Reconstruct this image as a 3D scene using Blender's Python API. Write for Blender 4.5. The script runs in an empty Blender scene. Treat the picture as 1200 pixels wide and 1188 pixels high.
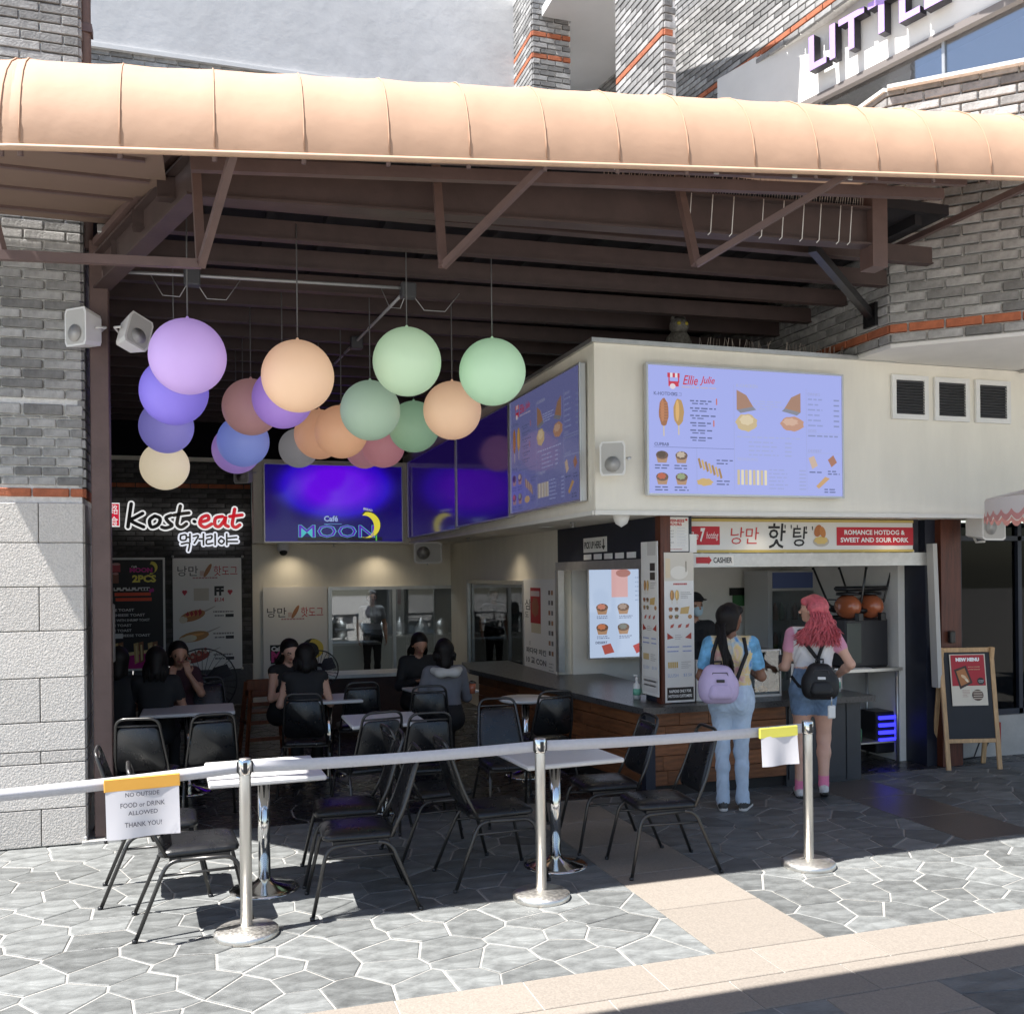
import bpy, bmesh, math, random
import numpy as np
from mathutils import Vector, Matrix
random.seed(7)
rnd = random.Random(11)
R = math.radians
SC = bpy.context.scene
COL = SC.collection

# ------------------------------------------------------------------ camera, sky, sun, exposure
# World axes follow the building: X along the shop front, Y into the shop, Z up (metres).
EYE = 1.95; YAW = R(17.7); ROLL = R(0.6); FPX = 1130.0; CX, CY = 600.0, 672.0
cam_d = bpy.data.cameras.new('camera'); cam = bpy.data.objects.new('camera', cam_d); COL.objects.link(cam)
_r = Vector((math.cos(YAW), -math.sin(YAW), 0)); _u = Vector((0, 0, 1)); _f = Vector((math.sin(YAW), math.cos(YAW), 0))
_x = _r * math.cos(ROLL) - _u * math.sin(ROLL); _y = _r * math.sin(ROLL) + _u * math.cos(ROLL)
M = Matrix.Identity(4)
for i in range(3):
    M[i][0] = _x[i]; M[i][1] = _y[i]; M[i][2] = -_f[i]
M[2][3] = EYE
cam.matrix_world = M
cam_d.sensor_width = 36; cam_d.lens = 36 * FPX / 1200; cam_d.shift_y = 78 / 1200; cam_d.clip_end = 500; cam_d.clip_start = 0.05
SC.camera = cam
SUN_TO = Vector((-1.0, -0.176, 2.08)).normalized()      # towards the sun
wd = bpy.data.worlds.new('World'); SC.world = wd; wd.use_nodes = True
nt = wd.node_tree; bg = nt.nodes['Background']
sky = nt.nodes.new('ShaderNodeTexSky'); sky.sky_type = 'NISHITA'; sky.sun_disc = False
sky.sun_elevation = math.asin(SUN_TO.z); sky.sun_rotation = math.atan2(SUN_TO.x, SUN_TO.y)
nt.links.new(sky.outputs[0], bg.inputs[0]); bg.inputs[1].default_value = 0.075
sd = bpy.data.lights.new('sun', 'SUN'); sd.energy = 5.0; sd.angle = R(0.5); sd.color = (1, 0.97, 0.93)
sun = bpy.data.objects.new('sun', sd); COL.objects.link(sun)
sun.rotation_euler = SUN_TO.to_track_quat('Z', 'Y').to_euler()
vs = SC.view_settings; vs.view_transform = 'Standard'; vs.look = 'None'; vs.gamma = 1; vs.use_curve_mapping = False
vs.exposure = 1.6
SC.cycles.max_bounces = 8; SC.cycles.diffuse_bounces = 5; SC.cycles.glossy_bounces = 4; SC.cycles.transparent_max_bounces = 16
SC.cycles.use_denoising = True; SC.cycles.sample_clamp_indirect = 6

# ------------------------------------------------------------------ survey helpers: a sight line met with a plane of the building
def sight(px, py):
    u = px - CX; v = CY - py
    a = u * math.cos(ROLL) + v * math.sin(ROLL); b = -u * math.sin(ROLL) + v * math.cos(ROLL)
    return _r * (a / FPX) + _f + _u * (b / FPX)
def onZ(px, py, z=0.0):
    d = sight(px, py); t = (z - EYE) / d.z; return Vector((d.x * t, d.y * t, z))
def onY(px, py, y):
    d = sight(px, py); t = y / d.y; return Vector((d.x * t, y, EYE + d.z * t))
def onX(px, py, x):
    d = sight(px, py); t = x / d.x; return Vector((x, d.y * t, EYE + d.z * t))
def atD(px, py, dist):
    d = sight(px, py) * dist; return Vector((d.x, d.y, EYE + d.z))

# ------------------------------------------------------------------ materials
MATS = {}
def mat(name, col, rough=0.6, metal=0.0, var=0.0, scale=8.0, bump=0.0, bscale=60.0, emit=0.0, alpha=1.0, spec=0.5,
        rand=0.0, trans=0.0, coat=0.0, detail=6.0, stretch=None, sss=0.0, rvar=0.0):
    if name in MATS: return MATS[name]
    m = bpy.data.materials.new(name); m.use_nodes = True; t = m.node_tree; n = t.nodes; L = t.links
    b = n['Principled BSDF']; c = (*col, 1) if len(col) == 3 else col
    b.inputs['Base Color'].default_value = c; b.inputs['Roughness'].default_value = rough; b.inputs['Metallic'].default_value = metal
    b.inputs['Specular IOR Level'].default_value = spec
    if coat: b.inputs['Coat Weight'].default_value = coat; b.inputs['Coat Roughness'].default_value = 0.06
    if sss:
        b.inputs['Subsurface Weight'].default_value = sss; b.inputs['Subsurface Radius'].default_value = (0.05, 0.03, 0.02); b.inputs['Subsurface Scale'].default_value = 0.3
    if emit:
        b.inputs['Emission Color'].default_value = c; b.inputs['Emission Strength'].default_value = emit
    if alpha < 1: b.inputs['Alpha'].default_value = alpha
    if var or bump or rvar:
        tc = n.new('ShaderNodeTexCoord'); vec = tc.outputs['Object']
        if stretch:
            mp = n.new('ShaderNodeMapping'); mp.inputs['Scale'].default_value = stretch; L.new(vec, mp.inputs[0]); vec = mp.outputs[0]
    if var or rand:
        src = c
        hs = n.new('ShaderNodeHueSaturation'); hs.inputs['Color'].default_value = c
        val = None
        if var:
            nz = n.new('ShaderNodeTexNoise'); nz.inputs['Scale'].default_value = scale; nz.inputs['Detail'].default_value = detail; nz.inputs['Roughness'].default_value = 0.65
            L.new(vec, nz.inputs['Vector'])
            mr = n.new('ShaderNodeMapRange'); mr.inputs[1].default_value = 0.3; mr.inputs[2].default_value = 0.7; mr.inputs[3].default_value = 1 - var; mr.inputs[4].default_value = 1 + var
            L.new(nz.outputs[0], mr.inputs[0]); val = mr.outputs[0]
        if rand:
            oi = n.new('ShaderNodeObjectInfo'); ge = n.new('ShaderNodeNewGeometry')
            ad = n.new('ShaderNodeMath'); ad.operation = 'ADD'; L.new(oi.outputs['Random'], ad.inputs[0]); L.new(ge.outputs['Random Per Island'], ad.inputs[1])
            fr = n.new('ShaderNodeMath'); fr.operation = 'FRACT'; L.new(ad.outputs[0], fr.inputs[0])
            m2 = n.new('ShaderNodeMapRange'); m2.inputs[3].default_value = 1 - rand; m2.inputs[4].default_value = 1 + rand; L.new(fr.outputs[0], m2.inputs[0])
            if val is not None:
                mu = n.new('ShaderNodeMath'); mu.operation = 'MULTIPLY'; L.new(val, mu.inputs[0]); L.new(m2.outputs[0], mu.inputs[1]); val = mu.outputs[0]
            else: val = m2.outputs[0]
        L.new(val, hs.inputs['Value']); L.new(hs.outputs[0], b.inputs['Base Color'])
    if rvar:
        nz = n.new('ShaderNodeTexNoise'); nz.inputs['Scale'].default_value = scale * 2; nz.inputs['Detail'].default_value = 5; L.new(vec, nz.inputs['Vector'])
        mr = n.new('ShaderNodeMapRange'); mr.inputs[1].default_value = 0.3; mr.inputs[2].default_value = 0.7; mr.inputs[3].default_value = max(0.02, rough - rvar); mr.inputs[4].default_value = rough + rvar
        L.new(nz.outputs[0], mr.inputs[0]); L.new(mr.outputs[0], b.inputs['Roughness'])
    if bump:
        nz = n.new('ShaderNodeTexNoise'); nz.inputs['Scale'].default_value = bscale; nz.inputs['Detail'].default_value = 5; L.new(vec, nz.inputs['Vector'])
        bp = n.new('ShaderNodeBump'); bp.inputs['Strength'].default_value = bump; bp.inputs['Distance'].default_value = 0.02; L.new(nz.outputs[0], bp.inputs['Height']); L.new(bp.outputs[0], b.inputs['Normal'])
    if trans:
        ts = n.new('ShaderNodeBsdfTranslucent'); ts.inputs[0].default_value = c
        mx = n.new('ShaderNodeMixShader'); mx.inputs[0].default_value = trans; o = n['Material Output']
        L.new(b.outputs[0], mx.inputs[1]); L.new(ts.outputs[0], mx.inputs[2]); L.new(mx.outputs[0], o.inputs[0])
    MATS[name] = m
    return m
def glass(name, tint=(0.9, 0.93, 0.94), refl=0.25, rough=0.02):
    if name in MATS: return MATS[name]
    m = bpy.data.materials.new(name); m.use_nodes = True; t = m.node_tree; n = t.nodes; L = t.links
    n.remove(n['Principled BSDF']); tr = n.new('ShaderNodeBsdfTransparent'); tr.inputs[0].default_value = (*tint, 1)
    gl = n.new('ShaderNodeBsdfGlossy'); gl.inputs['Roughness'].default_value = rough
    fr = n.new('ShaderNodeFresnel'); fr.inputs[0].default_value = 1.5
    mr = n.new('ShaderNodeMapRange'); mr.inputs[1].default_value = 0.0; mr.inputs[2].default_value = 1.0; mr.inputs[3].default_value = refl; mr.inputs[4].default_value = 1.0
    mx = n.new('ShaderNodeMixShader'); L.new(fr.outputs[0], mr.inputs[0]); L.new(mr.outputs[0], mx.inputs[0])
    L.new(tr.outputs[0], mx.inputs[1]); L.new(gl.outputs[0], mx.inputs[2]); L.new(mx.outputs[0], n['Material Output'].inputs[0])
    MATS[name] = m
    return m

# ------------------------------------------------------------------ mesh helpers
class MB:
    """collects vertices and faces of one piece, then links it as one mesh object"""
    def __init__(s): s.v = []; s.f = []; s.sm = []; s.mi = []
    def add(s, vs, fs, smooth=False, mi=0):
        o = len(s.v); s.v += [tuple(p) for p in vs]
        for f in fs: s.f.append([i + o for i in f]); s.sm.append(smooth); s.mi.append(mi)
        return s
    def box(s, c, d, rz=0.0, bev=0.0, mat4=None, taper=1.0, mi=0):
        x, y, z = d[0] / 2, d[1] / 2, d[2] / 2
        if bev <= 0:
            vs = [Vector((sx * x * (taper if sz > 0 else 1), sy * y * (taper if sz > 0 else 1), sz * z)) for sz in (-1, 1) for sy in (-1, 1) for sx in (-1, 1)]
            fs = [(0, 2, 3, 1), (4, 5, 7, 6), (0, 1, 5, 4), (2, 6, 7, 3), (0, 4, 6, 2), (1, 3, 7, 5)]
        else:
            b = min(bev, x * .95, y * .95, z * .95); vs = []; fs = []
            pts = {}
            for sx in (-1, 1):
                for sy in (-1, 1):
                    for sz in (-1, 1):
                        k = (sx, sy, sz); pts[k] = (len(vs), len(vs) + 1, len(vs) + 2)
                        vs += [Vector((sx * x, sy * (y - b), sz * (z - b))), Vector((sx * (x - b), sy * y, sz * (z - b))), Vector((sx * (x - b), sy * (y - b), sz * z))]
            def q(l, flip): fs.append(tuple(l[::-1]) if flip else tuple(l))
            for sx in (-1, 1): q([pts[(sx, a, e)][0] for a, e in ((-1, -1), (1, -1), (1, 1), (-1, 1))], sx < 0)
            for sy in (-1, 1): q([pts[(a, sy, e)][1] for a, e in ((-1, -1), (1, -1), (1, 1), (-1, 1))], sy > 0)
            for sz in (-1, 1): q([pts[(a, e, sz)][2] for a, e in ((-1, -1), (1, -1), (1, 1), (-1, 1))], sz < 0)
            for sx in (-1, 1):
                for sy in (-1, 1): q([pts[(sx, sy, -1)][0], pts[(sx, sy, -1)][1], pts[(sx, sy, 1)][1], pts[(sx, sy, 1)][0]], sx * sy < 0)
            for sx in (-1, 1):
                for sz in (-1, 1): q([pts[(sx, -1, sz)][0], pts[(sx, 1, sz)][0], pts[(sx, 1, sz)][2], pts[(sx, -1, sz)][2]], sx * sz < 0)
            for sy in (-1, 1):
                for sz in (-1, 1): q([pts[(-1, sy, sz)][1], pts[(-1, sy, sz)][2], pts[(1, sy, sz)][2], pts[(1, sy, sz)][1]], sy * sz > 0)
            for k, p in pts.items(): q(list(p), k[0] * k[1] * k[2] < 0)
        T = Matrix.Translation(Vector(c)) @ Matrix.Rotation(rz, 4, 'Z')
        if mat4 is not None: T = Matrix.Translation(Vector(c)) @ mat4
        s.add([T @ p for p in vs], fs, False, mi); return s
    def bb(s, x0, x1, y0, y1, z0, z1, bev=0.0):
        return s.box(((x0 + x1) / 2, (y0 + y1) / 2, (z0 + z1) / 2), (abs(x1 - x0), abs(y1 - y0), abs(z1 - z0)), bev=bev)
    def beam(s, a, b, w, h, up=(0, 0, 1), bev=0.0):
        a = Vector(a); b = Vector(b); d = (b - a); L = d.length; d.normalize(); up = Vector(up)
        sd_ = d.cross(up)
        if sd_.length < 1e-4: sd_ = d.cross(Vector((1, 0, 0)))
        sd_.normalize(); u2 = sd_.cross(d)
        m = Matrix((( d.x, sd_.x, u2.x, 0), (d.y, sd_.y, u2.y, 0), (d.z, sd_.z, u2.z, 0), (0, 0, 0, 1)))
        return s.box((a + b) / 2, (L, w, h), mat4=m, bev=bev)
    def tube(s, pts, r, n=8, closed=False, cap=True):
        pts = [Vector(p) for p in pts]; N = len(pts); vs = []; fs = []
        rr = r if isinstance(r, (list, tuple)) else [r] * N
        ref = None
        for i, p in enumerate(pts):
            if closed: d = pts[(i + 1) % N] - pts[i - 1]
            else: d = pts[min(i + 1, N - 1)] - pts[max(i - 1, 0)]
            d.normalize()
            if ref is None: ref = Vector((0, 0, 1)) if abs(d.z) < .9 else Vector((1, 0, 0))
            a = d.cross(ref)
            if a.length < 1e-5: a = d.cross(Vector((0, 1, 0)))
            a.normalize(); b = a.cross(d); ref = b
            for k in range(n):
                t = 2 * math.pi * k / n; vs.append(p + (a * math.cos(t) + b * math.sin(t)) * rr[i])
        M_ = N if closed else N - 1
        for i in range(M_):
            for k in range(n):
                j = (i + 1) % N; fs.append((i * n + k, j * n + k, j * n + (k + 1) % n, i * n + (k + 1) % n))
        if cap and not closed: fs.append(tuple(range(n))); fs.append(tuple((N - 1) * n + k for k in range(n))[::-1])
        s.add(vs, fs, True); return s
    def lathe(s, prof, c=(0, 0, 0), n=24, smooth=True, axis=None):
        vs = []; fs = []; m = len(prof)
        T = Matrix.Translation(Vector(c))
        if axis is not None: T = T @ Vector(axis).to_track_quat('Z', 'Y').to_matrix().to_4x4()
        for r_, z in prof:
            for k in range(n):
                t = 2 * math.pi * k / n; vs.append(T @ Vector((r_ * math.cos(t), r_ * math.sin(t), z)))
        for i in range(m - 1):
            for k in range(n): fs.append((i * n + k, i * n + (k + 1) % n, (i + 1) * n + (k + 1) % n, (i + 1) * n + k))
        if prof[0][0] > 1e-6: fs.append(tuple(range(n))[::-1])
        if prof[-1][0] > 1e-6: fs.append(tuple((m - 1) * n + k for k in range(n)))
        s.add(vs, fs, smooth); return s
    def ball(s, c, r, n=24, m=14, sc=(1, 1, 1)):
        prof = [(r * math.sin(math.pi * i / m), -r * math.cos(math.pi * i / m)) for i in range(m + 1)]
        o = len(s.v); s.lathe(prof, (0, 0, 0), n)
        for i in range(o, len(s.v)): p = s.v[i]; s.v[i] = (c[0] + p[0] * sc[0], c[1] + p[1] * sc[1], c[2] + p[2] * sc[2])
        return s
    def prism(s, poly, a, bvec, smooth=False):
        """poly: list of 3D points, extruded along bvec"""
        P = [Vector(p) for p in poly]; n = len(P); bvec = Vector(bvec)
        s.add(P + [p + bvec for p in P], [tuple(range(n))[::-1], tuple(range(n, 2 * n))] + [(i, (i + 1) % n, (i + 1) % n + n, i + n) for i in range(n)], smooth); return s
    def mesh(s, name, mats=None):
        me = bpy.data.meshes.new(name); me.from_pydata(s.v, [], s.f)
        me.polygons.foreach_set('use_smooth', s.sm)
        if mats:
            for m in (mats if isinstance(mats, (list, tuple)) else [mats]): me.materials.append(m)
            if any(s.mi): me.polygons.foreach_set('material_index', s.mi)
        me.update()
        bm = bmesh.new(); bm.from_mesh(me); bmesh.ops.recalc_face_normals(bm, faces=bm.faces); bm.to_mesh(me); bm.free()
        return me
    def build(s, name, m, parent=None, **k): return link(name, s.mesh(name, m), parent, **k)
def link(name, me, parent=None, loc=None, rz=None, label=None, cat=None, group=None, kind=None):
    o = bpy.data.objects.new(name, me); COL.objects.link(o)
    if parent is not None: o.parent = parent
    if loc is not None: o.location = loc
    if rz is not None: o.rotation_euler = (0, 0, rz)
    tag(o, label, cat, group, kind); return o
def tag(o, label=None, cat=None, group=None, kind=None):
    if label: o['label'] = label
    if cat: o['category'] = cat
    if group: o['group'] = group
    if kind: o['kind'] = kind
    return o
def thing(name, label, cat, loc=(0, 0, 0), rz=0.0, group=None):
    o = bpy.data.objects.new(name, None); COL.objects.link(o); o.location = loc; o.rotation_euler = (0, 0, rz); o.empty_display_size = .1
    return tag(o, label, cat, group)
def copy_tree(o, parent=None):
    c = o.copy(); COL.objects.link(c); c.parent = parent
    for ch in o.children: copy_tree(ch, c)
    return c

# ------------------------------------------------------------------ flat print: lettering and pictures lying on a sheet
def glow_mat(name, col, emit, base=.012):
    if name in MATS: return MATS[name]
    m = bpy.data.materials.new(name); m.use_nodes = True; b = m.node_tree.nodes['Principled BSDF']
    b.inputs['Base Color'].default_value = (base, base, base, 1); b.inputs['Roughness'].default_value = .1
    b.inputs['Emission Color'].default_value = (*col, 1); b.inputs['Emission Strength'].default_value = emit
    MATS[name] = m; return m
TXT = {}
def text2d(s_, shear=0.0, bold=0.0):
    k = (s_, shear, bold)
    if k not in TXT:
        c = bpy.data.curves.new('t', 'FONT'); c.body = s_; c.size = 1; c.offset = bold; c.shear = shear; c.resolution_u = 2
        o = bpy.data.objects.new('t', c); me = bpy.data.meshes.new_from_object(o)
        v = [(p.co.x, p.co.y) for p in me.vertices]; f = [tuple(p.vertices) for p in me.polygons]
        x0 = min(p[0] for p in v); x1 = max(p[0] for p in v); y0 = min(p[1] for p in v); y1 = max(p[1] for p in v)
        TXT[k] = ([(p[0] - x0, p[1] - y0) for p in v], f, x1 - x0, y1 - y0)
        bpy.data.objects.remove(o); bpy.data.curves.remove(c); bpy.data.meshes.remove(me)
    return TXT[k]
class Print:
    """u to the right, v downward, both 0..1 over the sheet of size w x h; o = top left corner"""
    def __init__(s, o, right, up, w, h, emit=0.0, gap=0.0012, rough=0.5):
        s.o = Vector(o); s.r = Vector(right).normalized(); s.u = Vector(up).normalized(); s.n = s.r.cross(s.u); s.w = w; s.h = h
        s.emit = emit; s.gap = gap; s.layer = 1; s.V = []; s.F = []; s.I = []; s.mats = []; s.idx = {}; s.rough = rough
    def P(s, x, y, l): return s.o + s.r * x - s.u * y + s.n * (l * s.gap)
    def mi(s, col):
        k = tuple(round(c, 3) for c in col)
        if k not in s.idx:
            nm = 'print_%s_%.2f' % ('_'.join('%03d' % int(c * 255) for c in k), s.emit)
            s.idx[k] = len(s.mats); s.mats.append(mat(nm, k, rough=s.rough, emit=s.emit) if s.emit == 0 else glow_mat(nm, k, s.emit))
        return s.idx[k]
    def polys(s, pts, faces, col, l=1):
        o = len(s.V); s.V += [s.P(x, y, l) for x, y in pts]; m = s.mi(col)
        for f in faces: s.F.append([i + o for i in f]); s.I.append(m)
    def poly(s, pts, col, l=1): s.polys([(x * s.w, y * s.h) for x, y in pts], [list(range(len(pts)))], col, l)
    def rect(s, u, v, w, h, col, l=1): s.poly([(u, v), (u, v + h), (u + w, v + h), (u + w, v)], col, l)
    def ell(s, u, v, ru, rv, col, l=1, rot=0.0, n=18, wob=0.0):
        p = []
        for k in range(n):
            t = 2 * math.pi * k / n; q = 1 + (wob * math.sin(k * 2.4 + u * 50) if wob else 0); x = ru * s.w * math.cos(t) * q; y = -rv * s.h * math.sin(t) * q
            p.append((u * s.w + x * math.cos(rot) - y * math.sin(rot), v * s.h + x * math.sin(rot) + y * math.cos(rot)))
        s.polys(p, [list(range(n))], col, l)
    def text(s, t, u, v, hgt, col, l=1, width=None, shear=0.0, bold=0.0, align='l', rot=0.0, mirror=False):
        """hgt = glyph box height as a fraction of h, (u,v) = left/centre, vertical middle"""
        pts, f, tw, th = text2d(t, shear, bold); k = hgt * s.h / th; kx = k if width is None else width * s.w / tw
        ox = u * s.w - (tw * kx / 2 if align == 'c' else tw * kx if align == 'r' else 0); oy = v * s.h + th * k / 2
        q = []
        for x, y in pts:
            x2 = ox + x * kx; y2 = oy - y * k
            if rot:
                dx = x2 - u * s.w; dy = y2 - v * s.h; x2 = u * s.w + dx * math.cos(rot) - dy * math.sin(rot); y2 = v * s.h + dx * math.sin(rot) + dy * math.cos(rot)
            q.append((x2, y2))
        s.polys(q, f, col, l)
    def lines(s, u, v, w, n, dv, col, th=0.006, l=1, ragged=0.4, seed=1):
        """small type too fine to read: rows of short dashes, one per word"""
        g = random.Random(seed)
        for i in range(n):
            x = u; end = u + w * (1 - ragged * g.random())
            while x < end:
                ww = min((0.012 + 0.03 * g.random()), end - x)
                if ww > .004: s.rect(x, v + i * dv, ww, th, col, l)
                x += ww + 0.008
    def stroke(s, pts, wd, col, l=1, n=None):
        """a brush stroke through pts (in u,v) with width wd (metres, or list)"""
        P = [Vector((x * s.w, y * s.h)) for x, y in pts]
        if len(P) > 2:
            Q = []
            for i in range(len(P) - 1):
                p0 = P[max(i - 1, 0)]; p1 = P[i]; p2 = P[i + 1]; p3 = P[min(i + 2, len(P) - 1)]
                for k in range(5):
                    t = k / 5; Q.append(0.5 * ((2 * p1) + (p2 - p0) * t + (2 * p0 - 5 * p1 + 4 * p2 - p3) * t * t + (3 * p1 - p0 - 3 * p2 + p3) * t ** 3))
            Q.append(P[-1]); P = Q
        N = len(P); pl = []; pr = []
        for i, p in enumerate(P):
            d = P[min(i + 1, N - 1)] - P[max(i - 1, 0)]; d = d.normalized() if d.length > 1e-9 else Vector((1, 0)); nn = Vector((-d.y, d.x))
            w_ = wd if not isinstance(wd, (list, tuple)) else wd[0] + (wd[1] - wd[0]) * i / max(N - 1, 1)
            pl.append(p + nn * w_ / 2); pr.append(p - nn * w_ / 2)
        a = [tuple(x) for x in pl] + [tuple(x) for x in pr]
        fs = [[i, i + 1, N + i + 1, N + i] for i in range(N - 1)]
        s.polys(a, fs, col, l)
        for p in (P[0], P[-1]):
            w_ = (wd if not isinstance(wd, (list, tuple)) else (wd[0] if p is P[0] else wd[1])) / 2
            s.polys([(p.x + w_ * math.cos(2 * math.pi * k / 10), p.y + w_ * math.sin(2 * math.pi * k / 10)) for k in range(10)], [list(range(10))], col, l + .2)
    def build(s, name, parent, **k):
        me = bpy.data.meshes.new(name); me.from_pydata([tuple(v) for v in s.V], [], s.F)
        for m in s.mats: me.materials.append(m)
        me.polygons.foreach_set('material_index', s.I); me.update()
        # every flat piece faces outward
        bm = bmesh.new(); bm.from_mesh(me); bm.normal_update()
        fl = [f for f in bm.faces if f.normal.dot(s.n) < 0]
        if fl: bmesh.ops.reverse_faces(bm, faces=fl)
        bm.to_mesh(me); bm.free()
        return link(name, me, parent, **k)

# ------------------------------------------------------------------ palette
M_MORTAR = mat('mortar', (0.74, 0.73, 0.70), 0.9, var=.15, scale=30, bump=.3, bscale=120)
M_BRICK = mat('grey_brick', (0.27, 0.265, 0.255), 0.85, var=.3, scale=14, rand=.38, bump=.35, bscale=70)
M_BRICK2 = mat('grey_brick_upper', (0.24, 0.238, 0.235), 0.85, var=.3, scale=14, rand=.4, bump=.3, bscale=70)
M_ORANGE = mat('orange_brick', (0.36, 0.11, 0.05), 0.8, var=.25, scale=20, rand=.15, bump=.3, bscale=80)
M_GRAN = mat('granite_block', (0.56, 0.53, 0.49), 0.85, var=.2, scale=90, bump=.4, bscale=80, rand=.08)
M_STEEL = mat('brown_steel', (0.115, 0.072, 0.063), 0.5, var=.15, scale=6, bump=.05)
M_STEEL2 = mat('brown_steel_beam', (0.062, 0.040, 0.036), 0.55, var=.2, scale=4, bump=.05)
M_CHROME = mat('polished_steel', (0.72, 0.71, 0.69), 0.12, 1.0)
M_BRUSH = mat('brushed_steel', (0.68, 0.655, 0.61), 0.42, 1.0, rvar=.08, scale=30, stretch=(1, 1, .05))
M_ALU = mat('aluminium_frame', (0.50, 0.50, 0.49), 0.4, 0.85, var=.1, scale=12)
M_CREAM = mat('cream_paint', (0.82, 0.775, 0.67), 0.7, var=.05, scale=2.2, bump=.10, bscale=90, stretch=(2.2, 2.2, .45), detail=9)
M_CREAM2 = mat('soffit_paint', (0.76, 0.74, 0.68), 0.75, var=.05, scale=3, bump=.06, bscale=90)
M_WHITE = mat('white_plastic', (0.75, 0.74, 0.71), 0.45, var=.04, scale=6)
M_BLACK = mat('black_plastic', (0.012, 0.012, 0.013), 0.35)
M_NAVY = mat('navy_panel', (0.012, 0.015, 0.028), 0.5, var=.2, scale=5)
M_PAPER = mat('paper', (0.78, 0.77, 0.74), 0.7, var=.03, scale=9)
M_DARKWALL = mat('dark_wall', (0.012, 0.012, 0.014), 0.95, var=.2, scale=4, spec=.1)
M_DECK = mat('dark_deck', (0.012, 0.010, 0.012), 0.8, var=.25, scale=3)

# ================================================================== GROUND AND PAVING
GZ = 0.0
g = MB(); g.add([(-60, -60, -.0015), (80, -60, -.0015), (80, 80, -.0015), (-60, 80, -.0015)], [(0, 1, 2, 3)])
M_GROUT = mat('pale_grout', (0.29, 0.28, 0.26), 0.9, var=.15, scale=20, bump=.2, bscale=100)
ground = g.build('ground', M_GROUT, kind='structure')
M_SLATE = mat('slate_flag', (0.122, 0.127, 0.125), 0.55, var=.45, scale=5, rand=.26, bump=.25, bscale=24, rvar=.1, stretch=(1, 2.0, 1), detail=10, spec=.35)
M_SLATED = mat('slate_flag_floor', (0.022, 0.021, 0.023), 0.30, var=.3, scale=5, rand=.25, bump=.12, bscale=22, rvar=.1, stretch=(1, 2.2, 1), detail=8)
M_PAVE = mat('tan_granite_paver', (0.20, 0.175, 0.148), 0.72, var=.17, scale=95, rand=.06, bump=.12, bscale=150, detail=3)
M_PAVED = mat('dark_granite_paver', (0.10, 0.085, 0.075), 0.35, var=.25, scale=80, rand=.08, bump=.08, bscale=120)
def clip(poly, a, b, c):        # keep a*x+b*y<=c
    out = []
    for i in range(len(poly)):
        p = poly[i]; q = poly[(i + 1) % len(poly)]; dp = a * p[0] + b * p[1] - c; dq = a * q[0] + b * q[1] - c
        if dp <= 0: out.append(p)
        if dp * dq < 0: t = dp / (dp - dq); out.append((p[0] + (q[0] - p[0]) * t, p[1] + (q[1] - p[1]) * t))
    return out
def flag_field(x0, x1, y0, y1, cell, seed, gap=.0052):
    g_ = random.Random(seed); pts = []; nx = max(1, round((x1 - x0) / cell)); ny = max(1, round((y1 - y0) / (cell * .72)))
    for j in range(ny):
        for i in range(nx):
            pts.append((x0 + (i + .5 + (.25 if j % 2 else -.25) + g_.uniform(-.33, .33)) * (x1 - x0) / nx, y0 + (j + .5 + g_.uniform(-.33, .33)) * (y1 - y0) / ny))
    res = []
    for i, p in enumerate(pts):
        poly = [(x0, y0), (x1, y0), (x1, y1), (x0, y1)]
        for j, q in enumerate(pts):
            if i == j: continue
            dx = q[0] - p[0]; dy = q[1] - p[1]; d = math.hypot(dx, dy)
            if d > cell * 3.2: continue
            gg = gap * g_.uniform(.5, 1.7)
            poly = clip(poly, dx, dy, dx * (p[0] + q[0]) / 2 + dy * (p[1] + q[1]) / 2 - gg * d)
            if len(poly) < 3: break
        if len(poly) >= 3: res.append(poly)
    return res
def stone_piece(mb, poly, h, bev=.006, top=0.0):
    cx = sum(p[0] for p in poly) / len(poly); cy = sum(p[1] for p in poly) / len(poly); n = len(poly)
    r_ = max(.05, sum(math.hypot(p[0] - cx, p[1] - cy) for p in poly) / n); k = 1 - bev / r_
    lo = [(x, y, -.02) for x, y in poly]; mi_ = [(x, y, h - bev * .6) for x, y in poly]; hi = [(cx + (x - cx) * k, cy + (y - cy) * k, h) for x, y in poly]
    fs = [tuple(range(2 * n, 3 * n))]
    for i in range(n):
        j = (i + 1) % n; fs += [(i, j, n + j, n + i), (n + i, n + j, 2 * n + j, 2 * n + i)]
    mb.add([(x, y, z + top) for x, y, z in lo + mi_ + hi], fs)
flags = []
FX = [(-2.6, 2.47, 4.38, 7.72), (3.13, 5.2, 4.38, 7.72), (5.2, 9.2, 4.38, 5.6), (5.85, 9.2, 5.6, 7.72)]
for k, (a, b, c, d) in enumerate(FX):
    for p in flag_field(a, b, c, d, .31, 20 + k): flags.append(p)
for k, (a, b) in enumerate([(-2.6, 2.67), (3.29, 5.6)]):
    for p in flag_field(a, b, 1.6, 3.75, .36, 40 + k): flags.append(p)
def fdist(p): return (sum(q[0] for q in p) / len(p) - .5) ** 2 * .5 + (sum(q[1] for q in p) / len(p) - 4.2) ** 2
def fseen(p):
    x = sum(q[0] for q in p) / len(p); y = sum(q[1] for q in p) / len(p); fw = x * math.sin(YAW) + y * math.cos(YAW); rr = x * math.cos(YAW) - y * math.sin(YAW)
    return fw > .5 and abs(rr / fw) < .56 and EYE / fw < .49
front = sorted([p for p in flags if fseen(p)], key=fdist)[:290]; fid = set(map(id, front))
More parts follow.
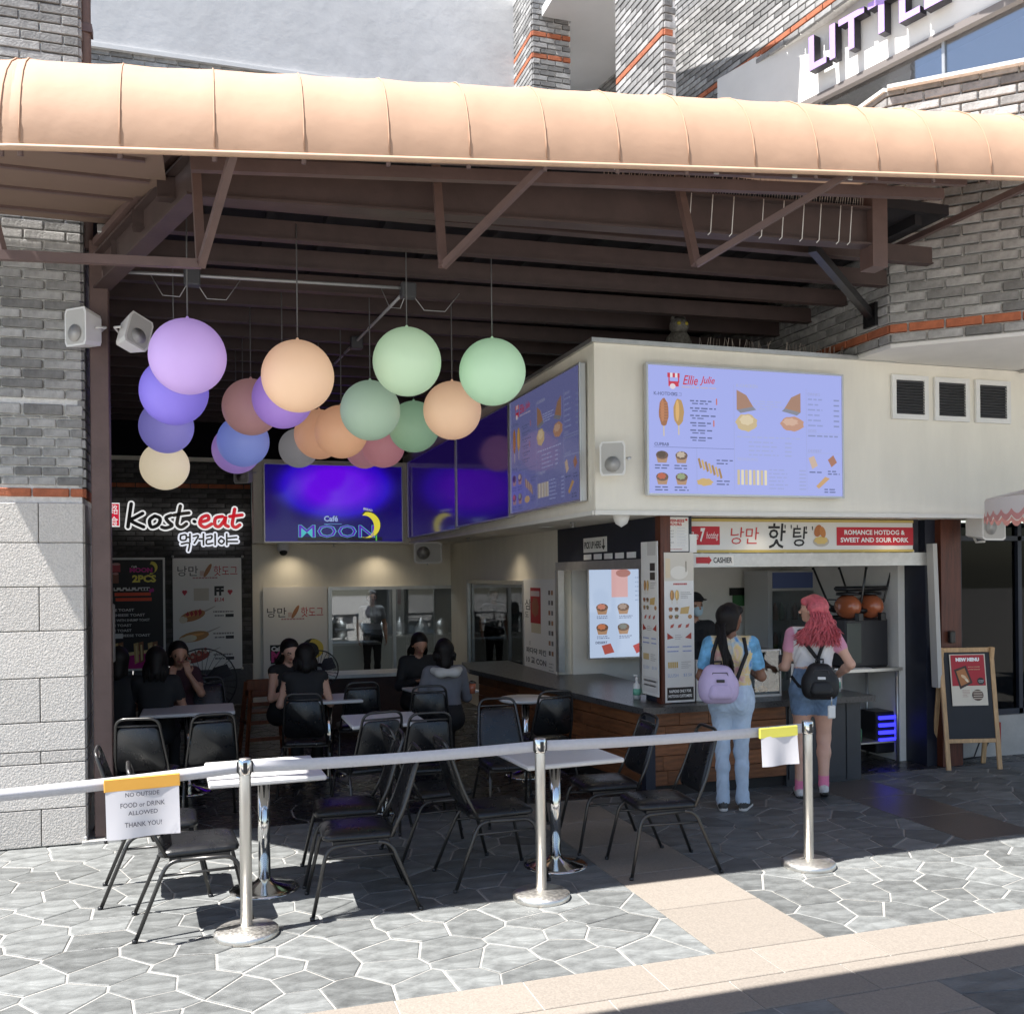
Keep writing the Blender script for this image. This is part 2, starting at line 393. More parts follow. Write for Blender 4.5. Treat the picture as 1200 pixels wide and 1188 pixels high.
for p in front:
    cx = sum(q[0] for q in p) / len(p); cy = sum(q[1] for q in p) / len(p)
    mb = MB(); stone_piece(mb, [(x - cx, y - cy) for x, y in p], .002 + rnd.random() * .003)
    mb.build('flagstone', M_SLATE, ground, loc=(cx, cy, 0))
mb = MB()
for p in flags:
    if id(p) not in fid: stone_piece(mb, p, .003)
mb.build('flagstone_field', M_SLATE, ground, kind='stuff')
# granite bands
def paver(x0, x1, y0, y1, m=M_PAVE, h=.004):
    mb = MB(); mb.box((0, 0, (h - .02) / 2), (x1 - x0 - .008, y1 - y0 - .008, h + .02), bev=.003)
    return mb.build('granite_paver', m, ground, loc=((x0 + x1) / 2, (y0 + y1) / 2, 0))
x = -2.6
while x < 9:
    w = .62
    paver(x, x + w, 3.75, 4.065); paver(x - .31, x + .31, 4.065, 4.38); x += w
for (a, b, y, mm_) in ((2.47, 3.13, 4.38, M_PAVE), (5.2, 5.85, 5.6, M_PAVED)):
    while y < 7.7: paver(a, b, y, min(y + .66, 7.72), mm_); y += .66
y = 1.6
while y < 3.75: paver(2.67, 3.29, y, min(y + .62, 3.75)); y += .62
# the dark shop floor
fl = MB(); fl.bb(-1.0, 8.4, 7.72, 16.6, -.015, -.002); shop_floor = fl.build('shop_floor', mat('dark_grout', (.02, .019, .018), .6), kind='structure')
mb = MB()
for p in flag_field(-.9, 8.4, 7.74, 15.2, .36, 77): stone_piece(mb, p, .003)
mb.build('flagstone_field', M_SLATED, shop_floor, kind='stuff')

# ================================================================== BRICKWORK
BR = {}
def brick_mesh(l, h, d, m):
    k = (round(l, 3), round(h, 3), round(d, 3), m.name)
    if k not in BR: BR[k] = MB().box((0, 0, 0), (l, d, h), bev=.005).mesh('brick', m)
    return BR[k]
def bricks(parent, p0, p1, z0, z1, m, L=.24, H=.06, J=.012, orange=(), singles=0, clipz=None, proud=.016, depth=.05, seed=1, near=None, offs=0.0, zfun=None):
    """courses on the vertical plane from p0 to p1 (seen face on the right hand of p0->p1 walking, normal = dir x z)"""
    g_ = random.Random(seed); a = Vector((p0[0], p0[1], 0)); b = Vector((p1[0], p1[1], 0)); d = b - a; W = d.length; d.normalize(); nrm = Vector((d.y, -d.x, 0)); rz = math.atan2(d.y, d.x)
    todo = []; z = z0; row = 0
    while z < z1 - .01:
        hh = min(H, z1 - z); isor = any(o - .001 <= z < o + H * .9 for o in orange)
        x = -((row % 2) * .5 + offs + g_.uniform(-.04, .04)) * (L + J)
        while x < W:
            x0 = max(0, x); x1 = min(W, x + L)
            if x1 - x0 > .03:
                zb, zt = z, z + hh
                todo.append(((x0 + x1) / 2, (zb + zt) / 2, round(x1 - x0, 3), round(hh, 3), isor))
            x += L + J
        z += H + J; row += 1
    if zfun: todo = [t for t in todo if zfun(t[0], t[1])]
    def pos(t): return a + d * t[0] + nrm * (proud - depth / 2 + g_.uniform(-.002, .002)) + Vector((0, 0, t[1]))
    todo.sort(key=(lambda t: near(t)) if near else (lambda t: 0))
    for t in todo[:singles]:
        o = link('brick', brick_mesh(t[2], t[3], depth, M_ORANGE if t[4] else m), parent, loc=pos(t), rz=rz)
    if len(todo) > singles:
        for col, nm in ((False, 'brick_field'), (True, 'orange_course')):
            mb = MB()
            for t in todo[singles:]:
                if t[4] == col: mb.box(pos(t), (t[2], depth, t[3]), rz=rz, bev=.004)
            if mb.v: mb.build(nm, M_ORANGE if col else m, parent, kind='stuff')

# ---- left pier: granite base, grey brick above with two orange courses
PY = 7.71; PR = -.84
pier = thing('brick_pier', 'tall grey brick pier on pale granite blocks at the left edge', 'pier', (PR, PY, 0))
def rel(o, mb): mb.v = [(p[0] - o.location.x, p[1] - o.location.y, p[2] - o.location.z) for p in mb.v]; return mb
rel(pier, MB().bb(-3.6, PR - .012, PY + .012, PY + .72, 2.5, 9.0)).build('brick_core', M_MORTAR, pier)
rel(pier, MB().bb(-3.6, PR - .02, PY + .02, PY + .72, 0, 2.5)).build('stone_core', M_MORTAR, pier)
def pb(p0, p1, z0, z1, **k):
    e = bpy.data.objects.new('x', None)
    bricks(pier, (p0[0] - PR, p0[1] - PY), (p1[0] - PR, p1[1] - PY), z0, z1, M_BRICK, **k)
nearr = lambda t: abs(t[1] - 4) - t[0] * .3
pb((-3.2, PY), (PR, PY), 2.545, 2.62, orange=(2.545,), singles=20, near=nearr)
pb((-3.2, PY + .004), (PR, PY + .004), 2.63, 3.13, L=.17, H=.058, singles=60, near=nearr, seed=3)
pb((-3.2, PY), (PR, PY), 3.14, 3.235, L=.26, orange=(3.165,), singles=20, H=.075, J=.02, near=nearr)
pb((-3.2, PY), (PR, PY), 3.26, 8.8, L=.27, singles=185, near=nearr, seed=5)
pb((PR, PY), (PR, PY + .7), 2.545, 8.8, L=.27, orange=(2.545, 3.2), seed=9)
rows = [.01, .28, .61, .70, .91, 1.23, 1.57, 1.89, 2.21, 2.5]
for i in range(len(rows) - 1):
    z0, z1 = rows[i], rows[i + 1]; x = PR; k = 0; first = [.30, .66][i % 2]
    while x > -3.1:
        w = first if k == 0 else .62; x0 = x - w
        mb = MB(); mb.box((0, 0, 0), (w - .006, .06, z1 - z0 - .006), bev=.004)
        mb.build('granite_block', M_GRAN, pier, loc=((x + x0) / 2 - PR, .008, (z0 + z1) / 2)); x = x0; k += 1
    mb = MB(); mb.box((0, 0, 0), (.06, .66, z1 - z0 - .006), bev=.004); mb.build('granite_block', M_GRAN, pier, loc=(-.028, .37, (z0 + z1) / 2))
dp = thing('downpipe', 'brown downpipe running up the corner of the left brick pier', 'pipe', (PR + .03, PY + .1, 4.4))
MB().tube([(0, 0, 0), (0, 0, 4.4)], .045, 10).build('pipe', M_STEEL, dp)
MB().bb(-.055, .055, -.055, .055, 1.6, 1.66).bb(-.055, .055, -.055, .055, 3.0, 3.06).build('bracket', M_STEEL, dp)
# left side wall of the room, behind the post
sw = MB().bb(-1.75, -1.5, PY + .75, 15.6, 0, 4.9).build('side_wall', M_DARKWALL, label='dark side wall running back behind the brown steel post', cat='wall')
sb = MB(); sb.bb(-.80, -.70, 7.95, 8.02, .75, 2.35).bb(-.80, -.66, 7.9, 8.05, 1.3, 1.75, bev=.01)
sb.build('electric_box', mat('grey_box', (.18, .17, .16), .6), label='grey electrical conduit box low on the wall behind the steel post', cat='box')

# ================================================================== FAR WALL AND SIDE BULKHEAD OF THE ROOM
BY = 15.25
kw = thing('brick_wall', 'dark grey brick wall carrying the kost eat sign and two posters', 'wall', (-1.1, BY, 0))
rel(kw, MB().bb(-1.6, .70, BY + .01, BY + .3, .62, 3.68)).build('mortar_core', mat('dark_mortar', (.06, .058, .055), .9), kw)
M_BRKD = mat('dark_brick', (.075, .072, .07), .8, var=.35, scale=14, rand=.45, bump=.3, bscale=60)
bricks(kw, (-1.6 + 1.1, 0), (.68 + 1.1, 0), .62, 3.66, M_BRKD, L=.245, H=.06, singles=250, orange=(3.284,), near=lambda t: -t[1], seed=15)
rel(kw, MB().bb(-1.6, .70, BY - .06, BY + .3, 3.68, 3.74)).build('coping', M_CREAM, kw)
for i in range(4):
    mb = MB(); mb.box((0, 0, 0), (.56, .06, .6), bev=.006); mb.build('granite_block', mat('dark_block', (.12, .12, .12), .8, var=.2, scale=30), kw, loc=(-.2 + i * .57, .0, .31))
bw = thing('cream_wall', 'cream back wall with a window and posters under the blue screen', 'wall', (.7, BY, 0))
m_ = MB(); m_.bb(.70, 1.84, BY, BY + .15, .0, 2.44).bb(1.84, 3.95, BY, BY + .15, 1.77, 2.44).bb(3.95, 4.3, BY, BY + .15, 0, 2.44).bb(1.84, 3.95, BY, BY + .15, 0, .22)
rel(bw, m_).build('plaster', M_CREAM, bw)
rel(bw, MB().bb(1.84, 3.95, BY - .03, BY + .02, 1.72, 1.77).bb(1.84, 1.9, BY - .03, BY + .02, .22, 1.72).bb(3.88, 3.95, BY - .03, BY + .02, .22, 1.72).bb(2.86, 2.91, BY - .02, BY + .02, .22, 1.72)).build('window_frame', M_ALU, bw)
G_WIN = glass('kitchen_glass', (.72, .76, .78), .12)
for (a, b) in ((1.9, 2.86), (2.91, 3.88)): rel(bw, MB().bb(a, b, BY + .03, BY + .036, .22, 1.72)).build('window_pane', G_WIN, bw)
# screen bulkhead, wrapping from the back wall round to the front
blk = thing('bulkhead', 'cream bulkhead band carrying the large menu screens above the counter', 'bulkhead', (3.05, 7.3, 2.44))
BZ0, BZ1, BFY, BSX = 2.44, 3.83, 7.30, 3.05
rel(blk, MB().bb(.70, BSX + .02, 14.7, 15.25, 2.44, 3.68)).build('far_face', M_CREAM, blk)
rel(blk, MB().bb(BSX, 3.9, BFY + .02, 15.25, BZ0 + .002, BZ1 - .002)).build('side_face', M_CREAM, blk)
rel(blk, MB().bb(BSX + .002, 9.6, BFY, 7.95, BZ0, BZ1)).build('front_face', M_CREAM, blk)
rel(blk, MB().bb(BSX - .03, 6.0, BFY - .035, 8.0, BZ1, BZ1 + .035).bb(BSX - .03, 3.9, 8.0, 15.25, BZ1, BZ1 + .035)).build('coping', M_ALU, blk)
lip = MB().beam((BSX - .012, BFY - .012, BZ0 - .0), (9.6, BFY - .012, BZ0 - .0), .03, .035).beam((BSX - .012, BFY, BZ0), (BSX - .012, 14.7, BZ0), .03, .035)
rel(blk, lip).build('drip_edge', M_CREAM2, blk)
# recessed lamps and sprinklers in the soffit
lampm = mat('lamp_disc', (1, .93, .8), .5, emit=5.0)
for i, (px, py) in enumerate([(500, 646), (567, 633), (634, 617), (915, 604), (1082, 605), (735, 597), (345, 648)]):
    p = onZ(px, py, BZ0 - .002) if px > 600 else onX(px, py, 3.42 if px < 640 else 3.5)
    p = Vector((p.x, p.y, BZ0)); 
    if px < 640: p = {500: Vector((2.6, 14.97, BZ0)), 567: Vector((3.45, 11.6, BZ0)), 634: Vector((3.45, 9.6, BZ0)), 345: Vector((1.25, 14.97, BZ0))}[px]
    elif px > 640: p = Vector((p.x, 7.6, BZ0))
    d = thing('downlight', ['lit round downlight under the right end of the blue screen', 'lit round downlight midway along the side soffit', 'lit round downlight over the pick up window', 'lit round downlight over the cashier window', 'lit round downlight above the chalkboard sign', 'lit round downlight above the corner column', 'lit round downlight under the left end of the blue screen'][i], 'downlight', p)
    MB().lathe([(.075, -.006), (.075, -.001), (.055, -.002)], n=20).build('trim_ring', M_WHITE, d)
    MB().lathe([(.0, -.005), (.054, -.005)], n=20).build('lamp_disc', lampm, d)
    ld = bpy.data.lights.new('downlight_beam', 'SPOT'); ld.energy = [6, 6, 5, 1.5, 1.5, 1.5, 6][i]; ld.spot_size = R(130); ld.spot_blend = 1.0; ld.color = (1, .85, .62); ld.shadow_soft_size = .05
    lo = bpy.data.objects.new('lamp_beam', ld); COL.objects.link(lo); lo.parent = d; lo.location = (0, 0, -.02)
for i, (x, y) in enumerate([(3.4, 12.6), (3.4, 8.7), (1.9, 14.95)]):
    s_ = MB(); s_.lathe([(.03, 0), (.03, -.008), (.008, -.01), (.008, -.04), (.028, -.045), (.028, -.05)], n=12)
    s_.build('sprinkler', M_ALU, loc=(x, y, BZ0), label=['small sprinkler head in the side soffit near the back', 'small sprinkler head in the side soffit near the pick up window', 'small sprinkler head below the blue screen'][i], cat='sprinkler')
# side wall with kitchen window, posters and the pick up opening
SX = 3.82
sdw = thing('kitchen_wall', 'cream side wall with kitchen window beside the pick up opening', 'wall', (SX, 10.2, 0))
m_ = MB(); m_.bb(SX, SX + .15, 10.25, 15.25, 1.86, 2.44).bb(SX, SX + .15, 14.2, 15.24, 0, 1.86).bb(SX, SX + .15, 10.25, 11.45, 0, 1.86).bb(SX, SX + .15, 11.45, 14.2, 0, .55)
rel(sdw, m_).build('plaster', M_CREAM, sdw)
rel(sdw, MB().bb(SX - .02, SX + .02, 11.45, 14.2, 1.81, 1.86).bb(SX - .02, SX + .02, 14.12, 14.2, .55, 1.81).bb(SX - .02, SX + .02, 11.45, 11.5, .55, 1.81)).build('window_frame', M_ALU, sdw)
rel(sdw, MB().bb(SX + .03, SX + .036, 11.5, 14.12, .55, 1.81)).build('window_pane', G_WIN, sdw)
rel(sdw, MB().bb(SX - .003, SX + .15, 7.96, 10.25, 2.07, 2.44)).build('dark_header', M_NAVY, sdw)
rel(sdw, MB().bb(SX - .05, SX + .02, 7.96, 10.2, 1.98, 2.07).bb(SX - .05, SX + .02, 10.12, 10.22, .84, 1.98).bb(SX - .05, SX + .02, 7.96, 8.02, .84, 1.98)).build('opening_frame', M_ALU, sdw)
rel(sdw, MB().bb(SX - .002, SX + .12, 7.96, 10.25, 0, .74)).build('lower_panel', mat('dark_base', (.02, .018, .018), .6), sdw)
# kitchen behind the windows
kr = thing('kitchen_room', 'dim steel kitchen seen through the back windows', 'kitchen', (5, 17, 0))
m_ = MB(); m_.bb(-.2, 8.2, 17.9, 18.0, 0, 3).bb(8.1, 8.2, 10.5, 18, 0, 3).bb(-.2, -.1, 15.4, 18, 0, 3).bb(-.2, 8.2, 15.42, 18, 2.6, 2.7).bb(SX + .16, 8.2, 10.5, 15.42, 2.6, 2.699)
rel(kr, m_).build('room_shell', mat('kitchen_wall_tile', (.32, .33, .33), .5, var=.1, scale=3), kr)
rel(kr, MB().bb(1.0, 4.6, 17.2, 17.85, 1.75, 2.2)).build('extractor_hood', M_BRUSH, kr)
rel(kr, MB().bb(1.0, 4.6, 17.15, 17.8, 0, .85)).build('range_counter', M_BRUSH, kr)
rel(kr, MB().bb(6.8, 8.0, 11.2, 17, 0, .8).bb(7.6, 8.0, 11.2, 17, 1.25, 1.3)).build('steel_shelving', M_BRUSH, kr)
g_ = random.Random(5); mb = MB()
for i in range(9): mb.lathe([(.0, 0), (.12, 0), (.13, g_.uniform(.1, .3)), (0, g_.uniform(.3, .34))], (1.2 + i * .37, 17.45 + g_.uniform(-.1, .15), .85), 12)
rel(kr, mb).build('pot', M_ALU, kr)
mb = MB()
for i in range(8): mb.box((7.5, 11.6 + i * .65, 1.42 if i % 2 else .95), (.3, g_.uniform(.2, .5), g_.uniform(.2, .35)), bev=.01)
rel(kr, mb).build('box_on_shelf', mat('carton', (.25, .22, .18), .8), kr)
kl = bpy.data.lights.new('kitchen_lamp', 'AREA'); kl.energy = 9; kl.size = 1.2; kl.color = (.95, .97, 1)
ko = bpy.data.objects.new('kitchen_lamp', kl); COL.objects.link(ko); ko.parent = kr; ko.location = (-2, -.2, 2.55)
kp = MB().bb(-2.6, -1.4, -.3, -.1, 2.57, 2.6).build('lamp_tube', mat('tube_light', (.95, .97, 1), .5, emit=2.5), kr)

# ================================================================== KIOSK FRONT (cashier window)
KY = 7.85
ki = thing('kiosk', 'hot dog kiosk with cashier window wood panelled counter and dark columns', 'kiosk', (4.0, KY, 0))
M_WOODC = mat('reddish_wood', (.10, .028, .014), .5, var=.4, scale=7, stretch=(6, 6, .6), bump=.08)
M_PLANK = mat('counter_plank', (.20, .075, .028), .5, var=.45, scale=6, stretch=(.8, 8, 8), rand=.35, bump=.08)
M_CTOP = mat('dark_counter_top', (.06, .058, .058), .32, var=.2, scale=30, rvar=.08)
rel(ki, MB().bb(SX - .02, 4.10, 7.62, 7.95, .8, 2.44)).build('corner_column', M_NAVY, ki)
rel(ki, MB().bb(SX - .035, SX + .06, 7.60, 7.70, .8, 2.44)).build('wood_trim', M_WOODC, ki)
rel(ki, MB().bb(4.10, 6.72, KY, KY + .1, 2.12, 2.44)).build('header_panel', M_NAVY, ki)
rel(ki, MB().bb(4.13, 6.86, KY - .05, KY + .05, 1.99, 2.115)).build('shutter_header', M_ALU, ki)
sh = MB()
for i in range(9): sh.bb(4.3 + i * .29, 4.325 + i * .29, KY - .03, KY + .02, 2.10, 2.135)
rel(ki, sh).build('shutter_clip', M_ALU, ki)
rel(ki, MB().bb(4.12, 4.20, KY - .045, KY + .05, .8, 1.99)).build('jamb', M_ALU, ki)
rel(ki, MB().beam((6.80, KY - .09, 2.2), (6.85, KY - .09, .79), .05, .09, up=(0, 1, 0))).build('jamb', mat('pale_jamb', (.45, .44, .42), .5), ki)
rel(ki, MB().bb(6.80, 6.92, KY + .0, KY + .3, 0, 2.44)).build('side_post', M_NAVY, ki)
rel(ki, MB().bb(6.92, 7.16, KY - .08, KY + .25, 0, 2.44)).build('wood_column', M_WOODC, ki)
rel(ki, MB().bb(7.16, 7.26, KY + .02, KY + .25, 0, 2.44)).build('side_post', M_NAVY, ki)
# counter: angled top, planked fronts
CZ = .80
A_ = Vector((3.52, 7.42)); B_ = Vector((5.86, 7.42)); Cc = onZ(550, 784, CZ).xy
top = [(A_.x, A_.y), (B_.x, B_.y), (B_.x, 8.05), (SX + .5, 8.05), (SX + .5, 10.2), (SX, 10.3), (SX, 12.2), (Cc.x + .15, 12.2), (Cc.x, Cc.y)]
mb = MB(); mb.prism([(x, y, CZ - .055) for x, y in top], None, (0, 0, .055)); rel(ki, mb).build('counter_top', M_CTOP, ki)
def planks(p0, p1, z0, z1, nrow, seed, names='plank', nseg=3):
    g_ = random.Random(seed); a = Vector((*p0, 0)); b = Vector((*p1, 0)); d = b - a; W = d.length; d.normalize(); rz = math.atan2(d.y, d.x); nn = Vector((d.y, -d.x, 0)); hh = (z1 - z0) / nrow
    for r_ in range(nrow):
        cuts = sorted([0, W] + [W * (k + g_.uniform(.2, .8)) / nseg for k in range(nseg - 1)])
        for i in range(len(cuts) - 1):
            x0, x1 = cuts[i], cuts[i + 1]
            mb = MB().box((0, 0, 0), (x1 - x0 - .004, .02, hh - .005), bev=.002)
            o = mb.build(names, M_PLANK, ki, loc=a + d * ((x0 + x1) / 2) + nn * g_.uniform(.008, .014) + Vector((0, 0, z0 + hh * (r_ + .5))) - ki.location, rz=rz)
planks((3.66, 7.58), (5.0, 7.58), .10, .745, 5, 3)
d2 = (Cc - A_).normalized(); off = Vector((-d2.y, d2.x)); off = off if off.x > 0 else -off
q0 = Cc + off * .14; q1 = A_ + off * .14 + d2 * .16
planks((q0.x, q0.y), (q1.x, q1.y), .10, .745, 5, 4, nseg=5)
rel(ki, MB().prism([(3.67, 7.60, 0), (5.0, 7.60, 0), (5.0, 8.0, 0), (SX + .3, 8.0, 0), (SX - .1, 12.1, 0), (q0.x + .03, q0.y, 0), (q1.x + .02, q1.y + .02, 0)], None, (0, 0, .74))).build('counter_body', mat('counter_core', (.02, .016, .015), .7), ki)
rel(ki, MB().bb(3.60, 3.69, 7.55, 7.64, 0, .745)).build('corner_post', M_NAVY, ki)
rel(ki, MB().bb(5.0, 5.80, 7.56, 8.0, 0, .745)).build('dark_cabinet', mat('charcoal_cabinet', (.035, .037, .042), .5, var=.15, scale=5), ki)
rel(ki, MB().bb(5.02, 5.40, 7.545, 7.56, .06, .72).bb(5.42, 5.62, 7.545, 7.56, .06, .72).bb(5.64, 5.79, 7.55, 7.56, .02, .73)).build('cabinet_door', mat('charcoal_door', (.042, .044, .05), .45, var=.15, scale=5), ki)
# inside of the kiosk
M_KIN = mat('kiosk_inner_wall', (.78, .76, .71), .6, var=.06, scale=3)
m_ = MB(); m_.bb(SX + .15, 7.3, 10.2, 10.3, 0, 2.5).bb(6.72, 6.82, KY + .3, 10.2, 0, 2.5); rel(ki, m_).build('inner_wall', M_KIN, ki)
rel(ki, MB().bb(SX + .12, 6.82, KY + .1, 10.25, 2.46, 2.52)).build('inner_ceiling', M_CREAM2, ki)
rel(ki, MB().bb(4.75, 4.79, 9.0, 9.05, .8, 2.45)).build('inner_post', M_ALU, ki)

# right of the kiosk: dark shopfront on a pale plinth
dk = thing('dark_shopfront', 'dark glazed shopfront on a pale plinth behind the chalkboard sign', 'shopfront', (7.26, 7.9, 0))
rel(dk, MB().bb(7.26, 9.8, 8.02, 8.2, 0, .42)).build('plinth', mat('pale_plinth', (.42, .40, .37), .8, var=.12, scale=6), dk)
rel(dk, MB().bb(7.26, 9.8, 8.3, 8.34, .42, 2.44)).build('inner_blind', mat('dark_blind', (.006, .007, .010), .7), dk)
rel(dk, MB().bb(7.34, 9.8, 8.1, 8.106, .48, 2.40)).build('glass_pane', glass('dark_glass', (.2, .22, .26), -.028), dk)
rel(dk, MB().bb(7.27, 7.34, 8.06, 8.15, .42, 2.44).bb(8.17, 8.22, 8.06, 8.15, .42, 2.44).bb(7.26, 9.8, 8.06, 8.15, .42, .48).bb(7.26, 9.8, 8.06, 8.15, 2.24, 2.29)).build('mullion', M_NAVY, dk)
for i in range(2): rel(dk, MB().tube([(7.55 + i * .12, 8.0, .4), (7.53 + i * .12, 7.93, .2), (7.42 + i * .1, 7.9, .04), (7.2, 7.92, .02)], .008, 6)).build('cable', M_BLACK, dk)

# ================================================================== UPPER BUILDINGS
# ---- right brick storey on a white soffit
S0 = onZ(1043, 408, 3.84); S1 = onZ(1200, 393, 3.84); dS = (S1 - S0).normalized(); FX1 = S0.x
rb = thing('brick_storey', 'grey brick upper storey with orange course overhanging the kiosk at right', 'building', (S0.x, S0.y, 3.84))
E_ = S0 + dS * 3.6; TOP = 6.03
core = [(S0.x + .02, S0.y + .02), (E_.x + .02, E_.y + .02), (E_.x + 3.5, E_.y + 2.6), (10.5, 14.5), (S0.x + .02, 14.5)]
rel(rb, MB().prism([(x, y, 3.87) for x, y in core], None, (0, 0, TOP - 3.87))).build('mortar_core', M_MORTAR, rb)
sof = [(S0.x - .01, S0.y - .02), (E_.x, E_.y - .01), (E_.x + 3.5, E_.y + 2.6), (10.5, 14.5), (S0.x - .01, 14.5)]
rel(rb, MB().prism([(x, y, 3.835) for x, y in sof], None, (0, 0, .03))).build('white_soffit', mat('white_soffit', (.72, .70, .66), .7, var=.05, scale=3), rb)
nr = lambda t: abs(t[0] - 1) + abs(t[1] - 1.0)
bricks(rb, (0, 0), (dS.x * 3.4, dS.y * 3.4), .045, TOP - 3.84, M_BRICK, L=.27, H=.068, J=.016, orange=(.129,), singles=200, near=nr, seed=31)
bricks(rb, (0, 5.2), (0, 0), .045, TOP - 3.84, M_BRICK, L=.27, H=.068, J=.016, orange=(.129,), singles=90, near=lambda t: -t[0], seed=32, offs=.3)
rel(rb, MB().beam((S0.x, S0.y, TOP + .01), (E_.x, E_.y, TOP + .01), .14, .03).beam((S0.x + .03, S0.y, TOP + .01), (S0.x + .03, 12, TOP + .01), .14, .03)).build('coping', M_MORTAR, rb)
spk = MB(); spk.box((7.45, 7.25, 3.82), (.06, .06, .02)); rel(rb, spk.lathe([(.02, 0), (.05, -.012), (.0, -.02)], (7.45, 7.25, 3.835), 12)).build('sprinkler', M_ALU, rb)
# ---- plaster wall behind the awning, with a strip of brick along its foot
PYp = 12.0
Xc = onY(624, 50, PYp).x; YB = onX(603, 50, Xc).y
zst = onY(200, 66, YB).z
pw = thing('plaster_wall', 'tall pale grey plaster wall rising behind the awning', 'wall', (-4, YB, 5))
rel(pw, MB().bb(-8, Xc + .2, YB, YB + .3, zst, 11.0)).build('plaster', mat('grey_plaster', (.52, .52, .52), .9, var=.09, scale=1.6, bump=.25, bscale=5, detail=9), pw)
rel(pw, MB().bb(-8, Xc + .2, YB + .05, YB + .3, 4.8, zst)).build('brick_core', M_MORTAR, pw)
bricks(pw, (-3 + 4, .04), (Xc + 4, .04), .85, zst - 5 - .03, M_BRICK, L=.25, H=.06, singles=60, near=lambda t: -t[1] * 3 + abs(t[0] - 3.5), seed=41)
rel(pw, MB().bb(-6, Xc + .1, YB - .03, YB + .1, zst - .03, zst + .02)).build('string_course', mat('pale_course', (.6, .6, .59), .8), pw)
# ---- corner pier with two orange bands
Xe = onY(668, 50, PYp).x
zb = [onY(640, y, PYp).z for y in (42, 69, 60)]
cp = thing('corner_pier', 'grey brick corner pier with two orange bands behind the awning', 'pier', (Xc, PYp, 5))
rel(cp, MB().bb(Xc + .012, Xe, PYp + .012, YB + .3, 5, 11.0)).build('mortar_core', M_MORTAR, cp)
bz = [5.0 + .072 * round((zb[0] - 5) / .072), 5.0 + .072 * round((zb[1] - 5) / .072)]
bricks(cp, (0, 0), (Xe - Xc, 0), .0, 4.85, M_BRICK2, L=.2, H=.06, orange=[z - 5 for z in bz], singles=110, near=lambda t: abs(t[1] - 3.6), seed=51)
bricks(cp, (0, YB + .2 - PYp), (0, 0), .0, 4.85, M_BRICK2, L=.2, H=.06, orange=[z - 5 for z in bz], singles=60, near=lambda t: abs(t[1] - 3.6), seed=52)
# ---- recess with a white balcony and a pale wall
rc = thing('balcony_recess', 'white balcony soffit and pale recessed wall above the awning', 'balcony', (Xe, PYp, 6))
a = onY(633, 23, PYp + .05); 
xs_ = onY(742, 30, PYp).x
rel(rc, MB().bb(a.x, xs_, 9.2, PYp - .02, a.z, a.z + .12).bb(Xe + .01, xs_ + .35, PYp - .02, 13.8, a.z + .002, a.z + .12)).build('balcony_slab', mat('balcony_white', (.66, .66, .66), .8, var=.04, scale=2), rc)
rel(rc, MB().bb(Xe, Xe + 4.2, 13.8, 14.0, 5, a.z)).build('recess_wall', mat('recess_paint', (.50, .52, .55), .8, var=.05, scale=2), rc)
tl = onY(676, 72, 13.8); pr_ = Print((tl.x, 13.795, tl.z), (1, 0, 0), (0, 0, 1), .6, .6)
pr_.lines(.05, .05, .4, 9, .06, (.3, .3, .32), .018, seed=4, ragged=.5)
pr_.poly([(.45, .12), (1.0, .1), (1.0, .22), (.9, .25), (.9, .6), (.82, .9), (.62, 1), (.55, .7), (.52, .3)], (.03, .03, .035))
pr_.ell(.74, .5, .12, .22, (.35, .34, .33), 2); pr_.rect(.45, .08, .6, .05, (.02, .02, .02), 3)
pr_.build('wall_print', rc)
# ---- left-facing brick flanks going up to the right
def flank(name, label, px0, px1, za, p_a, p_b, zlow, ztop, band, seed, ext0=0.0, ext1=0.0, parapet=None):
    A0 = onZ(*p_a, za); B0 = onZ(*p_b, za); d = (B0 - A0).normalized()
    P0 = A0 - d * ext0; P1 = B0 + d * ext1
    t = thing(name, label, 'wall', (P0.x, P0.y, zlow))
    nrm = Vector((d.y, -d.x, 0)); mb = MB()
    c0 = P0 - nrm * .02; c1 = P1 - nrm * .02
    mb.prism([(c0.x, c0.y, zlow), (c1.x, c1.y, zlow), (c1.x - nrm.x * .11, c1.y - nrm.y * .11, zlow), (c0.x - nrm.x * .11, c0.y - nrm.y * .11, zlow)], None, (0, 0, ztop - zlow))
    rel(t, mb).build('mortar_core', M_MORTAR, t)
    W = (P1 - P0).length
    bricks(t, (0, 0), (d.x * W, d.y * W), .0, ztop - zlow, M_BRICK2, L=.24, H=.062, orange=[band - zlow], singles=150, near=lambda q: abs(q[1] - (band - zlow)) + abs(q[0] - W * .5) * .6, seed=seed)
    # the end return facing the plaza
    e = P1; bricks(t, (d.x * W, d.y * W), (d.x * W - nrm.x * .13, d.y * W - nrm.y * .13), 0, ztop - zlow, M_BRICK2, L=.2, H=.062, orange=[band - zlow], seed=seed + 1)
    return t, P0, P1, d
f1, a1, b1, d1 = flank('stair_wall', 'grey brick stair wall with orange stripe beside the white balcony', 730, 780, 7.3, (735, 93), (778, 47), 5.5, 8.7, 7.3, 61, ext0=.25)
f2, a2, b2, d2_ = flank('brick_wall', 'sunlit grey brick wall with long orange stripe above the sign letters', 792, 975, 8.0, (845, 100), (975, 5), 7.93, 9.8, 8.0, 71, ext0=3.4, ext1=2.0)
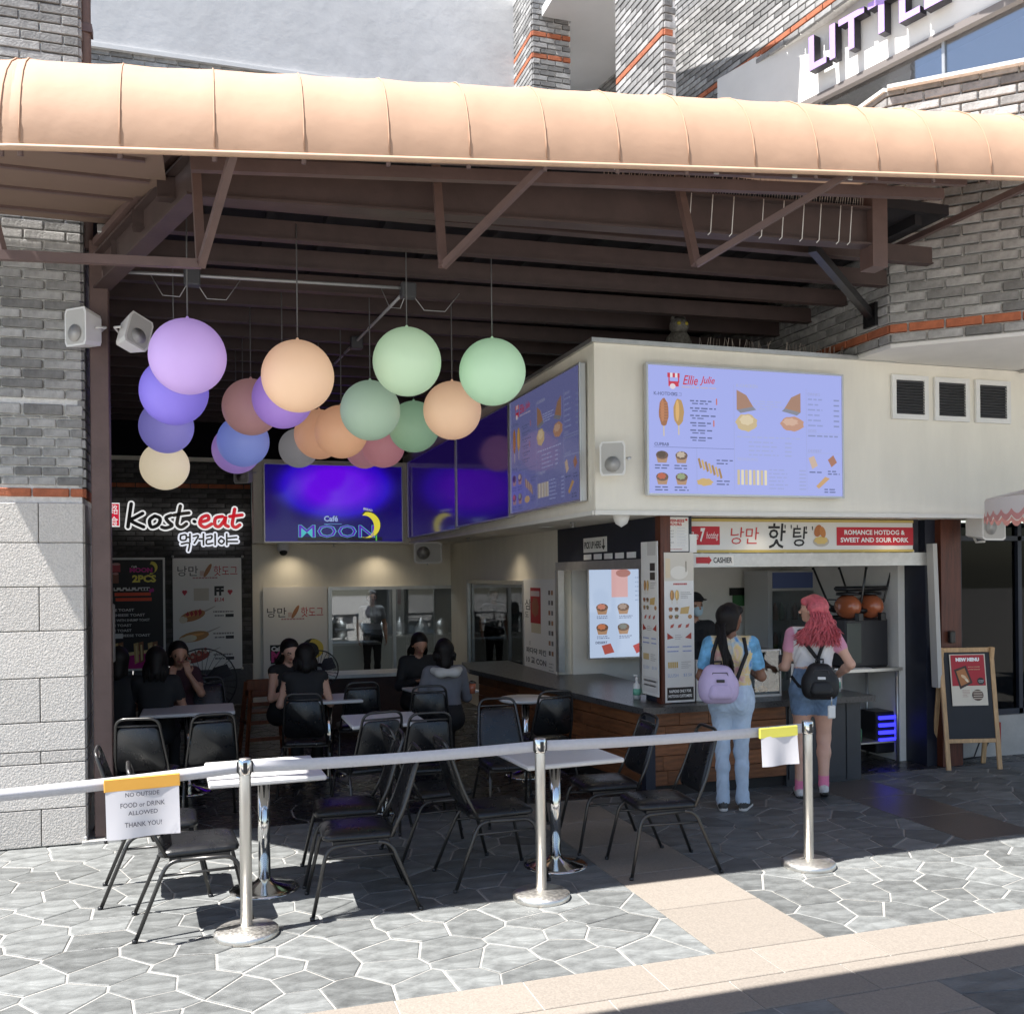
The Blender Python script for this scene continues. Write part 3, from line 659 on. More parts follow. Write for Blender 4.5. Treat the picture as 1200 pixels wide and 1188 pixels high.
ext = MB(); nn2 = Vector((d2_.y, -d2_.x, 0)); c0 = a2 - nn2 * .03; rel(f2, ext.prism([(c0.x, c0.y, 5), (c0.x + d2_.x * 3.5, c0.y + d2_.y * 3.5, 5), (c0.x + d2_.x * 3.5 - nn2.x * .4, c0.y + d2_.y * 3.5 - nn2.y * .4, 5), (c0.x - nn2.x * .4, c0.y - nn2.y * .4, 5)], None, (0, 0, 2.75))).build('lower_core', M_MORTAR, f2)
bricks(f2, (0, 0), (d2_.x * 3.4, d2_.y * 3.4), -2.0, -.02, M_BRICK2, L=.24, H=.062, seed=73)
# ---- fascia with the purple letters and the window band beneath
LZ = 7.42
A0 = onZ(950, 85, LZ); B0 = onZ(1100, 5, LZ); dL = (B0 - A0).normalized(); nL = Vector((dL.y, -dL.x, 0))
fa = thing('shop_fascia', 'pale upper shop fascia over a band of windows at top right', 'building', (A0.x, A0.y, 6))
O0 = A0 - dL * 1.5 - nL * .12; O1 = B0 + dL * 3.5 - nL * .12
def slab(t, p, q, z0, z1, th, m, nm):
    mb = MB(); mb.prism([(p.x, p.y, z0), (q.x, q.y, z0), (q.x - nL.x * th, q.y - nL.y * th, z0), (p.x - nL.x * th, p.y - nL.y * th, z0)], None, (0, 0, z1 - z0)); return rel(t, mb).build(nm, m, t)
zg = LZ - .22
slab(fa, O0, O1, zg, 8.02, .3, mat('fascia_white', (.66, .65, .63), .8, var=.05, scale=2), 'fascia')
slab(fa, O0 + nL * .03, O1 + nL * .03, zg - .07, zg, .3, mat('window_head', (.16, .14, .13), .5), 'window_head')
slab(fa, O0 - nL * .05, O1 - nL * .05, zg - 2.6, zg - .07, .012, glass('upper_glass', (.75, .77, .8), .30), 'window_pane')
for k in (.9, 2.35, 3.9, 5.4):
    p = O0 + dL * (k + .6) - nL * .03; slab(fa, p, p + dL * .03, zg - 2.6, zg - .07, .05, M_ALU, 'mullion')
slab(fa, O0 - nL * 3, O1 + dL * 4 - nL * 3, 4.5, 10, .1, mat('upper_room', (.62, .62, .64), .8, var=.1, scale=1), 'room_back')
slab(fa, O0 - nL * .2, O1 + dL * 2 - nL * .2, zg + .05, zg + .12, 3.0, mat('upper_ceiling', (.5, .5, .55), .8), 'room_ceiling')
lf = MB()
for k in range(3): p = O0 + dL * (2.2 + k * 1.5) - nL * 1.4; lf.ball((p.x, p.y, zg - 1.0), .42, 16, 10)
rel(fa, lf).build('hanging_lamp', mat('pale_globe', (.5, .6, .55), .6), fa)
stp = MB()
for k in range(8): p = O0 + dL * (1.9 + k * .42) + nL * .05; stp.beam(p + Vector((0, 0, zg - .02)), p + dL * .16 + Vector((0, 0, zg - .02)), .02, .03)
rel(fa, stp).build('blue_reflector', mat('pale_blue', (.25, .42, .75), .4), fa)
sg = thing('letter_sign', 'purple three dimensional letters reading LITTLE on the upper fascia', 'sign', (A0.x, A0.y, LZ))
M_PUR = mat('purple_face', (.42, .28, .66), .5); M_PURS = mat('letter_return', (.02, .017, .022), .5)
x = 0.0
for ch in 'LITTLE T':
    if ch == ' ': x += .30; continue
    pts, fs, tw, th = text2d(ch, 0, .02); k = .36 / .70
    fr = MB(); P = [A0 + dL * (x + px * k) + nL * .03 + Vector((0, 0, py * k)) for px, py in pts]
    fr.add(P, fs); fo = rel(sg, fr).build('letter', M_PUR, sg)
    # returns: closed block just behind the face
    bm = bmesh.new(); vs_ = [bm.verts.new(p - nL * .003 - A0 + Vector((0, 0, -0.0))) for p in P]
    fc = []
    for f in fs:
        try: fc.append(bm.faces.new([vs_[i] for i in f]))
        except ValueError: pass
    bm.normal_update(); r_ = bmesh.ops.extrude_face_region(bm, geom=fc); bmesh.ops.translate(bm, verts=[e for e in r_['geom'] if isinstance(e, bmesh.types.BMVert)], vec=-nL * .11)
    bmesh.ops.recalc_face_normals(bm, faces=bm.faces)
    me = bpy.data.meshes.new('letter_side'); bm.to_mesh(me); bm.free(); me.materials.append(M_PURS)
    so = link('letter_side', me, fo); so.location = A0 - sg.location
    x += tw * k + .045

# ================================================================== AWNING
M_AWN = mat('peach_awning_fabric', (.42, .262, .172), .75, var=.10, scale=1.1, bump=.35, bscale=3.5, trans=.10, detail=7)
aw = thing('barrel_awning', 'long peach fabric barrel awning over the seating area', 'awning', (2.5, 5.16, 4.3))
def zlow(X): return 4.155 + (X - .15) * .0895
BAY = .452
path = []
xr = 7.6
xs = []
x = 1.88
while x < xr: x += BAY
XR = x
straight = int(round((XR + .62) / BAY))
for b in range(straight):
    for k in range(6): X_ = XR - (b + k / 6) * BAY; path.append((X_, 5.16, zlow(X_), k == 0))
Xe_ = XR - straight * BAY
arc = [(Xe_, 5.16), (-.92, 5.165), (-1.25, 5.20)]
for i in range(len(arc) - 1):
    for k in range(6):
        t = k / 6; p0 = Vector(arc[max(i - 1, 0)]) if i else Vector((Xe_ + .4, 5.16)); p1 = Vector(arc[i]); p2 = Vector(arc[i + 1]); p3 = Vector(arc[min(i + 2, len(arc) - 1)])
        q = .5 * ((2 * p1) + (p2 - p0) * t + (2 * p0 - 5 * p1 + 4 * p2 - p3) * t * t + (3 * p1 - p0 - 3 * p2 + p3) * t ** 3)
        path.append((q.x, q.y, zlow(max(q.x, -1.1)) - .0, k == 0))
path.append((*arc[-1], zlow(-1.1), True))
prof = [(0.0, -.03), (0, 0.0), (.005, .09), (.025, .19), (.065, .30), (.125, .40), (.205, .485), (.30, .55), (.41, .598), (.54, .63), (.75, .65), (1.1, .67)]
N = len(path); V = []; F = []
nrmls = []
for i, p in enumerate(path):
    q0 = path[max(i - 1, 0)]; q1 = path[min(i + 1, N - 1)]; d = Vector((q1[0] - q0[0], q1[1] - q0[1])).normalized(); nrmls.append(Vector((d.y, -d.x)) * -1 if Vector((d.y, -d.x)).y > 0 and abs(d.x) > .5 else Vector((-d.y, d.x)))
for i, p in enumerate(path):
    n_ = nrmls[i]
    if n_.dot(Vector((-.4, -1))) < 0: n_ = -n_
    nrmls[i] = n_; ph = (i % 6) / 6; sag = .009 * math.sin(math.pi * ph) ** .8 if ph else 0
    for j, (dd, hh) in enumerate(prof):
        if i > straight * 6: dd = min(dd, .75)
        w = math.sin(math.pi * min(1, max(0, (hh) / .6))) * sag + (sag * .7 if j >= 8 else 0); wob = .004 * math.sin(i * 1.7 + j)
        if j < 9: V.append((p[0] - n_.x * (dd + w), p[1] - n_.y * (dd + w), p[2] + hh - (sag * .8 if j >= 6 else 0) + (wob * .4)))
        else: V.append((p[0] - n_.x * (dd + w), p[1] - n_.y * (dd + w), p[2] + hh - sag * .8))
m = len(prof)
for i in range(N - 1):
    for j in range(m - 1): F.append((i * m + j, (i + 1) * m + j, (i + 1) * m + j + 1, i * m + j + 1))
mb = MB(); mb.add(V, F, True); rel(aw, mb).build('fabric', M_AWN, aw)
hem = MB(); hem.tube([(p[0] - nrmls[i].x * .004, p[1] - nrmls[i].y * .004, p[2] - .03) for i, p in enumerate(path)], .016, 6); rel(aw, hem).build('hem', mat('awning_hem', (.46, .30, .20), .7, var=.1, scale=6), aw)
M_SEAM = mat('awning_seam', (.42, .25, .16), .8)
for i, p in enumerate(path):
    if p[3]:
        n_ = nrmls[i]; pts = [(p[0] - n_.x * (dd - .002), p[1] - n_.y * (dd - .002), p[2] + hh + (.002 if dd > .1 else 0)) for dd, hh in prof[1:(11 if i <= straight * 6 else 9)]]
        rel(aw, MB().tube(pts, .0038, 5)).build('seam', M_SEAM, aw)
        # hoop frame under the fabric
        pts = [(p[0] - n_.x * (dd + .03), p[1] - n_.y * (dd + .03), p[2] + hh - .03) for dd, hh in prof[0:12:2]] + [(p[0] - n_.x * 1.2, p[1] - n_.y * 1.2, p[2] + .60)]
        rel(aw, MB().tube(pts if i <= straight * 6 else pts[:5], .014, 5)).build('hoop', M_STEEL, aw)
# top sheet behind the barrel, closing up to the roof
top = [(V[i * m + m - 1]) for i in range(0, straight * 6 + 1, 3)]
mb = MB(); n2 = len(top); mb.add([(p[0], p[1], p[2]) for p in top] + [(max(p[0], -2.2) if p[0] < -.7 else p[0], 7.69 if p[0] < -.7 else 7.25, p[2] + .06) for p in top], [(i, i + 1, n2 + i + 1, n2 + i) for i in range(n2 - 1)], True)
rel(aw, mb).build('top_sheet', M_AWN, aw)
# under-cloth battens of the left corner, running along X
for k, y in enumerate((5.75, 6.1, 6.5, 6.95, 7.45)):
    xl = {0: -1.0, 1: -1.05, 2: -1.2, 3: -1.55, 4: -2.2}[k]
    rel(aw, MB().beam((xl + .1, y, 4.62), (-.2, y, 4.62), .035, .04)).build('batten', M_STEEL, aw)
mb = MB()
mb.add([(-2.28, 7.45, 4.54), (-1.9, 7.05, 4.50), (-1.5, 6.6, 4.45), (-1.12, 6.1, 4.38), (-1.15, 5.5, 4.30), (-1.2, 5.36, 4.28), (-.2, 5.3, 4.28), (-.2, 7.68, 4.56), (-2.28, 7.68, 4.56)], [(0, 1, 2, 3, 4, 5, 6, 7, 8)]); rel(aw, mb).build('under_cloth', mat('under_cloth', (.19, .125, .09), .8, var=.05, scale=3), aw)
for k, (y, z) in enumerate(((5.9, 4.345), (6.35, 4.40), (6.85, 4.46), (7.4, 4.52))):
    rel(aw, MB().beam(((-1.1, -1.25, -1.7, -2.2)[k], y, z), (-.3, y, z), .03, .03)).build('cloth_batten', M_STEEL, aw)

# ================================================================== STEEL FRAME AND ROOF
fr = thing('canopy_frame', 'brown steel canopy frame with beams struts and left post', 'canopy frame', (-.73, 7.79, 0))
rel(fr, MB().bb(-.79, -.66, 7.73, 7.86, .03, 4.45, bev=.006)).build('post', M_STEEL, fr)
rel(fr, MB().bb(-.87, -.60, 7.66, 7.94, 0, .03, bev=.004)).build('base_plate', mat('galvanised_plate', (.45, .44, .42), .5, .6, var=.2, scale=20), fr)
for sx in (-1, 1):
    for sy in (-1, 1): rel(fr, MB().lathe([(.014, 0), (.014, .025), (0, .03)], (-.735 + sx * .11, 7.80 + sy * .11, .03), 6)).build('bolt', M_ALU, fr)
def I_beam(a, b, w, h, nm='beam', m=M_STEEL2):
    a = Vector(a); b = Vector(b); mb = MB(); u = Vector((0, 0, h / 2 - .008)); mb.beam(a, b, .012, h - .034); mb.beam(a + u, b + u, w, .016); mb.beam(a - u, b - u, w, .016); return rel(fr, mb).build(nm, m, fr)
# main front girder and its left return to the post
P0 = Vector((-.02, 6.0, 4.32)); P1 = Vector((4.72, 6.0, 4.48))
I_beam(P0, P1, .12, .28, 'front_girder'); I_beam((-.72, 7.79, 4.22), (-.02, 6.02, 4.34), .12, .26, 'side_girder')
rel(fr, MB().beam((-.73, 7.7, 4.42), (-.05, 5.95, 4.53), .06, .05)).build('rail', M_STEEL, fr)
for t in (.1, .92):
    p = Vector((-.73, 7.7, 4.45)).lerp(Vector((-.05, 5.95, 4.55)), t); rel(fr, MB().box(p, (.09, .09, .06), bev=.006)).build('clamp', M_ALU, fr)
# front rail under the awning hem with clips
ra = Vector((-.05, 5.35, 4.21)); rb_ = Vector((5.0, 5.35, 4.60))
rel(fr, MB().beam(ra, rb_, .04, .05)).build('rail', M_STEEL, fr)
rel(fr, MB().beam(ra + Vector((0, .22, -.0)), rb_ + Vector((0, .22, .0)), .05, .07)).build('rail', M_STEEL, fr)
for px in (392, 492, 602, 724, 841, 933, 998):
    p = onY(px, 205 + (px - 600) * .02, 5.31); t = (p.x - ra.x) / (rb_.x - ra.x); q = ra.lerp(rb_, t); mb = MB(); mb.box((q.x, 5.325, q.z), (.035, .012, .06), bev=.003); mb.box((q.x, 5.315, q.z + .012), (.05, .014, .012)); rel(fr, mb).build('clip', mat('zinc_clip', (.55, .54, .5), .45, .7), fr)
for k in range(22):
    t = (k + .5) / 22; q = ra.lerp(rb_, t); rel(fr, MB().beam((q.x, 5.2, q.z + .02), (q.x, 5.6, q.z + .1), .025, .03)).build('outrigger', M_STEEL, fr)
# triangular hangers
def hanger(topv, bot, strut, m=M_STEEL):
    rel(fr, MB().beam(topv, bot, .05, .05)).build('hanger_post', m, fr); rel(fr, MB().beam(bot, strut, .04, .04)).build('hanger_strut', m, fr)
hanger((-.03, 5.95, 4.5), (-.0, 5.7, 3.70), (.17, 5.19, 4.16), M_STEEL)
hanger((1.42, 5.95, 4.55), (1.40, 5.7, 3.82), (1.90, 5.2, 4.31))
hanger((3.12, 5.95, 4.65), (3.12, 5.7, 3.98), (3.98, 5.2, 4.50))
rel(fr, MB().beam(onX(0, 290, -1.3) if False else (-1.6, 5.72, 3.65), (-.0, 5.70, 3.71), .04, .05)).build('tie_bar', M_STEEL, fr)
rel(fr, MB().beam((-1.12, 5.62, 4.25), (-1.0, 5.72, 3.68), .03, .03)).build('tie_bar', M_STEEL, fr)
p = onY(1015, 255, 6.3); rel(fr, MB().bb(4.70, 4.83, 5.93, 6.08, 4.18, 4.80)).build('wall_bracket', M_STEEL, fr)
a = onY(952, 290, 6.1); b = Vector((FX1 - .02, 6.9, 3.98)); b = onX(1020, 370, FX1 - .03)
rel(fr, MB().beam(a, b, .06, .07)).build('brace', M_BLACK, fr); rel(fr, MB().box(b, (.03, .16, .2))).build('brace_plate', M_BLACK, fr)
a = onZ(1030, 302, 4.42); a = S0 + dS * .02 + Vector((0, 0, 4.55 - 3.84)); 
a = Vector((S0.x - .03, S0.y + .05, onX(1040, 296, S0.x).z)); b = onY(1215, 213, 5.2); rel(fr, MB().beam(a, b, .04, .045)).build('tie_bar', M_STEEL, fr)
# purlins carrying the dark roof over the room
py = 6.35
i = 0
while py < 15.0:
    z = 4.36 - (.02 * i if i < 3 else .06) ; xa = -.7 + max(0, (7.7 - py) * .33) if py < 8.4 else -1.5
    mb = MB(); mb.beam((xa, py, z), (FX1 - .02 if py < 14 else 6, py, z + (.1 if py < 9 else .05)), .05, .13); mb.beam((xa, py, z - .065), (FX1 - .02 if py < 14 else 6, py, z - .065 + (.1 if py < 9 else .05)), .08, .012)
    rel(fr, mb).build('purlin', M_STEEL2, fr); py += .54; i += 1
mb = MB(); mb.bb(-.9, FX1 - .01, 6.15, 8.4, 4.72, 4.80).bb(-1.8, FX1 - .01, 8.4, 15.6, 4.721, 4.80); rf = mb.build('roof', M_DECK, label='dark roof deck over the seating room', cat='roof')
mb = MB()
for k in range(15): mb.bb(-.85 + k * .44, -.79 + k * .44, 6.2, 15.5, 4.64, 4.72)
mb.build('roof_rib', M_DECK, rf)
MB().bb(-1.8, 6, 15.3, 15.6, 3.6, 4.72).build('gable_wall', M_DARKWALL, rf)
MB().bb(3.9, FX1, 15.2, 15.4, 3.8, 4.72).build('gable_wall', M_DARKWALL, rf)
# closing roof over the kitchen and kiosk
MB().bb(3.9, 10, 7.96, 18, 2.9, 2.95).build('kiosk_roof', M_DARKWALL, rf); 
# bird spikes on the girder and on the bulkhead ledge; loose white cable ties
sp = MB(); g_ = random.Random(3)
for k in range(95):
    t = .55 + .44 * k / 95; q = P0.lerp(P1, t); sp.tube([(q.x, q.y - .02, q.z + .14), (q.x + g_.uniform(-.02, .02), q.y - .06 + g_.uniform(-.02, .04), q.z + .25 + g_.uniform(0, .03))], .0025, 4)
rel(fr, sp).build('bird_spikes', mat('spike_wire', (.5, .42, .36), .5, .3), fr, kind='stuff')
for k, t in enumerate((.68, .715, .75, .80, .835, .87, .90, .935, .955)):
    q = P0.lerp(P1, t); rel(fr, MB().tube([(q.x + .01, q.y - .075, q.z + .12), (q.x, q.y - .075, q.z), (q.x - .012, q.y - .075, q.z - .14), (q.x - .03, q.y - .07, q.z - .16)], .0035, 5)).build('cable_tie', M_WHITE, fr)
sp = MB()
for k in range(46):
    X_ = 4.1 + k * .033 if k < 22 else 4.95 + (k - 22) * .03; sp.tube([(X_, 7.45, BZ1 + .035), (X_ + g_.uniform(-.03, .03), 7.45 + g_.uniform(-.04, .04), BZ1 + .15)], .0028, 4)
rel(blk, sp).build('bird_spikes', MATS['spike_wire'], blk, kind='stuff')
# shallow duct box and the owl decoy standing on the ledge
p = onY(825, 405, 7.8); MB().bb(p.x - .25, p.x + .05, 7.75, 7.95, BZ1 + .035, BZ1 + .16, bev=.01).build('junction_box', mat('grey_metal_box', (.35, .33, .3), .6), label='low grey metal box on the ledge above the menu screen', cat='box')
p = onY(795, 380, 8.3); ow = thing('owl_decoy', 'spotted owl decoy standing in the dark above the menu screen', 'decoy', (p.x, 8.3, BZ1 + .035))
MO = mat('owl_plumage', (.16, .15, .13), .8, var=.6, scale=28)
MB().lathe([(.0, 0), (.09, .0), (.12, .1), (.125, .22), (.105, .33), (.08, .37)], n=16).build('body', MO, ow)
MB().ball((0, -.01, .43), .095, 16, 10, (1, .95, .9)).build('head', MO, ow)
for s in (-1, 1):
    MB().lathe([(.03, 0), (.0, .07)], (s * .055, 0, .49), 8).build('ear_tuft', MO, ow)
    MB().ball((s * .038, -.085, .44), .02, 10, 6).build('eye', mat('owl_eye', (.5, .4, .05), .2), ow)
    MB().ball((s * .11, 0, .2), .07, 10, 8, (.4, .8, 1.9)).build('wing', MO, ow)

# ---- unseen canopy added out of frame to cast the shade on the nearest paving
oa = thing('added_shade_canopy', 'unseen canvas canopy added to shade the nearest paving', 'awning', (2, 0, 5))
mb = MB(); ye = 3.96 - 5.0 * .0846; mb.bb(-9, 13, ye - 1.7, ye, 5.0, 5.06); rel(oa, mb).build('canvas', M_AWN, oa)
for x in (-6, 10): rel(oa, MB().bb(x - .07, x + .07, ye - 1.5, ye - 1.36, 0, 5.0)).build('post', M_STEEL, oa)

# ================================================================== HANGING GLOBES
globes = [(220, 418, 44, (.56, .36, .78), 'lilac', 'leftmost and largest of the hanging globes'), (204, 459, 39, (.22, .14, .80), 'violet blue', 'directly behind the lilac one'),
 (195, 500, 31, (.34, .30, .82), 'periwinkle', 'below the violet blue one at left'), (193, 546, 28, (.80, .72, .55), 'warm cream', 'lowest of the left string'),
 (349, 441, 42, (.86, .58, .36), 'big peach', 'left of the pale green pair'), (331, 467, 35, (.42, .20, .74), 'purple', 'half hidden behind the big peach one'),
 (294, 477, 33, (.46, .20, .20), 'dusty rose', 'beside the half hidden purple one'), (285, 517, 30, (.22, .32, .80), 'blue', 'under the dusty rose one'),
 (277, 527, 28, (.46, .26, .74), 'orchid purple', 'peeking out under the blue one'), (477, 424, 40, (.50, .68, .46), 'pale green', 'highest in the middle of the cluster'),
 (434, 481, 35, (.36, .52, .38), 'sage green', 'below and left of the highest pale green one'), (400, 506, 31, (.82, .48, .24), 'apricot', 'left of the sage green one'),
 (374, 509, 29, (.80, .46, .24), 'orange apricot', 'between the grey one and the apricot one'), (350, 525, 23, (.36, .35, .37), 'grey', 'the only grey globe, above the blue screen'),
 (577, 436, 39, (.46, .70, .47), 'mint green', 'rightmost of the hanging globes'), (530, 481, 34, (.88, .58, .36), 'peach', 'under the rightmost mint green one'),
 (485, 500, 30, (.26, .48, .28), 'deep green', 'between the sage green one and the peach one'), (449, 523, 25, (.66, .26, .30), 'rose pink', 'below the sage green one'),
 (427, 527, 22, (.62, .27, .32), 'dim pink', 'leftmost of the two pink ones above the blue screen')]
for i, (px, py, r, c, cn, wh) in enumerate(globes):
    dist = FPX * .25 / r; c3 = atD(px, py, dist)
    m = mat('globe_%s' % cn.replace(' ', '_'), tuple(min(.92, q * .92 + .15) for q in c), .42, var=.03, scale=3, trans=.22, rvar=.05, emit=.15 if cn == 'warm cream' else .085)  # faint glow added to every globe for brightness; only warm cream is lit
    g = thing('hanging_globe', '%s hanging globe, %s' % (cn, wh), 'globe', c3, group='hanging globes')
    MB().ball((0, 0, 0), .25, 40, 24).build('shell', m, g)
    MB().lathe([(.014, .248), (.012, .258), (.006, .268)], n=14).build('cap', m, g)
    MB().tube([(0, 0, .27), (0, 0, 4.40 - c3.z)], .005, 5).build('cord', mat('cord', (.12, .12, .12), .6), g)
# ---- conduit with junction boxes under the ceiling
cd = thing('conduit_run', 'thin grey conduit with junction boxes under the dark ceiling', 'conduit', (.5, 7.6, 4))
M_COND = mat('conduit', (.42, .42, .42), .45, .5)
a = onY(128, 318, 7.6); b = onY(225, 323, 7.6); c = onY(478, 338, 7.6); 
rel(cd, MB().tube([a, b, c], .013, 8)).build('pipe', M_COND, cd)
d = c + Vector((-.35, 5.5, .05)); rel(cd, MB().tube([c, d], .013, 8)).build('pipe', M_COND, cd)
for p in (b, c, c.lerp(d, .35)): rel(cd, MB().box(p + Vector((0, 0, -.02)), (.12, .1, .12), bev=.01)).build('junction_box', mat('dark_box', (.06, .06, .065), .5), cd)
for (p, dx) in ((b, .35), (c, -.2), (c, .45), (b, -.3)):
    rel(cd, MB().tube([p, p + Vector((dx * .3, .02, -.16)), p + Vector((dx * .7, .05, -.15)), p + Vector((dx, .1, .02))], .004, 5)).build('loose_wire', M_COND, cd)

# ================================================================== SCREENS
M_BEZEL = mat('screen_bezel', (.55, .55, .55), .35, .6)
M_SCROFF = mat('dark_screen', (.006, .006, .010), .07, coat=.3)
def screen(label, o, right, up, w, h, bg_, emit, group=None):
    o = Vector(o); r = Vector(right).normalized(); u = Vector(up).normalized(); n = r.cross(u)
    t = thing('menu_screen', label, 'screen', o)
    mb = MB(); c = r * (w / 2) - u * (h / 2) - n * .03
    m4 = Matrix(((r.x, n.x, u.x, 0), (r.y, n.y, u.y, 0), (r.z, n.z, u.z, 0), (0, 0, 0, 1)))
    mb.box(c, (w + .03, .05, h + .03), mat4=m4, bev=.006); mb.build('case_back', M_BEZEL, t); mb = MB()
    for (uu, vv, ww, hh) in ((w / 2, -.008, w + .032, .016), (w / 2, h + .008, w + .032, .016), (-.008, h / 2, .016, h), (w + .008, h / 2, .016, h)): mb.box(r * uu - u * vv, (ww, .014, hh), mat4=m4)
    mb.build('bezel', M_BEZEL, t)
    pn = MB(); pn.add([n * -.002, n * -.002 - u * h, n * -.002 - u * h + r * w, n * -.002 + r * w], [(0, 1, 2, 3)])
    pn.build('panel', bg_, t)
    pr = Print((0, 0, 0), r, u, w, h, emit=emit, gap=.0008)
    return t, pr
def screen_mat(name, col, emit, var=.15):
    m = bpy.data.materials.new(name); m.use_nodes = True; b = m.node_tree.nodes['Principled BSDF']
    b.inputs['Base Color'].default_value = (.01, .01, .012, 1); b.inputs['Roughness'].default_value = .09
    b.inputs['Emission Color'].default_value = (*col, 1); b.inputs['Emission Strength'].default_value = emit
    return m
BROWN = (.22, .09, .04); GOLD = (.62, .42, .16); INK = (.12, .14, .30); CRUST = (.45, .24, .09); CREAMY = (.80, .72, .52); LAV = (.44, .50, .86)
def hotdog(p, u, v, ru, rv, c=CRUST, rot=0.0, l=2, stripes=0, stick=True):
    if stick: p.rect(u - ru * .12, v, ru * .24, rv * 1.7, (.65, .55, .4), l)
    p.ell(u, v, ru, rv, c, l + 1, rot, wob=.04)
    p.ell(u - ru * .25, v - rv * .1, ru * .35, rv * .8, tuple(min(1, x * 1.5) for x in c), l + 2, rot)
    for k in range(stripes): p.rect(u - ru * .8, v - rv * .7 + rv * 1.4 * k / stripes, ru * 1.6, rv * .07, (.5, .2, .08), l + 3)
def bowl(p, u, v, ru, rv, c, l=2):
    p.poly([(u - ru, v), (u - ru * .7, v + rv), (u + ru * .7, v + rv), (u + ru, v)], (.45, .27, .16), l)
    p.ell(u, v, ru, rv * .55, (.16, .09, .06), l + 1); p.ell(u - ru * .1, v - rv * .1, ru * .7, rv * .4, c, l + 2, wob=.2)
def menu_page(p, full=True, ink=INK, lav=LAV):
    red = (.60, .03, .06)
    p.rect(.095, .055, .06, .035, red, 1); p.rect(.108, .055, .012, .035, (.8, .75, .8), 2); p.rect(.132, .055, .012, .035, (.8, .75, .8), 2); p.rect(.10, .12, .05, .04, red, 1); p.rect(.1, .09, .006, .04, red, 1); p.rect(.147, .09, .006, .04, red, 1); p.ell(.12, .16, .014, .022, (.8, .7, .75), 3)
    for k, (t, u) in enumerate((('Ellie', .17), ('Julie', .255))): p.text(t, u, .105, .075, red, 1, shear=.35, bold=.012, width=.075)
    p.lines(.165, .155, .18, 1, .02, (.55, .45, .6), .01, seed=2, ragged=0)
    p.text('K-HOTDOG', .028, .22, .028, ink, 1, bold=.02); p.text('핫도그', .115, .22, .03, ink, 1)
    hotdog(p, .075, .365, .024, .11, (.36, .15, .06), stripes=7); hotdog(p, .148, .36, .026, .105, (.50, .30, .10))
    for k in range(6):
        v = .26 + k * .058; p.lines(.205, v, .13, 1, .02, ink, .011, seed=30 + k, ragged=.3); p.lines(.215, v + .022, .09, 1, .02, ink, .009, seed=60 + k)
        if k in (0, 3): p.rect(.335 - k * .005, v - .02, .006, .05, (.6, .15, .1), 1)
    p.rect(.025, .635, .4, .003, ink, 1); p.rect(.235, .635, .0022, .34, (.35, .4, .7), 1); p.rect(.425, .12, .0022, .85, (.38, .42, .72), 1)
    p.text('CUPBAB', .028, .615, .026, ink, 1, bold=.03)
    for k, (u, v, c) in enumerate(((.065, .70, (.10, .06, .03)), (.16, .70, (.55, .45, .35)), (.065, .87, (.5, .12, .06)), (.16, .87, (.3, .36, .2)))):
        bowl(p, u, v, .03, .06, c); p.lines(u - .035, v + .075, .075, 2, .022, ink, .010, seed=80 + k, ragged=.2)
    for k in range(7): p.poly([(.24 + k * .017, .72 + k * .013), (.25 + k * .017, .715 + k * .013), (.262 + k * .017, .79 + k * .013), (.252 + k * .017, .80 + k * .013)], GOLD if k % 2 else (.38, .22, .08), 2)
    p.ell(.275, .905, .04, .03, GOLD, 2, wob=.12); p.lines(.335, .725, .09, 2, .025, ink, .01, seed=91); p.lines(.335, .89, .09, 2, .025, ink, .01, seed=92)
    p.text('K-CHICKEN', .44, .125, .026, (.45, .48, .62), 1)
    for (u, s) in ((.44, 1), (.775, -1)):
        p.poly([(u, .16), (u + s * .05, .20), (u + s * .085, .29), (u, .32)], (.40, .22, .14), 2); p.poly([(u + s * .085, .29), (u + s * .10, .315), (u + s * .02, .345), (u, .32)], (.25, .25, .3), 2)
    p.ell(.49, .42, .055, .07, (.62, .48, .26), 2, wob=.08); p.ell(.49, .40, .035, .04, (.75, .62, .40), 3, wob=.1); p.ell(.73, .415, .062, .06, (.55, .30, .20), 2, wob=.06); p.ell(.72, .40, .04, .03, (.68, .44, .32), 3, wob=.15)
    for k in range(4): p.lines(.52, .24 + k * .02, .17, 1, .02, (.42, .46, .75), .008, seed=100 + k)
    p.lines(.44, .53, .33, 1, .02, (.42, .46, .75), .01, seed=110, ragged=0)
    for k in range(4): p.lines(.5, .57 + k * .034, .16, 1, .02, (.38, .42, .72), .01, seed=120 + k); p.rect(.69, .57 + k * .034, .035, .012, (.38, .42, .72), 1)
    p.text('TEOKBOKKI', .44, .715, .024, (.45, .48, .7), 1)
    for k in range(8): p.rect(.44 + k * .02, .80, .013, .12, CREAMY if k % 2 else (.62, .52, .34), 2)
    for k in range(6): p.lines(.605, .79 + k * .03, .12, 1, .02, (.36, .40, .72), .01, seed=140 + k); p.rect(.765, .79 + k * .03, .035, .012, (.36, .40, .72), 1)
    p.rect(.805, .12, .0022, .85, (.38, .42, .72), 1)
    for k in range(6): p.lines(.815, .2 + k * .043, .08, 1, .02, (.3, .34, .62), .012, seed=160 + k); p.rect(.955, .2 + k * .043, .03, .012, (.25, .28, .5), 1)
    p.text('DRINKS', .815, .165, .024, (.35, .38, .6), 1); p.text('SIDES', .815, .465, .024, (.35, .38, .6), 1); p.text('DESSERT', .815, .63, .024, (.35, .38, .6), 1)
    p.lines(.815, .50, .17, 1, .02, (.25, .28, .5), .012, seed=170, ragged=0); p.rect(.805, .485, .195, .003, (.4, .44, .7), 1); p.rect(.805, .645, .195, .003, (.4, .44, .7), 1)
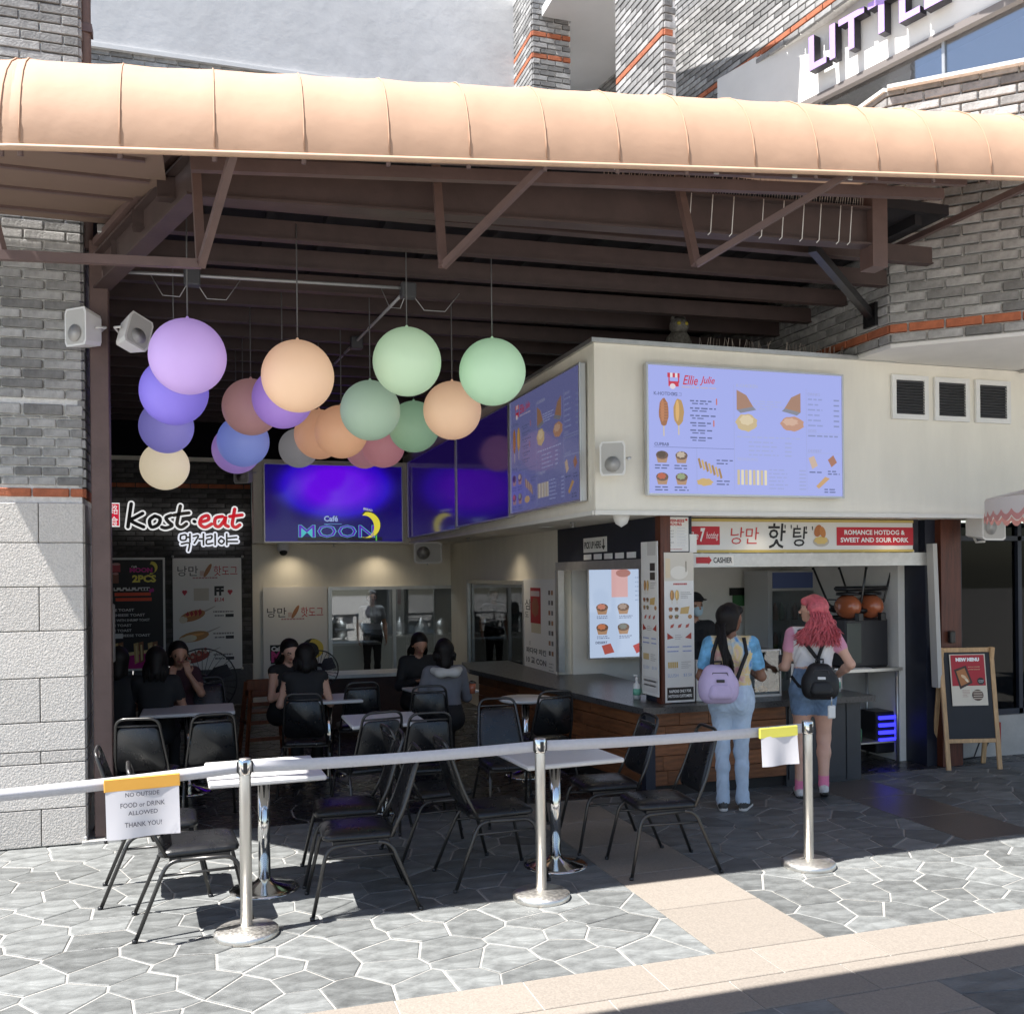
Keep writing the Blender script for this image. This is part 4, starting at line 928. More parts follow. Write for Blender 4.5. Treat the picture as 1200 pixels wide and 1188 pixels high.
    p.poly([(.815, .69), (.845, .67), (.865, .75), (.835, .78)], (.62, .46, .36), 2); p.poly([(.92, .70), (.95, .66), (.97, .72), (.94, .76)], (.40, .17, .10), 2); p.poly([(.855, .92), (.905, .84), (.93, .855), (.87, .94)], (.60, .36, .16), 2)
    p.lines(.82, .8, .07, 1, .02, ink, .01, seed=180); p.lines(.92, .79, .07, 2, .022, ink, .01, seed=181); p.lines(.9, .94, .07, 2, .022, ink, .01, seed=182)
# large front menu screen
tl = onY(759, 432, BFY - .08)
t, p = screen('large lit menu screen headed Ellie Julie on the front bulkhead', (tl.x, BFY - .08, 3.66), (1, 0, 0), (0, 0, 1), 1.88, 1.06, screen_mat('menu_blue', (.36, .40, .80), .32), .29)
menu_page(p); p.build('menu_print', t)
# three along the side, the nearest lit with the same menu
yv = [(7.45, 9.35, 'nearest side screen showing the same menu at a slant', 1), (9.42, 11.55, 'middle dark glossy side screen with faint blue glow and reflections', 0), (11.62, 14.55, 'farthest dark side screen next to the blue screen', 0)]
for (y0, y1, lb, lit) in yv:
    if lit:
        t, p = screen(lb, (BSX - .07, y1, 3.68), (0, -1, 0), (0, 0, 1), y1 - y0, 1.12, screen_mat('menu_slant', (.17, .18, .40), .16), .13); menu_page(p); p.build('menu_print', t)
    else:
        t, p = screen(lb, (BSX - .07, y1, 3.68 if y0 < 10 else 3.66), (0, -1, 0), (0, 0, 1), y1 - y0, 1.14, screen_mat('idle_screen_%d' % int(y0), (.010, .004, .06), .25), .1)  # weak blue emission added to the dark panels in place of reflected blue
# far blue screen
t, p = screen('blue violet screen showing the Cafe MOON logo on the back bulkhead', (.86, 14.62, 3.60), (1, 0, 0), (0, 0, 1), 2.04, 1.14, None, .27)
mm = bpy.data.materials.new('blue_violet_screen'); mm.use_nodes = True; nn_ = mm.node_tree.nodes; LL = mm.node_tree.links; b = nn_['Principled BSDF']; b.inputs['Base Color'].default_value = (.005, .005, .01, 1); b.inputs['Roughness'].default_value = .12
tc = nn_.new('ShaderNodeTexCoord'); mp = nn_.new('ShaderNodeMapping'); mp.inputs['Location'].default_value = (-1.02, 0, .55); mp.inputs['Scale'].default_value = (.98, 1, 1.75); LL.new(tc.outputs['Object'], mp.inputs[0])
gr = nn_.new('ShaderNodeTexGradient'); gr.gradient_type = 'QUADRATIC_SPHERE'; LL.new(mp.outputs[0], gr.inputs[0])
cr = nn_.new('ShaderNodeValToRGB'); cr.color_ramp.elements[0].color = (.004, .0, .09, 1); cr.color_ramp.elements[1].color = (.10, .0, .62, 1); cr.color_ramp.elements[1].position = .32
e = cr.color_ramp.elements.new(.06); e.color = (.018, .0, .42, 1)
LL.new(gr.outputs[0], cr.inputs[0]); LL.new(cr.outputs[0], b.inputs['Emission Color']); b.inputs['Emission Strength'].default_value = .38
for ch in t.children:
    if ch.name.startswith('panel'): ch.data.materials.clear(); ch.data.materials.append(mm)
p.rect(.23, .94, .62, .05, (.0, .0, .02), 1)
p.text('Café', .42, .70, .085, (.02, .01, .10), 2, bold=.07); p.text('Café', .42, .70, .075, (.32, .42, .80), 3, bold=.03)
p.rect(.42, .765, .13, .008, (.10, .25, .55), 2)
p.text('MOON', .235, .865, .17, (.10, .55, .60), 2, width=.56, bold=.022); p.text('MOON', .238, .865, .162, (.09, .0, .50), 3, width=.552, bold=.0)
def moon(p, u, v, r, col, l, asp):
    pts = []; n = 16
    for k in range(n + 1): a = math.pi * (-.60 + 1.15 * k / n); pts.append((u + r * math.cos(a), v - r * asp * math.sin(a) * 1.0))
    for k in range(n, -1, -1): a = math.pi * (-.60 + 1.15 * k / n); pts.append((u - r * .28 + r * .80 * math.cos(a), v + .02 - r * asp * .86 * math.sin(a)))
    q = len(pts) // 2
    p.polys([(x * p.w, y * p.h) for x, y in pts], [[i, i + 1, 2 * q - 2 - i, 2 * q - 1 - i] for i in range(q - 1)], col, l)
moon(p, .735, .78, .105, (.04, .04, .02), 2, 1.8); moon(p, .74, .78, .095, (.80, .72, .05), 3, 1.8)
p.text('BREAD', .745, .575, .03, (.6, .6, .5), 4, bold=.02, align='c', rot=.2)
p.rect(.80, .9, .01, .09, (.1, .5, .05), 2)
p.build('logo_print', t)

# ================================================================== SIGNS ON THE BACK WALL
ks = thing('wall_sign', 'brush lettered kost eat sign in black and red with white outline', 'sign', (-1.25, BY - .08, 3.1))
tl = onY(128, 575, BY - .1); br = onY(287, 648, BY - .1); W = br.x - tl.x; Hh = tl.z - br.z
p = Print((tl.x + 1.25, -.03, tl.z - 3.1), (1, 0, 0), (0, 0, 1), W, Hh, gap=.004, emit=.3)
# strokes given in pixels of the sign, mapped to its sheet
def U(x, y): return ((x - 128) / 159, (y - 575) / 73)
bk = (.008, .008, .008); rd = (.55, .012, .02); wt = (.85, .85, .85)
S = [([(153, 590), (151, 603), (149, 617)], bk), ([(166, 601), (157, 606), (152, 609), (158, 613), (167, 617)], bk), ([(180, 604), (174, 609), (176, 617), (184, 614), (186, 607), (180, 604)], bk), ([(199, 603), (193, 606), (196, 611), (200, 615), (193, 618), (188, 617)], bk), ([(210, 592), (207, 606), (206, 614), (211, 617), (217, 613)], bk), ([(202, 603), (212, 601), (220, 600)], bk), ([(226, 610), (227, 610.5)], bk),
     ([(233, 611), (243, 608), (242, 603), (235, 606), (233, 613), (239, 617), (247, 613)], rd), ([(260, 604), (252, 606), (251, 614), (256, 616), (262, 609), (264, 604), (263, 613), (267, 616)], rd), ([(275, 595), (273, 606), (272, 614), (276, 617), (281, 614)], rd), ([(269, 604), (276, 603), (284, 602)], rd)]
for pts, c in S:
    q = [U(*a) for a in pts]; p.stroke(q, .098, wt, 1)
for pts, c in S:
    q = [U(*a) for a in pts]; p.stroke(q, .052, c, 3)
H_ = [[(210, 627), (210, 632), (216, 632), (216, 626), (210, 627)], [(217, 629), (221, 629)], [(221, 625), (221, 635)], [(211, 637), (220, 636), (219, 645)], [(225, 628), (231, 627), (228, 633), (226, 636)], [(232, 631), (237, 631)], [(237, 625), (237, 638)], [(241, 628), (247, 627), (246, 631), (241, 632), (241, 637), (248, 636)], [(251, 625), (251, 638)], [(258, 630), (255, 634), (259, 637), (262, 633), (258, 630)], [(265, 625), (265, 638)], [(266, 630), (277, 629)], [(266, 634), (278, 634)]]
for pts in H_: p.stroke([U(*a) for a in pts], .075, (.82, .84, .95), 1)
for pts in H_: p.stroke([U(*a) for a in pts], .028, bk, 3)
# the red seal
cx, cy = U(133, 603); p.rect(-.005, (589 - 575) / 73, 12.5 / 159, 28 / 73, wt, 1); p.rect(-.002, (590.3 - 575) / 73, 11.3 / 159, 25.4 / 73, (.62, .02, .05), 2)
p.text('路', .034, .30, .15, wt, 3, align='c', width=.055); p.text('食', .034, .49, .16, wt, 3, align='c', width=.055)
p.build('lettering', ks)
mb = MB()
for k in range(6): mb.bb(.25 + k * .27, .28 + k * .27, .0, .08, -.36, -.33)
mb.build('standoff', M_ALU, ks)
# poster frames
def poster(name, label, cat, o, right, up, w, h, col, frame=None, thick=.012):
    o = Vector(o); r = Vector(right); u = Vector(up); n = r.cross(u)
    t = thing(name, label, cat, o)
    m4 = Matrix(((r.x, n.x, u.x, 0), (r.y, n.y, u.y, 0), (r.z, n.z, u.z, 0), (0, 0, 0, 1)))
    MB().box(r * (w / 2) - u * (h / 2) - n * thick / 2, (w, thick, h), mat4=m4).build('sheet', col, t)
    if frame:
        mb = MB(); f = .03
        for (a, b) in (((-f, -f), (w + f, 0)), ((-f, h), (w + f, h + f)), ((-f, 0), (0, h)), ((w, 0), (w + f, h))):
            mb.box(r * ((a[0] + b[0]) / 2) - u * ((a[1] + b[1]) / 2), (b[0] - a[0], .03, b[1] - a[1]), mat4=m4)
        mb.build('frame', frame, t)
    return t, Print((0, 0, 0), r, u, w, h, gap=.0015)
PYB = BY - .06
tl = onY(120, 656, PYB); br = onY(192, 782, PYB); M_PBLK = mat('poster_black', (.012, .010, .014), .5)
t, p = poster('menu_poster', 'black Cafe MOON toast poster in a white frame, left of the pair', 'poster', (tl.x, PYB, tl.z), (1, 0, 0), (0, 0, 1), br.x - tl.x, tl.z - br.z, M_PBLK, M_WHITE)
def V1(x, y): return (x - 120) / 72, (y - 656) / 126
for (x, y, w, h, c) in ((131, 661, 10, 9, (.5, .08, .1)), (132, 672, 7, 11, (.25, .1, .06))): u, v = V1(x, y); p.rect(u, v, w / 72, h / 126, c, 1); p.ell(u + w / 144, v, w / 144, .012, (.6, .3, .3), 2)
u, v = V1(154, 664); p.text('Café', u, v, .02, (.8, .8, .8), 1, bold=.03); u, v = V1(152, 668); p.text('MOON', u, v, .045, (.62, .02, .30), 1, bold=.05, width=.38); moon(p, .82, .07, .09, (.82, .72, .10), 2, .6)
u, v = V1(155, 678); p.text('2PCS', u, v, .07, (.85, .75, .12), 1, bold=.05, width=.4)
for k in range(3): u, v = V1(133 + k, 688 + k * 6); p.rect(u, v, .6, .03, (.75, .75, .75) if k == 0 else (.80, .09, .03), 2); 
g_ = random.Random(8)
for k in range(12): u, v = V1(134 + k * 3.6, 687 + g_.uniform(0, 4)); p.rect(u, v, .035, .02, M_PBLK.node_tree.nodes['Principled BSDF'].inputs[0].default_value[:3], 3)
u, v = V1(178, 692); p.ell(u - .015, v, .025, .018, (.5, .02, .3), 4); p.ell(u + .02, v - .005, .025, .018, (.5, .02, .3), 4)
for k, s in enumerate(('LE TOAST', 'CHEESE TOAST', 'LE WITH SHRIMP TOAST', 'N TOAST', 'M TOAST', 'CHEESE TOAST')):
    u, v = V1(131 + (0 if k != 5 else 6), 714 + k * 5.9); p.text(s, u, v, .024, (.75, .75, .75), 1, bold=.02, width=min(.62, .045 * len(s)))
u, v = V1(129, 741); p.rect(u, v, .2, .045, (.8, .8, .8), 3)
u, v = V1(120, 770); p.poly([(0, v - .01), (1, v - .07), (1, 1), (0, 1)], (.50, .0, .22), 1); p.poly([(0, v - .03), (1, v - .09), (1, v - .06), (0, v)], (.75, .6, .3), 2)
for k, x in enumerate((128, 134, 140, 158, 164, 175, 181)):
    u, v = V1(x, 752 + (k % 2)); p.poly([(u - .03, v), (u + .05, v - .01), (u + .06, v + .17), (u - .01, v + .19)], (.62, .42, .17) if k % 2 else (.30, .12, .05), 3); p.poly([(u + .0, v + .02), (u + .03, v + .02), (u + .04, v + .16), (u + .01, v + .17)], (.75, .6, .3), 4)
p.build('print', t)
tl = onY(202, 654, PYB); br = onY(284, 783, PYB); M_BANNER = mat('banner_vinyl', (.86, .84, .80), .45, bump=.1, bscale=3)
t, p = poster('menu_poster', 'white hot dog banner hung beside the toast poster', 'poster', (tl.x, PYB, tl.z), (1, 0, 0), (0, 0, 1), br.x - tl.x, tl.z - br.z, M_BANNER)
def logo(p, u, v, h, w):
    p.text('낭만', u, v, h, (.02, .02, .02), 1, width=w * .34); p.text('핫도그', u + w * .60, v, h, (.55, .03, .04), 1, width=w * .40)
    p.ell(u + w * .50, v - .004, w * .035, h * .75, (.42, .18, .07), 2, .5); p.rect(u + w * .37, v, w * .07, h * .5, (.7, .55, .5), 1); p.lines(u + w * .25, v + h * .62, w * .42, 1, .02, (.55, .3, .3), h * .14, seed=5, ragged=0)
logo(p, .07, .115, .09, .87)
for (u, s) in ((.17, 1), (.83, 1)): p.ell(u - .015, .30, .022, .014, (.55, .02, .05), 1); p.ell(u + .015, .30, .022, .014, (.55, .02, .05), 1); p.poly([(u - .036, .305), (u, .335), (u + .036, .305)], (.55, .02, .05), 1.5)
p.text('FF', .60, .295, .085, (.015, .015, .015), 1, bold=.06, width=.14); p.text('$1.14', .60, .375, .04, (.5, .03, .05), 1, bold=.04, width=.14); p.rect(.3, .27, .22, .11, (.62, .57, .48), 1)
def dog(p, u, v, ru, rv, rot, c):
    p.poly([(u + ru * .8, v - rv * .9), (u + ru * 1.75, v - rv * 1.9), (u + ru * 1.75, v - rv * 1.8), (u + ru * .8, v - rv * .5)], (.5, .45, .4), 1); p.ell(u, v, ru, rv, c, 2, rot); p.ell(u - ru * .7, v + rv * .75, ru * .32, rv * .7, (.75, .68, .55), 3, rot); p.ell(u, v - rv * .25, ru * .7, rv * .25, tuple(min(1, x * 1.6) for x in c), 3, rot)
dog(p, .28, .515, .19, .045, -.28, (.48, .20, .06)); dog(p, .30, .70, .22, .045, -.18, (.52, .26, .08)); dog(p, .33, .885, .2, .045, -.28, (.36, .06, .04))
p.ell(.24, .715, .1, .03, (.8, .72, .55), 4, -.1)
for k in range(4): p.poly([(.18 + k * .06, .50 - k * .008), (.21 + k * .06, .475 - k * .008), (.24 + k * .06, .51 - k * .008), (.2 + k * .06, .52)], (.42, .02, .02), 4)
for k in range(14): p.ell(.18 + (k % 7) * .047, .905 - (k % 7) * .011 - (k // 7) * .025, .022, .014, (.50, .10, .06) if k % 2 else (.6, .4, .3), 4)
for k, v in enumerate((.495, .69, .88)): p.lines(.58, v - .02, .3, 1, .02, (.25, .22, .22), .014, seed=200 + k, ragged=.1); p.lines(.6, v + .015, .14, 1, .02, (.2, .2, .2), .014, seed=210 + k, ragged=0); p.rect(.76, v + .008, .12, .028, (.02, .02, .02), 1)
p.build('print', t)
for (x, y) in ((202, 652), (284, 652), (284, 783), (203, 783)):
    q = onY(x, y, PYB - .01); MB().ball((q.x - t.location.x, q.y - t.location.y, q.z - t.location.z), .022, 10, 6).build('fixing', M_ALU, t)
# white window poster under the blue screen
tl = onY(308, 688, BY - .03); br = onY(384, 800, BY - .03)
t, p = poster('menu_poster', 'white poster with hot dog lettering and Cafe MOON logo under the blue screen', 'poster', (tl.x, BY - .03, tl.z), (1, 0, 0), (0, 0, 1), br.x - tl.x, tl.z - br.z, mat('white_vinyl', (.84, .82, .78), .6))
logo(p, .06, .26, .10, .88); p.text('Café', .12, .63, .05, (.75, .75, .75), 3, bold=.05); p.rect(.1, .59, .22, .16, (.012, .012, .012), 1); p.text('MOON', .12, .71, .12, (.55, .04, .22), 3, bold=.05, width=.66); p.text('MOON', .11, .71, .15, (.012, .012, .012), 2, bold=.12, width=.70); moon(p, .78, .64, .16, (.75, .58, .08), 4, .62); p.ell(.76, .64, .17, .105, (.012, .012, .012), 1)
p.build('print', t)
# side wall poster
y0 = onX(613, 700, SX - .01).y; y1 = onX(651, 700, SX - .01).y; ztop = 1.88; 
t, p = poster('menu_poster', 'tall white poster with red menu card on the side wall', 'poster', (SX - .012, y0, ztop), (0, -1, 0), (0, 0, 1), y0 - y1, 1.3, mat('white_vinyl2', (.82, .81, .78), .6))
p.text('삼', .07, .24, .1, (.02, .02, .02), 1, width=.2); p.text('도', .07, .335, .05, (.02, .02, .02), 1, width=.12); p.rect(.25, .08, .32, .33, (.40, .015, .02), 1); p.rect(.26, .11, .28, .05, (.6, .5, .5), 2); p.ell(.4, .26, .11, .09, (.30, .10, .05), 2, wob=.1); p.rect(.27, .41, .30, .09, (.6, .54, .40), 1)
p.text('파다닥 치킨', .10, .67, .055, (.02, .02, .02), 1, width=.62, bold=.02); p.text('10 교 CON', .10, .76, .055, (.02, .02, .02), 1, width=.62, bold=.02); p.text('신', .2, .60, .04, (.02, .02, .02), 1)
for k in range(14): p.rect(.80 + (k % 2) * .08, .1 + (k // 2) * .09, .055, .04, ((.12, .1, .08), (.4, .2, .1), (.2, .2, .2))[k % 3], 1)
p.lines(.8, .75, .16, 6, .03, (.3, .3, .3), .008, seed=9)
p.build('print', t)
# inside screen seen through the pick up opening
tl = onY(690, 668, 9.95); br = onY(768, 768, 9.95)
t, p = screen('bright menu screen hanging inside the pick up opening', (tl.x, 9.95, br.z + 1.12), (1, 0, 0), (0, 0, 1), br.x - tl.x + .1, 1.12, screen_mat('pickup_screen_blue', (.52, .64, .85), .27), .26)
k0 = (br.x - tl.x + .1)
for k, (u, v, c) in enumerate(((.18, .50, (.6, .25, .18)), (.48, .50, (.4, .3, .25)), (.18, .70, (.55, .2, .1)), (.48, .70, (.2, .22, .2)))): bowl(p, u * .95, v, .08, .07, c); p.lines(u - .08, v + .085, .2, 2, .018, (.15, .18, .3), .008, seed=220 + k)
for k in range(6): p.poly([(.70 + k * .045, .52 + k * .012), (.73 + k * .045, .51 + k * .012), (.76 + k * .045, .60 + k * .012), (.73 + k * .045, .61 + k * .012)], GOLD, 2)
p.ell(.86, .76, .1, .03, GOLD, 2, wob=.1); p.text('DESSERT', .08, .85, .025, (.1, .12, .2), 1, bold=.03); p.poly([(.16, .88), (.28, .86), (.33, .95), (.2, .97)], (.45, .1, .08), 2); p.poly([(.58, .89), (.68, .86), (.74, .93), (.63, .97)], (.5, .06, .06), 2); p.rect(.3, .12, .22, .28, (.75, .45, .45), 1); p.ell(.46, .16, .1, .04, (.45, .2, .18), 2); p.lines(.62, .2, .3, 6, .045, (.35, .45, .65), .012, seed=7); p.build('menu_print', t)

# ================================================================== KIOSK SIGNS
tl = onY(803, 608, KY - .06); br = onY(1070, 644, KY - .06); W = br.x - tl.x; Hh = tl.z - br.z
t = thing('kiosk_sign', 'long white kiosk sign with red panels and Korean hot dog lettering', 'sign', (tl.x, KY - .06, 2.44 - .015))
Hh = .30
MB().bb(0, W, 0, .05, -Hh, 0, bev=.004).build('board', mat('sign_white', (.74, .73, .70), .5), t)
MB().bb(0, W, -.008, .05, -.022, .004).bb(0, W, -.008, .05, -Hh - .004, -Hh + .02).build('yellow_edge', mat('sign_yellow', (.55, .42, .12), .5), t)
p = Print((0, -.002, 0), (1, 0, 0), (0, 0, 1), W, Hh, gap=.001); red = (.52, .014, .03)
p.rect(.0, .22, .14, .56, red, 1); p.text('The', .012, .50, .22, wt, 2, shear=.3, width=.04); p.text('7', .058, .48, .42, wt, 2, shear=.2, bold=.05, width=.022); p.text('hotdog', .084, .52, .27, wt, 2, shear=.3, width=.05)
p.text('낭만', .185, .50, .52, (.55, .05, .05), 1, width=.12, shear=.1); p.text('핫', .345, .50, .78, (.012, .012, .012), 1, width=.075, shear=.1, bold=.012); p.text('탕', .45, .52, .62, (.012, .012, .012), 1, width=.065, shear=.1, bold=.01)
p.text("' ' '", .415, .22, .12, (.02, .02, .02), 1); p.text("' '", .508, .26, .12, (.02, .02, .02), 1)
p.ell(.575, .68, .036, .16, (.5, .45, .38), 1); p.ell(.575, .64, .03, .12, (.70, .5, .16), 2, wob=.1); p.ell(.562, .34, .016, .2, (.46, .16, .05), 2, .4); p.ell(.582, .38, .013, .18, (.55, .22, .06), 3, -.3)
p.rect(.645, .22, .355, .58, red, 1); p.text('ROMANCE HOTDOG &', .82, .385, .155, wt, 2, align='c', width=.28, bold=.03); p.text('SWEET AND SOUR PORK', .82, .625, .155, wt, 2, align='c', width=.315, bold=.03)
p.build('lettering', t)
tl = onY(806, 652, KY - .055)
t = thing('cashier_label', 'small cashier label with red arrow on the shutter header', 'sign', (4.2, KY - .056, 2.10)); MB().bb(0, .42, 0, .004, -.095, 0).build('strip', M_PAPER, t)
p = Print((0, -.001, 0), (1, 0, 0), (0, 0, 1), .42, .095, gap=.001); p.poly([(.08, .2), (.38, .2), (.38, .08), (.46, .5), (.38, .92), (.38, .8), (.08, .8)], (.5, .02, .03), 1); p.text('CASHIER', .5, .5, .55, (.02, .02, .02), 1, width=.46, bold=.02); p.build('print', t)
# pick up here plate
a = onX(684, 645, SX - .01); b = onX(711, 645, SX - .01)
t, p = poster('pick_up_sign', 'white plate reading PICK UP HERE with a down arrow', 'sign', (SX - .012, a.y, 2.31), (0, -1, 0), (0, 0, 1), a.y - b.y, .15, M_PAPER, thick=.006)
p.text('PICK UP HERE', .05, .5, .5, (.02, .02, .02), 1, width=.72, bold=.03); p.rect(.86, .15, .04, .5, (.02, .02, .02), 1); p.poly([(.80, .6), (.96, .6), (.88, .88)], (.02, .02, .02), 1.5); p.build('print', t)
mb = MB()
for k in range(5): mb.bb(SX - .02, SX - .012, 8.15 + k * .27, 8.34 + k * .27, 2.085, 2.14)
t = mb.build('reflector_strip', mat('white_strip', (.8, .8, .8), .3), label='row of white strips along the top of the pick up frame', cat='strip')
# column posters
def colposter(label, o, right, w, h, seed, bottom=None, big=True):
    t, p = poster('column_menu', label, 'poster', o, right, (0, 0, 1), w, h, M_PAPER, thick=.006)
    if big:
        p.rect(.0, .0, 1, .19, (.66, .61, .52), 1); p.ell(.5, .135, .3, .045, (.78, .74, .66), 2); p.rect(.72, .06, .03, .07, (.25, .2, .15), 3); p.rect(.04, .04, .16, .13, (.7, .58, .4), 2)
        p.lines(.3, .205, .5, 1, .02, (.5, .08, .08), .012, seed=seed, ragged=.1)
    else:
        p.rect(.55, .14, .3, .05, (.05, .04, .04), 1); p.rect(.55, .2, .3, .05, (.06, .05, .04), 1); p.rect(.4, .0, .5, .09, (.6, .58, .56), 1)
    hotdog(p, .25, .285, .07, .035, CRUST); hotdog(p, .42, .285, .07, .035, GOLD); p.lines(.55, .265, .38, 4, .012, (.35, .33, .32), .004, seed=seed + 1)
    for k in range(4): bowl(p, .2 + (k % 2) * .2, .375 + (k // 2) * .05, .07, .018, ((.5, .15, .08), (.2, .1, .05), (.55, .3, .1), (.3, .3, .15))[k])
    p.poly([(.55, .37), (.85, .36), (.8, .41), (.52, .41)], GOLD, 1); p.ell(.86, .43, .07, .014, (.5, .25, .1), 1)
    for k in range(3): p.poly([(.2 + k * .26, .485), (.32 + k * .26, .475), (.28 + k * .26, .50), (.18 + k * .26, .505)], (.5, .12, .09), 1)
    p.poly([(.08, .535), (.3, .57), (.08, .58)], (.45, .06, .04), 1); p.poly([(.9, .535), (.68, .57), (.9, .58)], (.45, .06, .04), 1); p.lines(.35, .55, .3, 3, .012, (.4, .36, .35), .004, seed=seed + 2)
    p.lines(.08, .625, .4, 2, .03, (.25, .3, .6), .008, seed=seed + 3, ragged=.1); p.lines(.6, .625, .3, 2, .03, (.25, .3, .6), .008, seed=seed + 4, ragged=.1)
    for k in range(5): p.rect(.1 + k * .07, .73, .05, .04, (.62, .42, .12), 1)
    p.lines(.55, .73, .35, 4, .013, (.4, .38, .36), .004, seed=seed + 5)
    p.text('SLUSH', .08, .82, .022, (.35, .42, .62), 1, width=.36); p.text('$3.50', .62, .82, .022, (.35, .42, .62), 1, width=.28)
    if bottom: p.rect(.06, .90, .9, .085, (.02, .015, .015), 1); p.text(bottom[0], .5, .925, .02, wt, 2, align='c', bold=.03, width=.75); p.text(bottom[1], .5, .957, .02, wt, 2, align='c', bold=.03, width=.8)
    else: p.rect(.05, .88, .9, .1, (.70, .68, .66), 1); p.lines(.12, .90, .75, 2, .03, (.15, .15, .18), .012, seed=seed + 6, ragged=.1)
    p.build('print', t); return t
colposter('tall printed menu on the front of the corner column', (3.815, 7.595, 2.12), (1, 0, 0), .285, 1.31, 300, ('NAPKINS ONLY FOR', 'HOTDOG CUSTOMERS'))
a = onX(742, 650, SX - .05); b = onX(762, 650, SX - .05)
colposter('tall printed menu on the left face of the corner column', (SX - .062, 7.94, 2.22), (0, -1, 0), .33, 1.36, 320, None, big=False)
t, p = poster('hours_sign', 'business hours notice at the top of the corner column', 'sign', (3.80, 7.605, 2.43), (1, 0, 0), (0, 0, 1), .26, .30, M_PAPER, thick=.006)
p.text('BUSINESS', .5, .11, .085, (.5, .03, .03), 1, align='c', width=.7, bold=.04); p.text('HOURS', .5, .215, .085, (.5, .03, .03), 1, align='c', width=.5, bold=.04); p.rect(.03, .05, .08, .06, (.5, .03, .03), 1); p.rect(.88, .05, .08, .06, (.5, .03, .03), 1)
for k, s in enumerate(('MONDAY', 'TUESDAY', 'WEDNESDAY', 'THURSDAY', 'FRIDAY', 'SATURDAY', 'SUNDAY')): p.text(s, .07, .32 + k * .085, .042, (.15, .15, .15), 1, width=.38 if len(s) > 6 else .28); p.rect(.55, .305 + k * .085, .38, .035, (.82, .82, .82), 1); p.lines(.57, .315 + k * .085, .34, 1, .02, (.4, .4, .4), .012, seed=400 + k, ragged=.2)
p.lines(.25, .93, .5, 1, .02, (.5, .1, .1), .02, seed=3, ragged=0); p.build('print', t)
MB().bb(0, .07, 0, .004, -.16, 0).build('note', M_PAPER, loc=(4.075, 7.615, 2.28), label='small white note tucked beside the business hours notice', cat='note')

# ================================================================== SPEAKERS, VENTS, CAMERA
def speaker(label, loc, rz=0.0, tilt=0.0, s=1.0, up=False):
    t = thing('wall_speaker', label, 'speaker', loc, rz)
    mb = MB(); P = []
    prof_ = [(-.085, -.13), (-.10, -.10), (-.10, .10), (-.085, .13), (.085, .13), (.10, .10), (.10, -.10), (.085, -.13)]
    fr_ = [(x * s, -.16 * s, z * s) for x, z in prof_]; bk_ = [(x * s * .7, 0, z * s * .8) for x, z in prof_]
    mb.add(fr_ + bk_, [tuple(range(8)), tuple(range(8, 16))[::-1]] + [(i, (i + 1) % 8, (i + 1) % 8 + 8, i + 8) for i in range(8)])
    c = mb.build('cabinet', M_WHITE, t); gm = mat('speaker_grille', (.52, .51, .48), .7, bump=.4, bscale=300)
    mb = MB(); mb.add([(x * .86, -.163 * s, z * .9) for x, _, z in fr_], [tuple(range(8))]); mb.build('grille', gm, t)
    MB().lathe([(.0, 0), (.055 * s, 0), (.06 * s, .004)], (0, -.167 * s, -.045 * s), 18, axis=(0, -1, 0)).build('driver', mat('speaker_driver', (.48, .47, .45), .7), t)
    MB().tube([(-.105 * s, -.08 * s, 0), (-.11 * s, .0, .02), (0, .06 * s, .02), (.11 * s, .0, .02), (.105 * s, -.08 * s, 0)], .009 * s, 6).build('bracket', M_WHITE, t)
    for o in t.children: o.rotation_euler = (tilt, 0, 0)
    t.rotation_euler = (0, R(90) if up else 0, rz); return t
p = onY(722, 540, BFY - .05)
speaker('white wall speaker on the corner of the bulkhead beside the big menu screen', (p.x - .0, BFY - .06, p.z), R(-35), s=1.05)
speaker('white speaker hung sideways under the soffit near the chalkboard', (onY(1147, 620, 7.55).x, 7.6, onY(1147, 618, 7.55).z), R(10), s=1.3, up=True)
speaker('small white speaker under the back bulkhead near the kitchen window', (onY(499, 653, 14.2).x, 14.2, 2.27), R(-5), s=1.6, up=True)
speaker('small white speaker at the left end of the back bulkhead', (.62, 14.65, 3.45), R(-30), s=1.2)
p = onY(108, 384, 7.55); speaker('left of two white speakers clamped high on the steel post, facing left', (p.x + .0, 7.68, p.z), R(-42), s=1.05)
p = onY(147, 391, 7.55); t = speaker('right of two white speakers clamped high on the steel post, tilted right', (p.x - .0, 7.66, p.z), R(38), s=.98); t.rotation_euler = (R(-8), R(20), R(35))
p = onZ(742, 607, 2.40); t = thing('dome_speaker', 'small white dome under the soffit above the business hours notice', 'speaker', (onY(728, 602, 7.45).x, 7.45, 2.44)); MB().lathe([(.07, 0), (.07, -.03), (.05, -.08), (.0, -.11)], n=18).build('dome', M_WHITE, t)
t = thing('security_camera', 'small white dome camera under the back bulkhead at left', 'camera', (onY(332, 648, 14.8).x, 14.8, 2.44)); MB().lathe([(.09, 0), (.09, -.1), (.07, -.13)], n=18).build('housing', M_WHITE, t); MB().ball((0, -.03, -.13), .06, 14, 8).build('lens', M_BLACK, t)
M_SLAT = mat('vent_slat', (.13, .13, .14), .5, .5); vz = onY(1065, 440, BFY).z
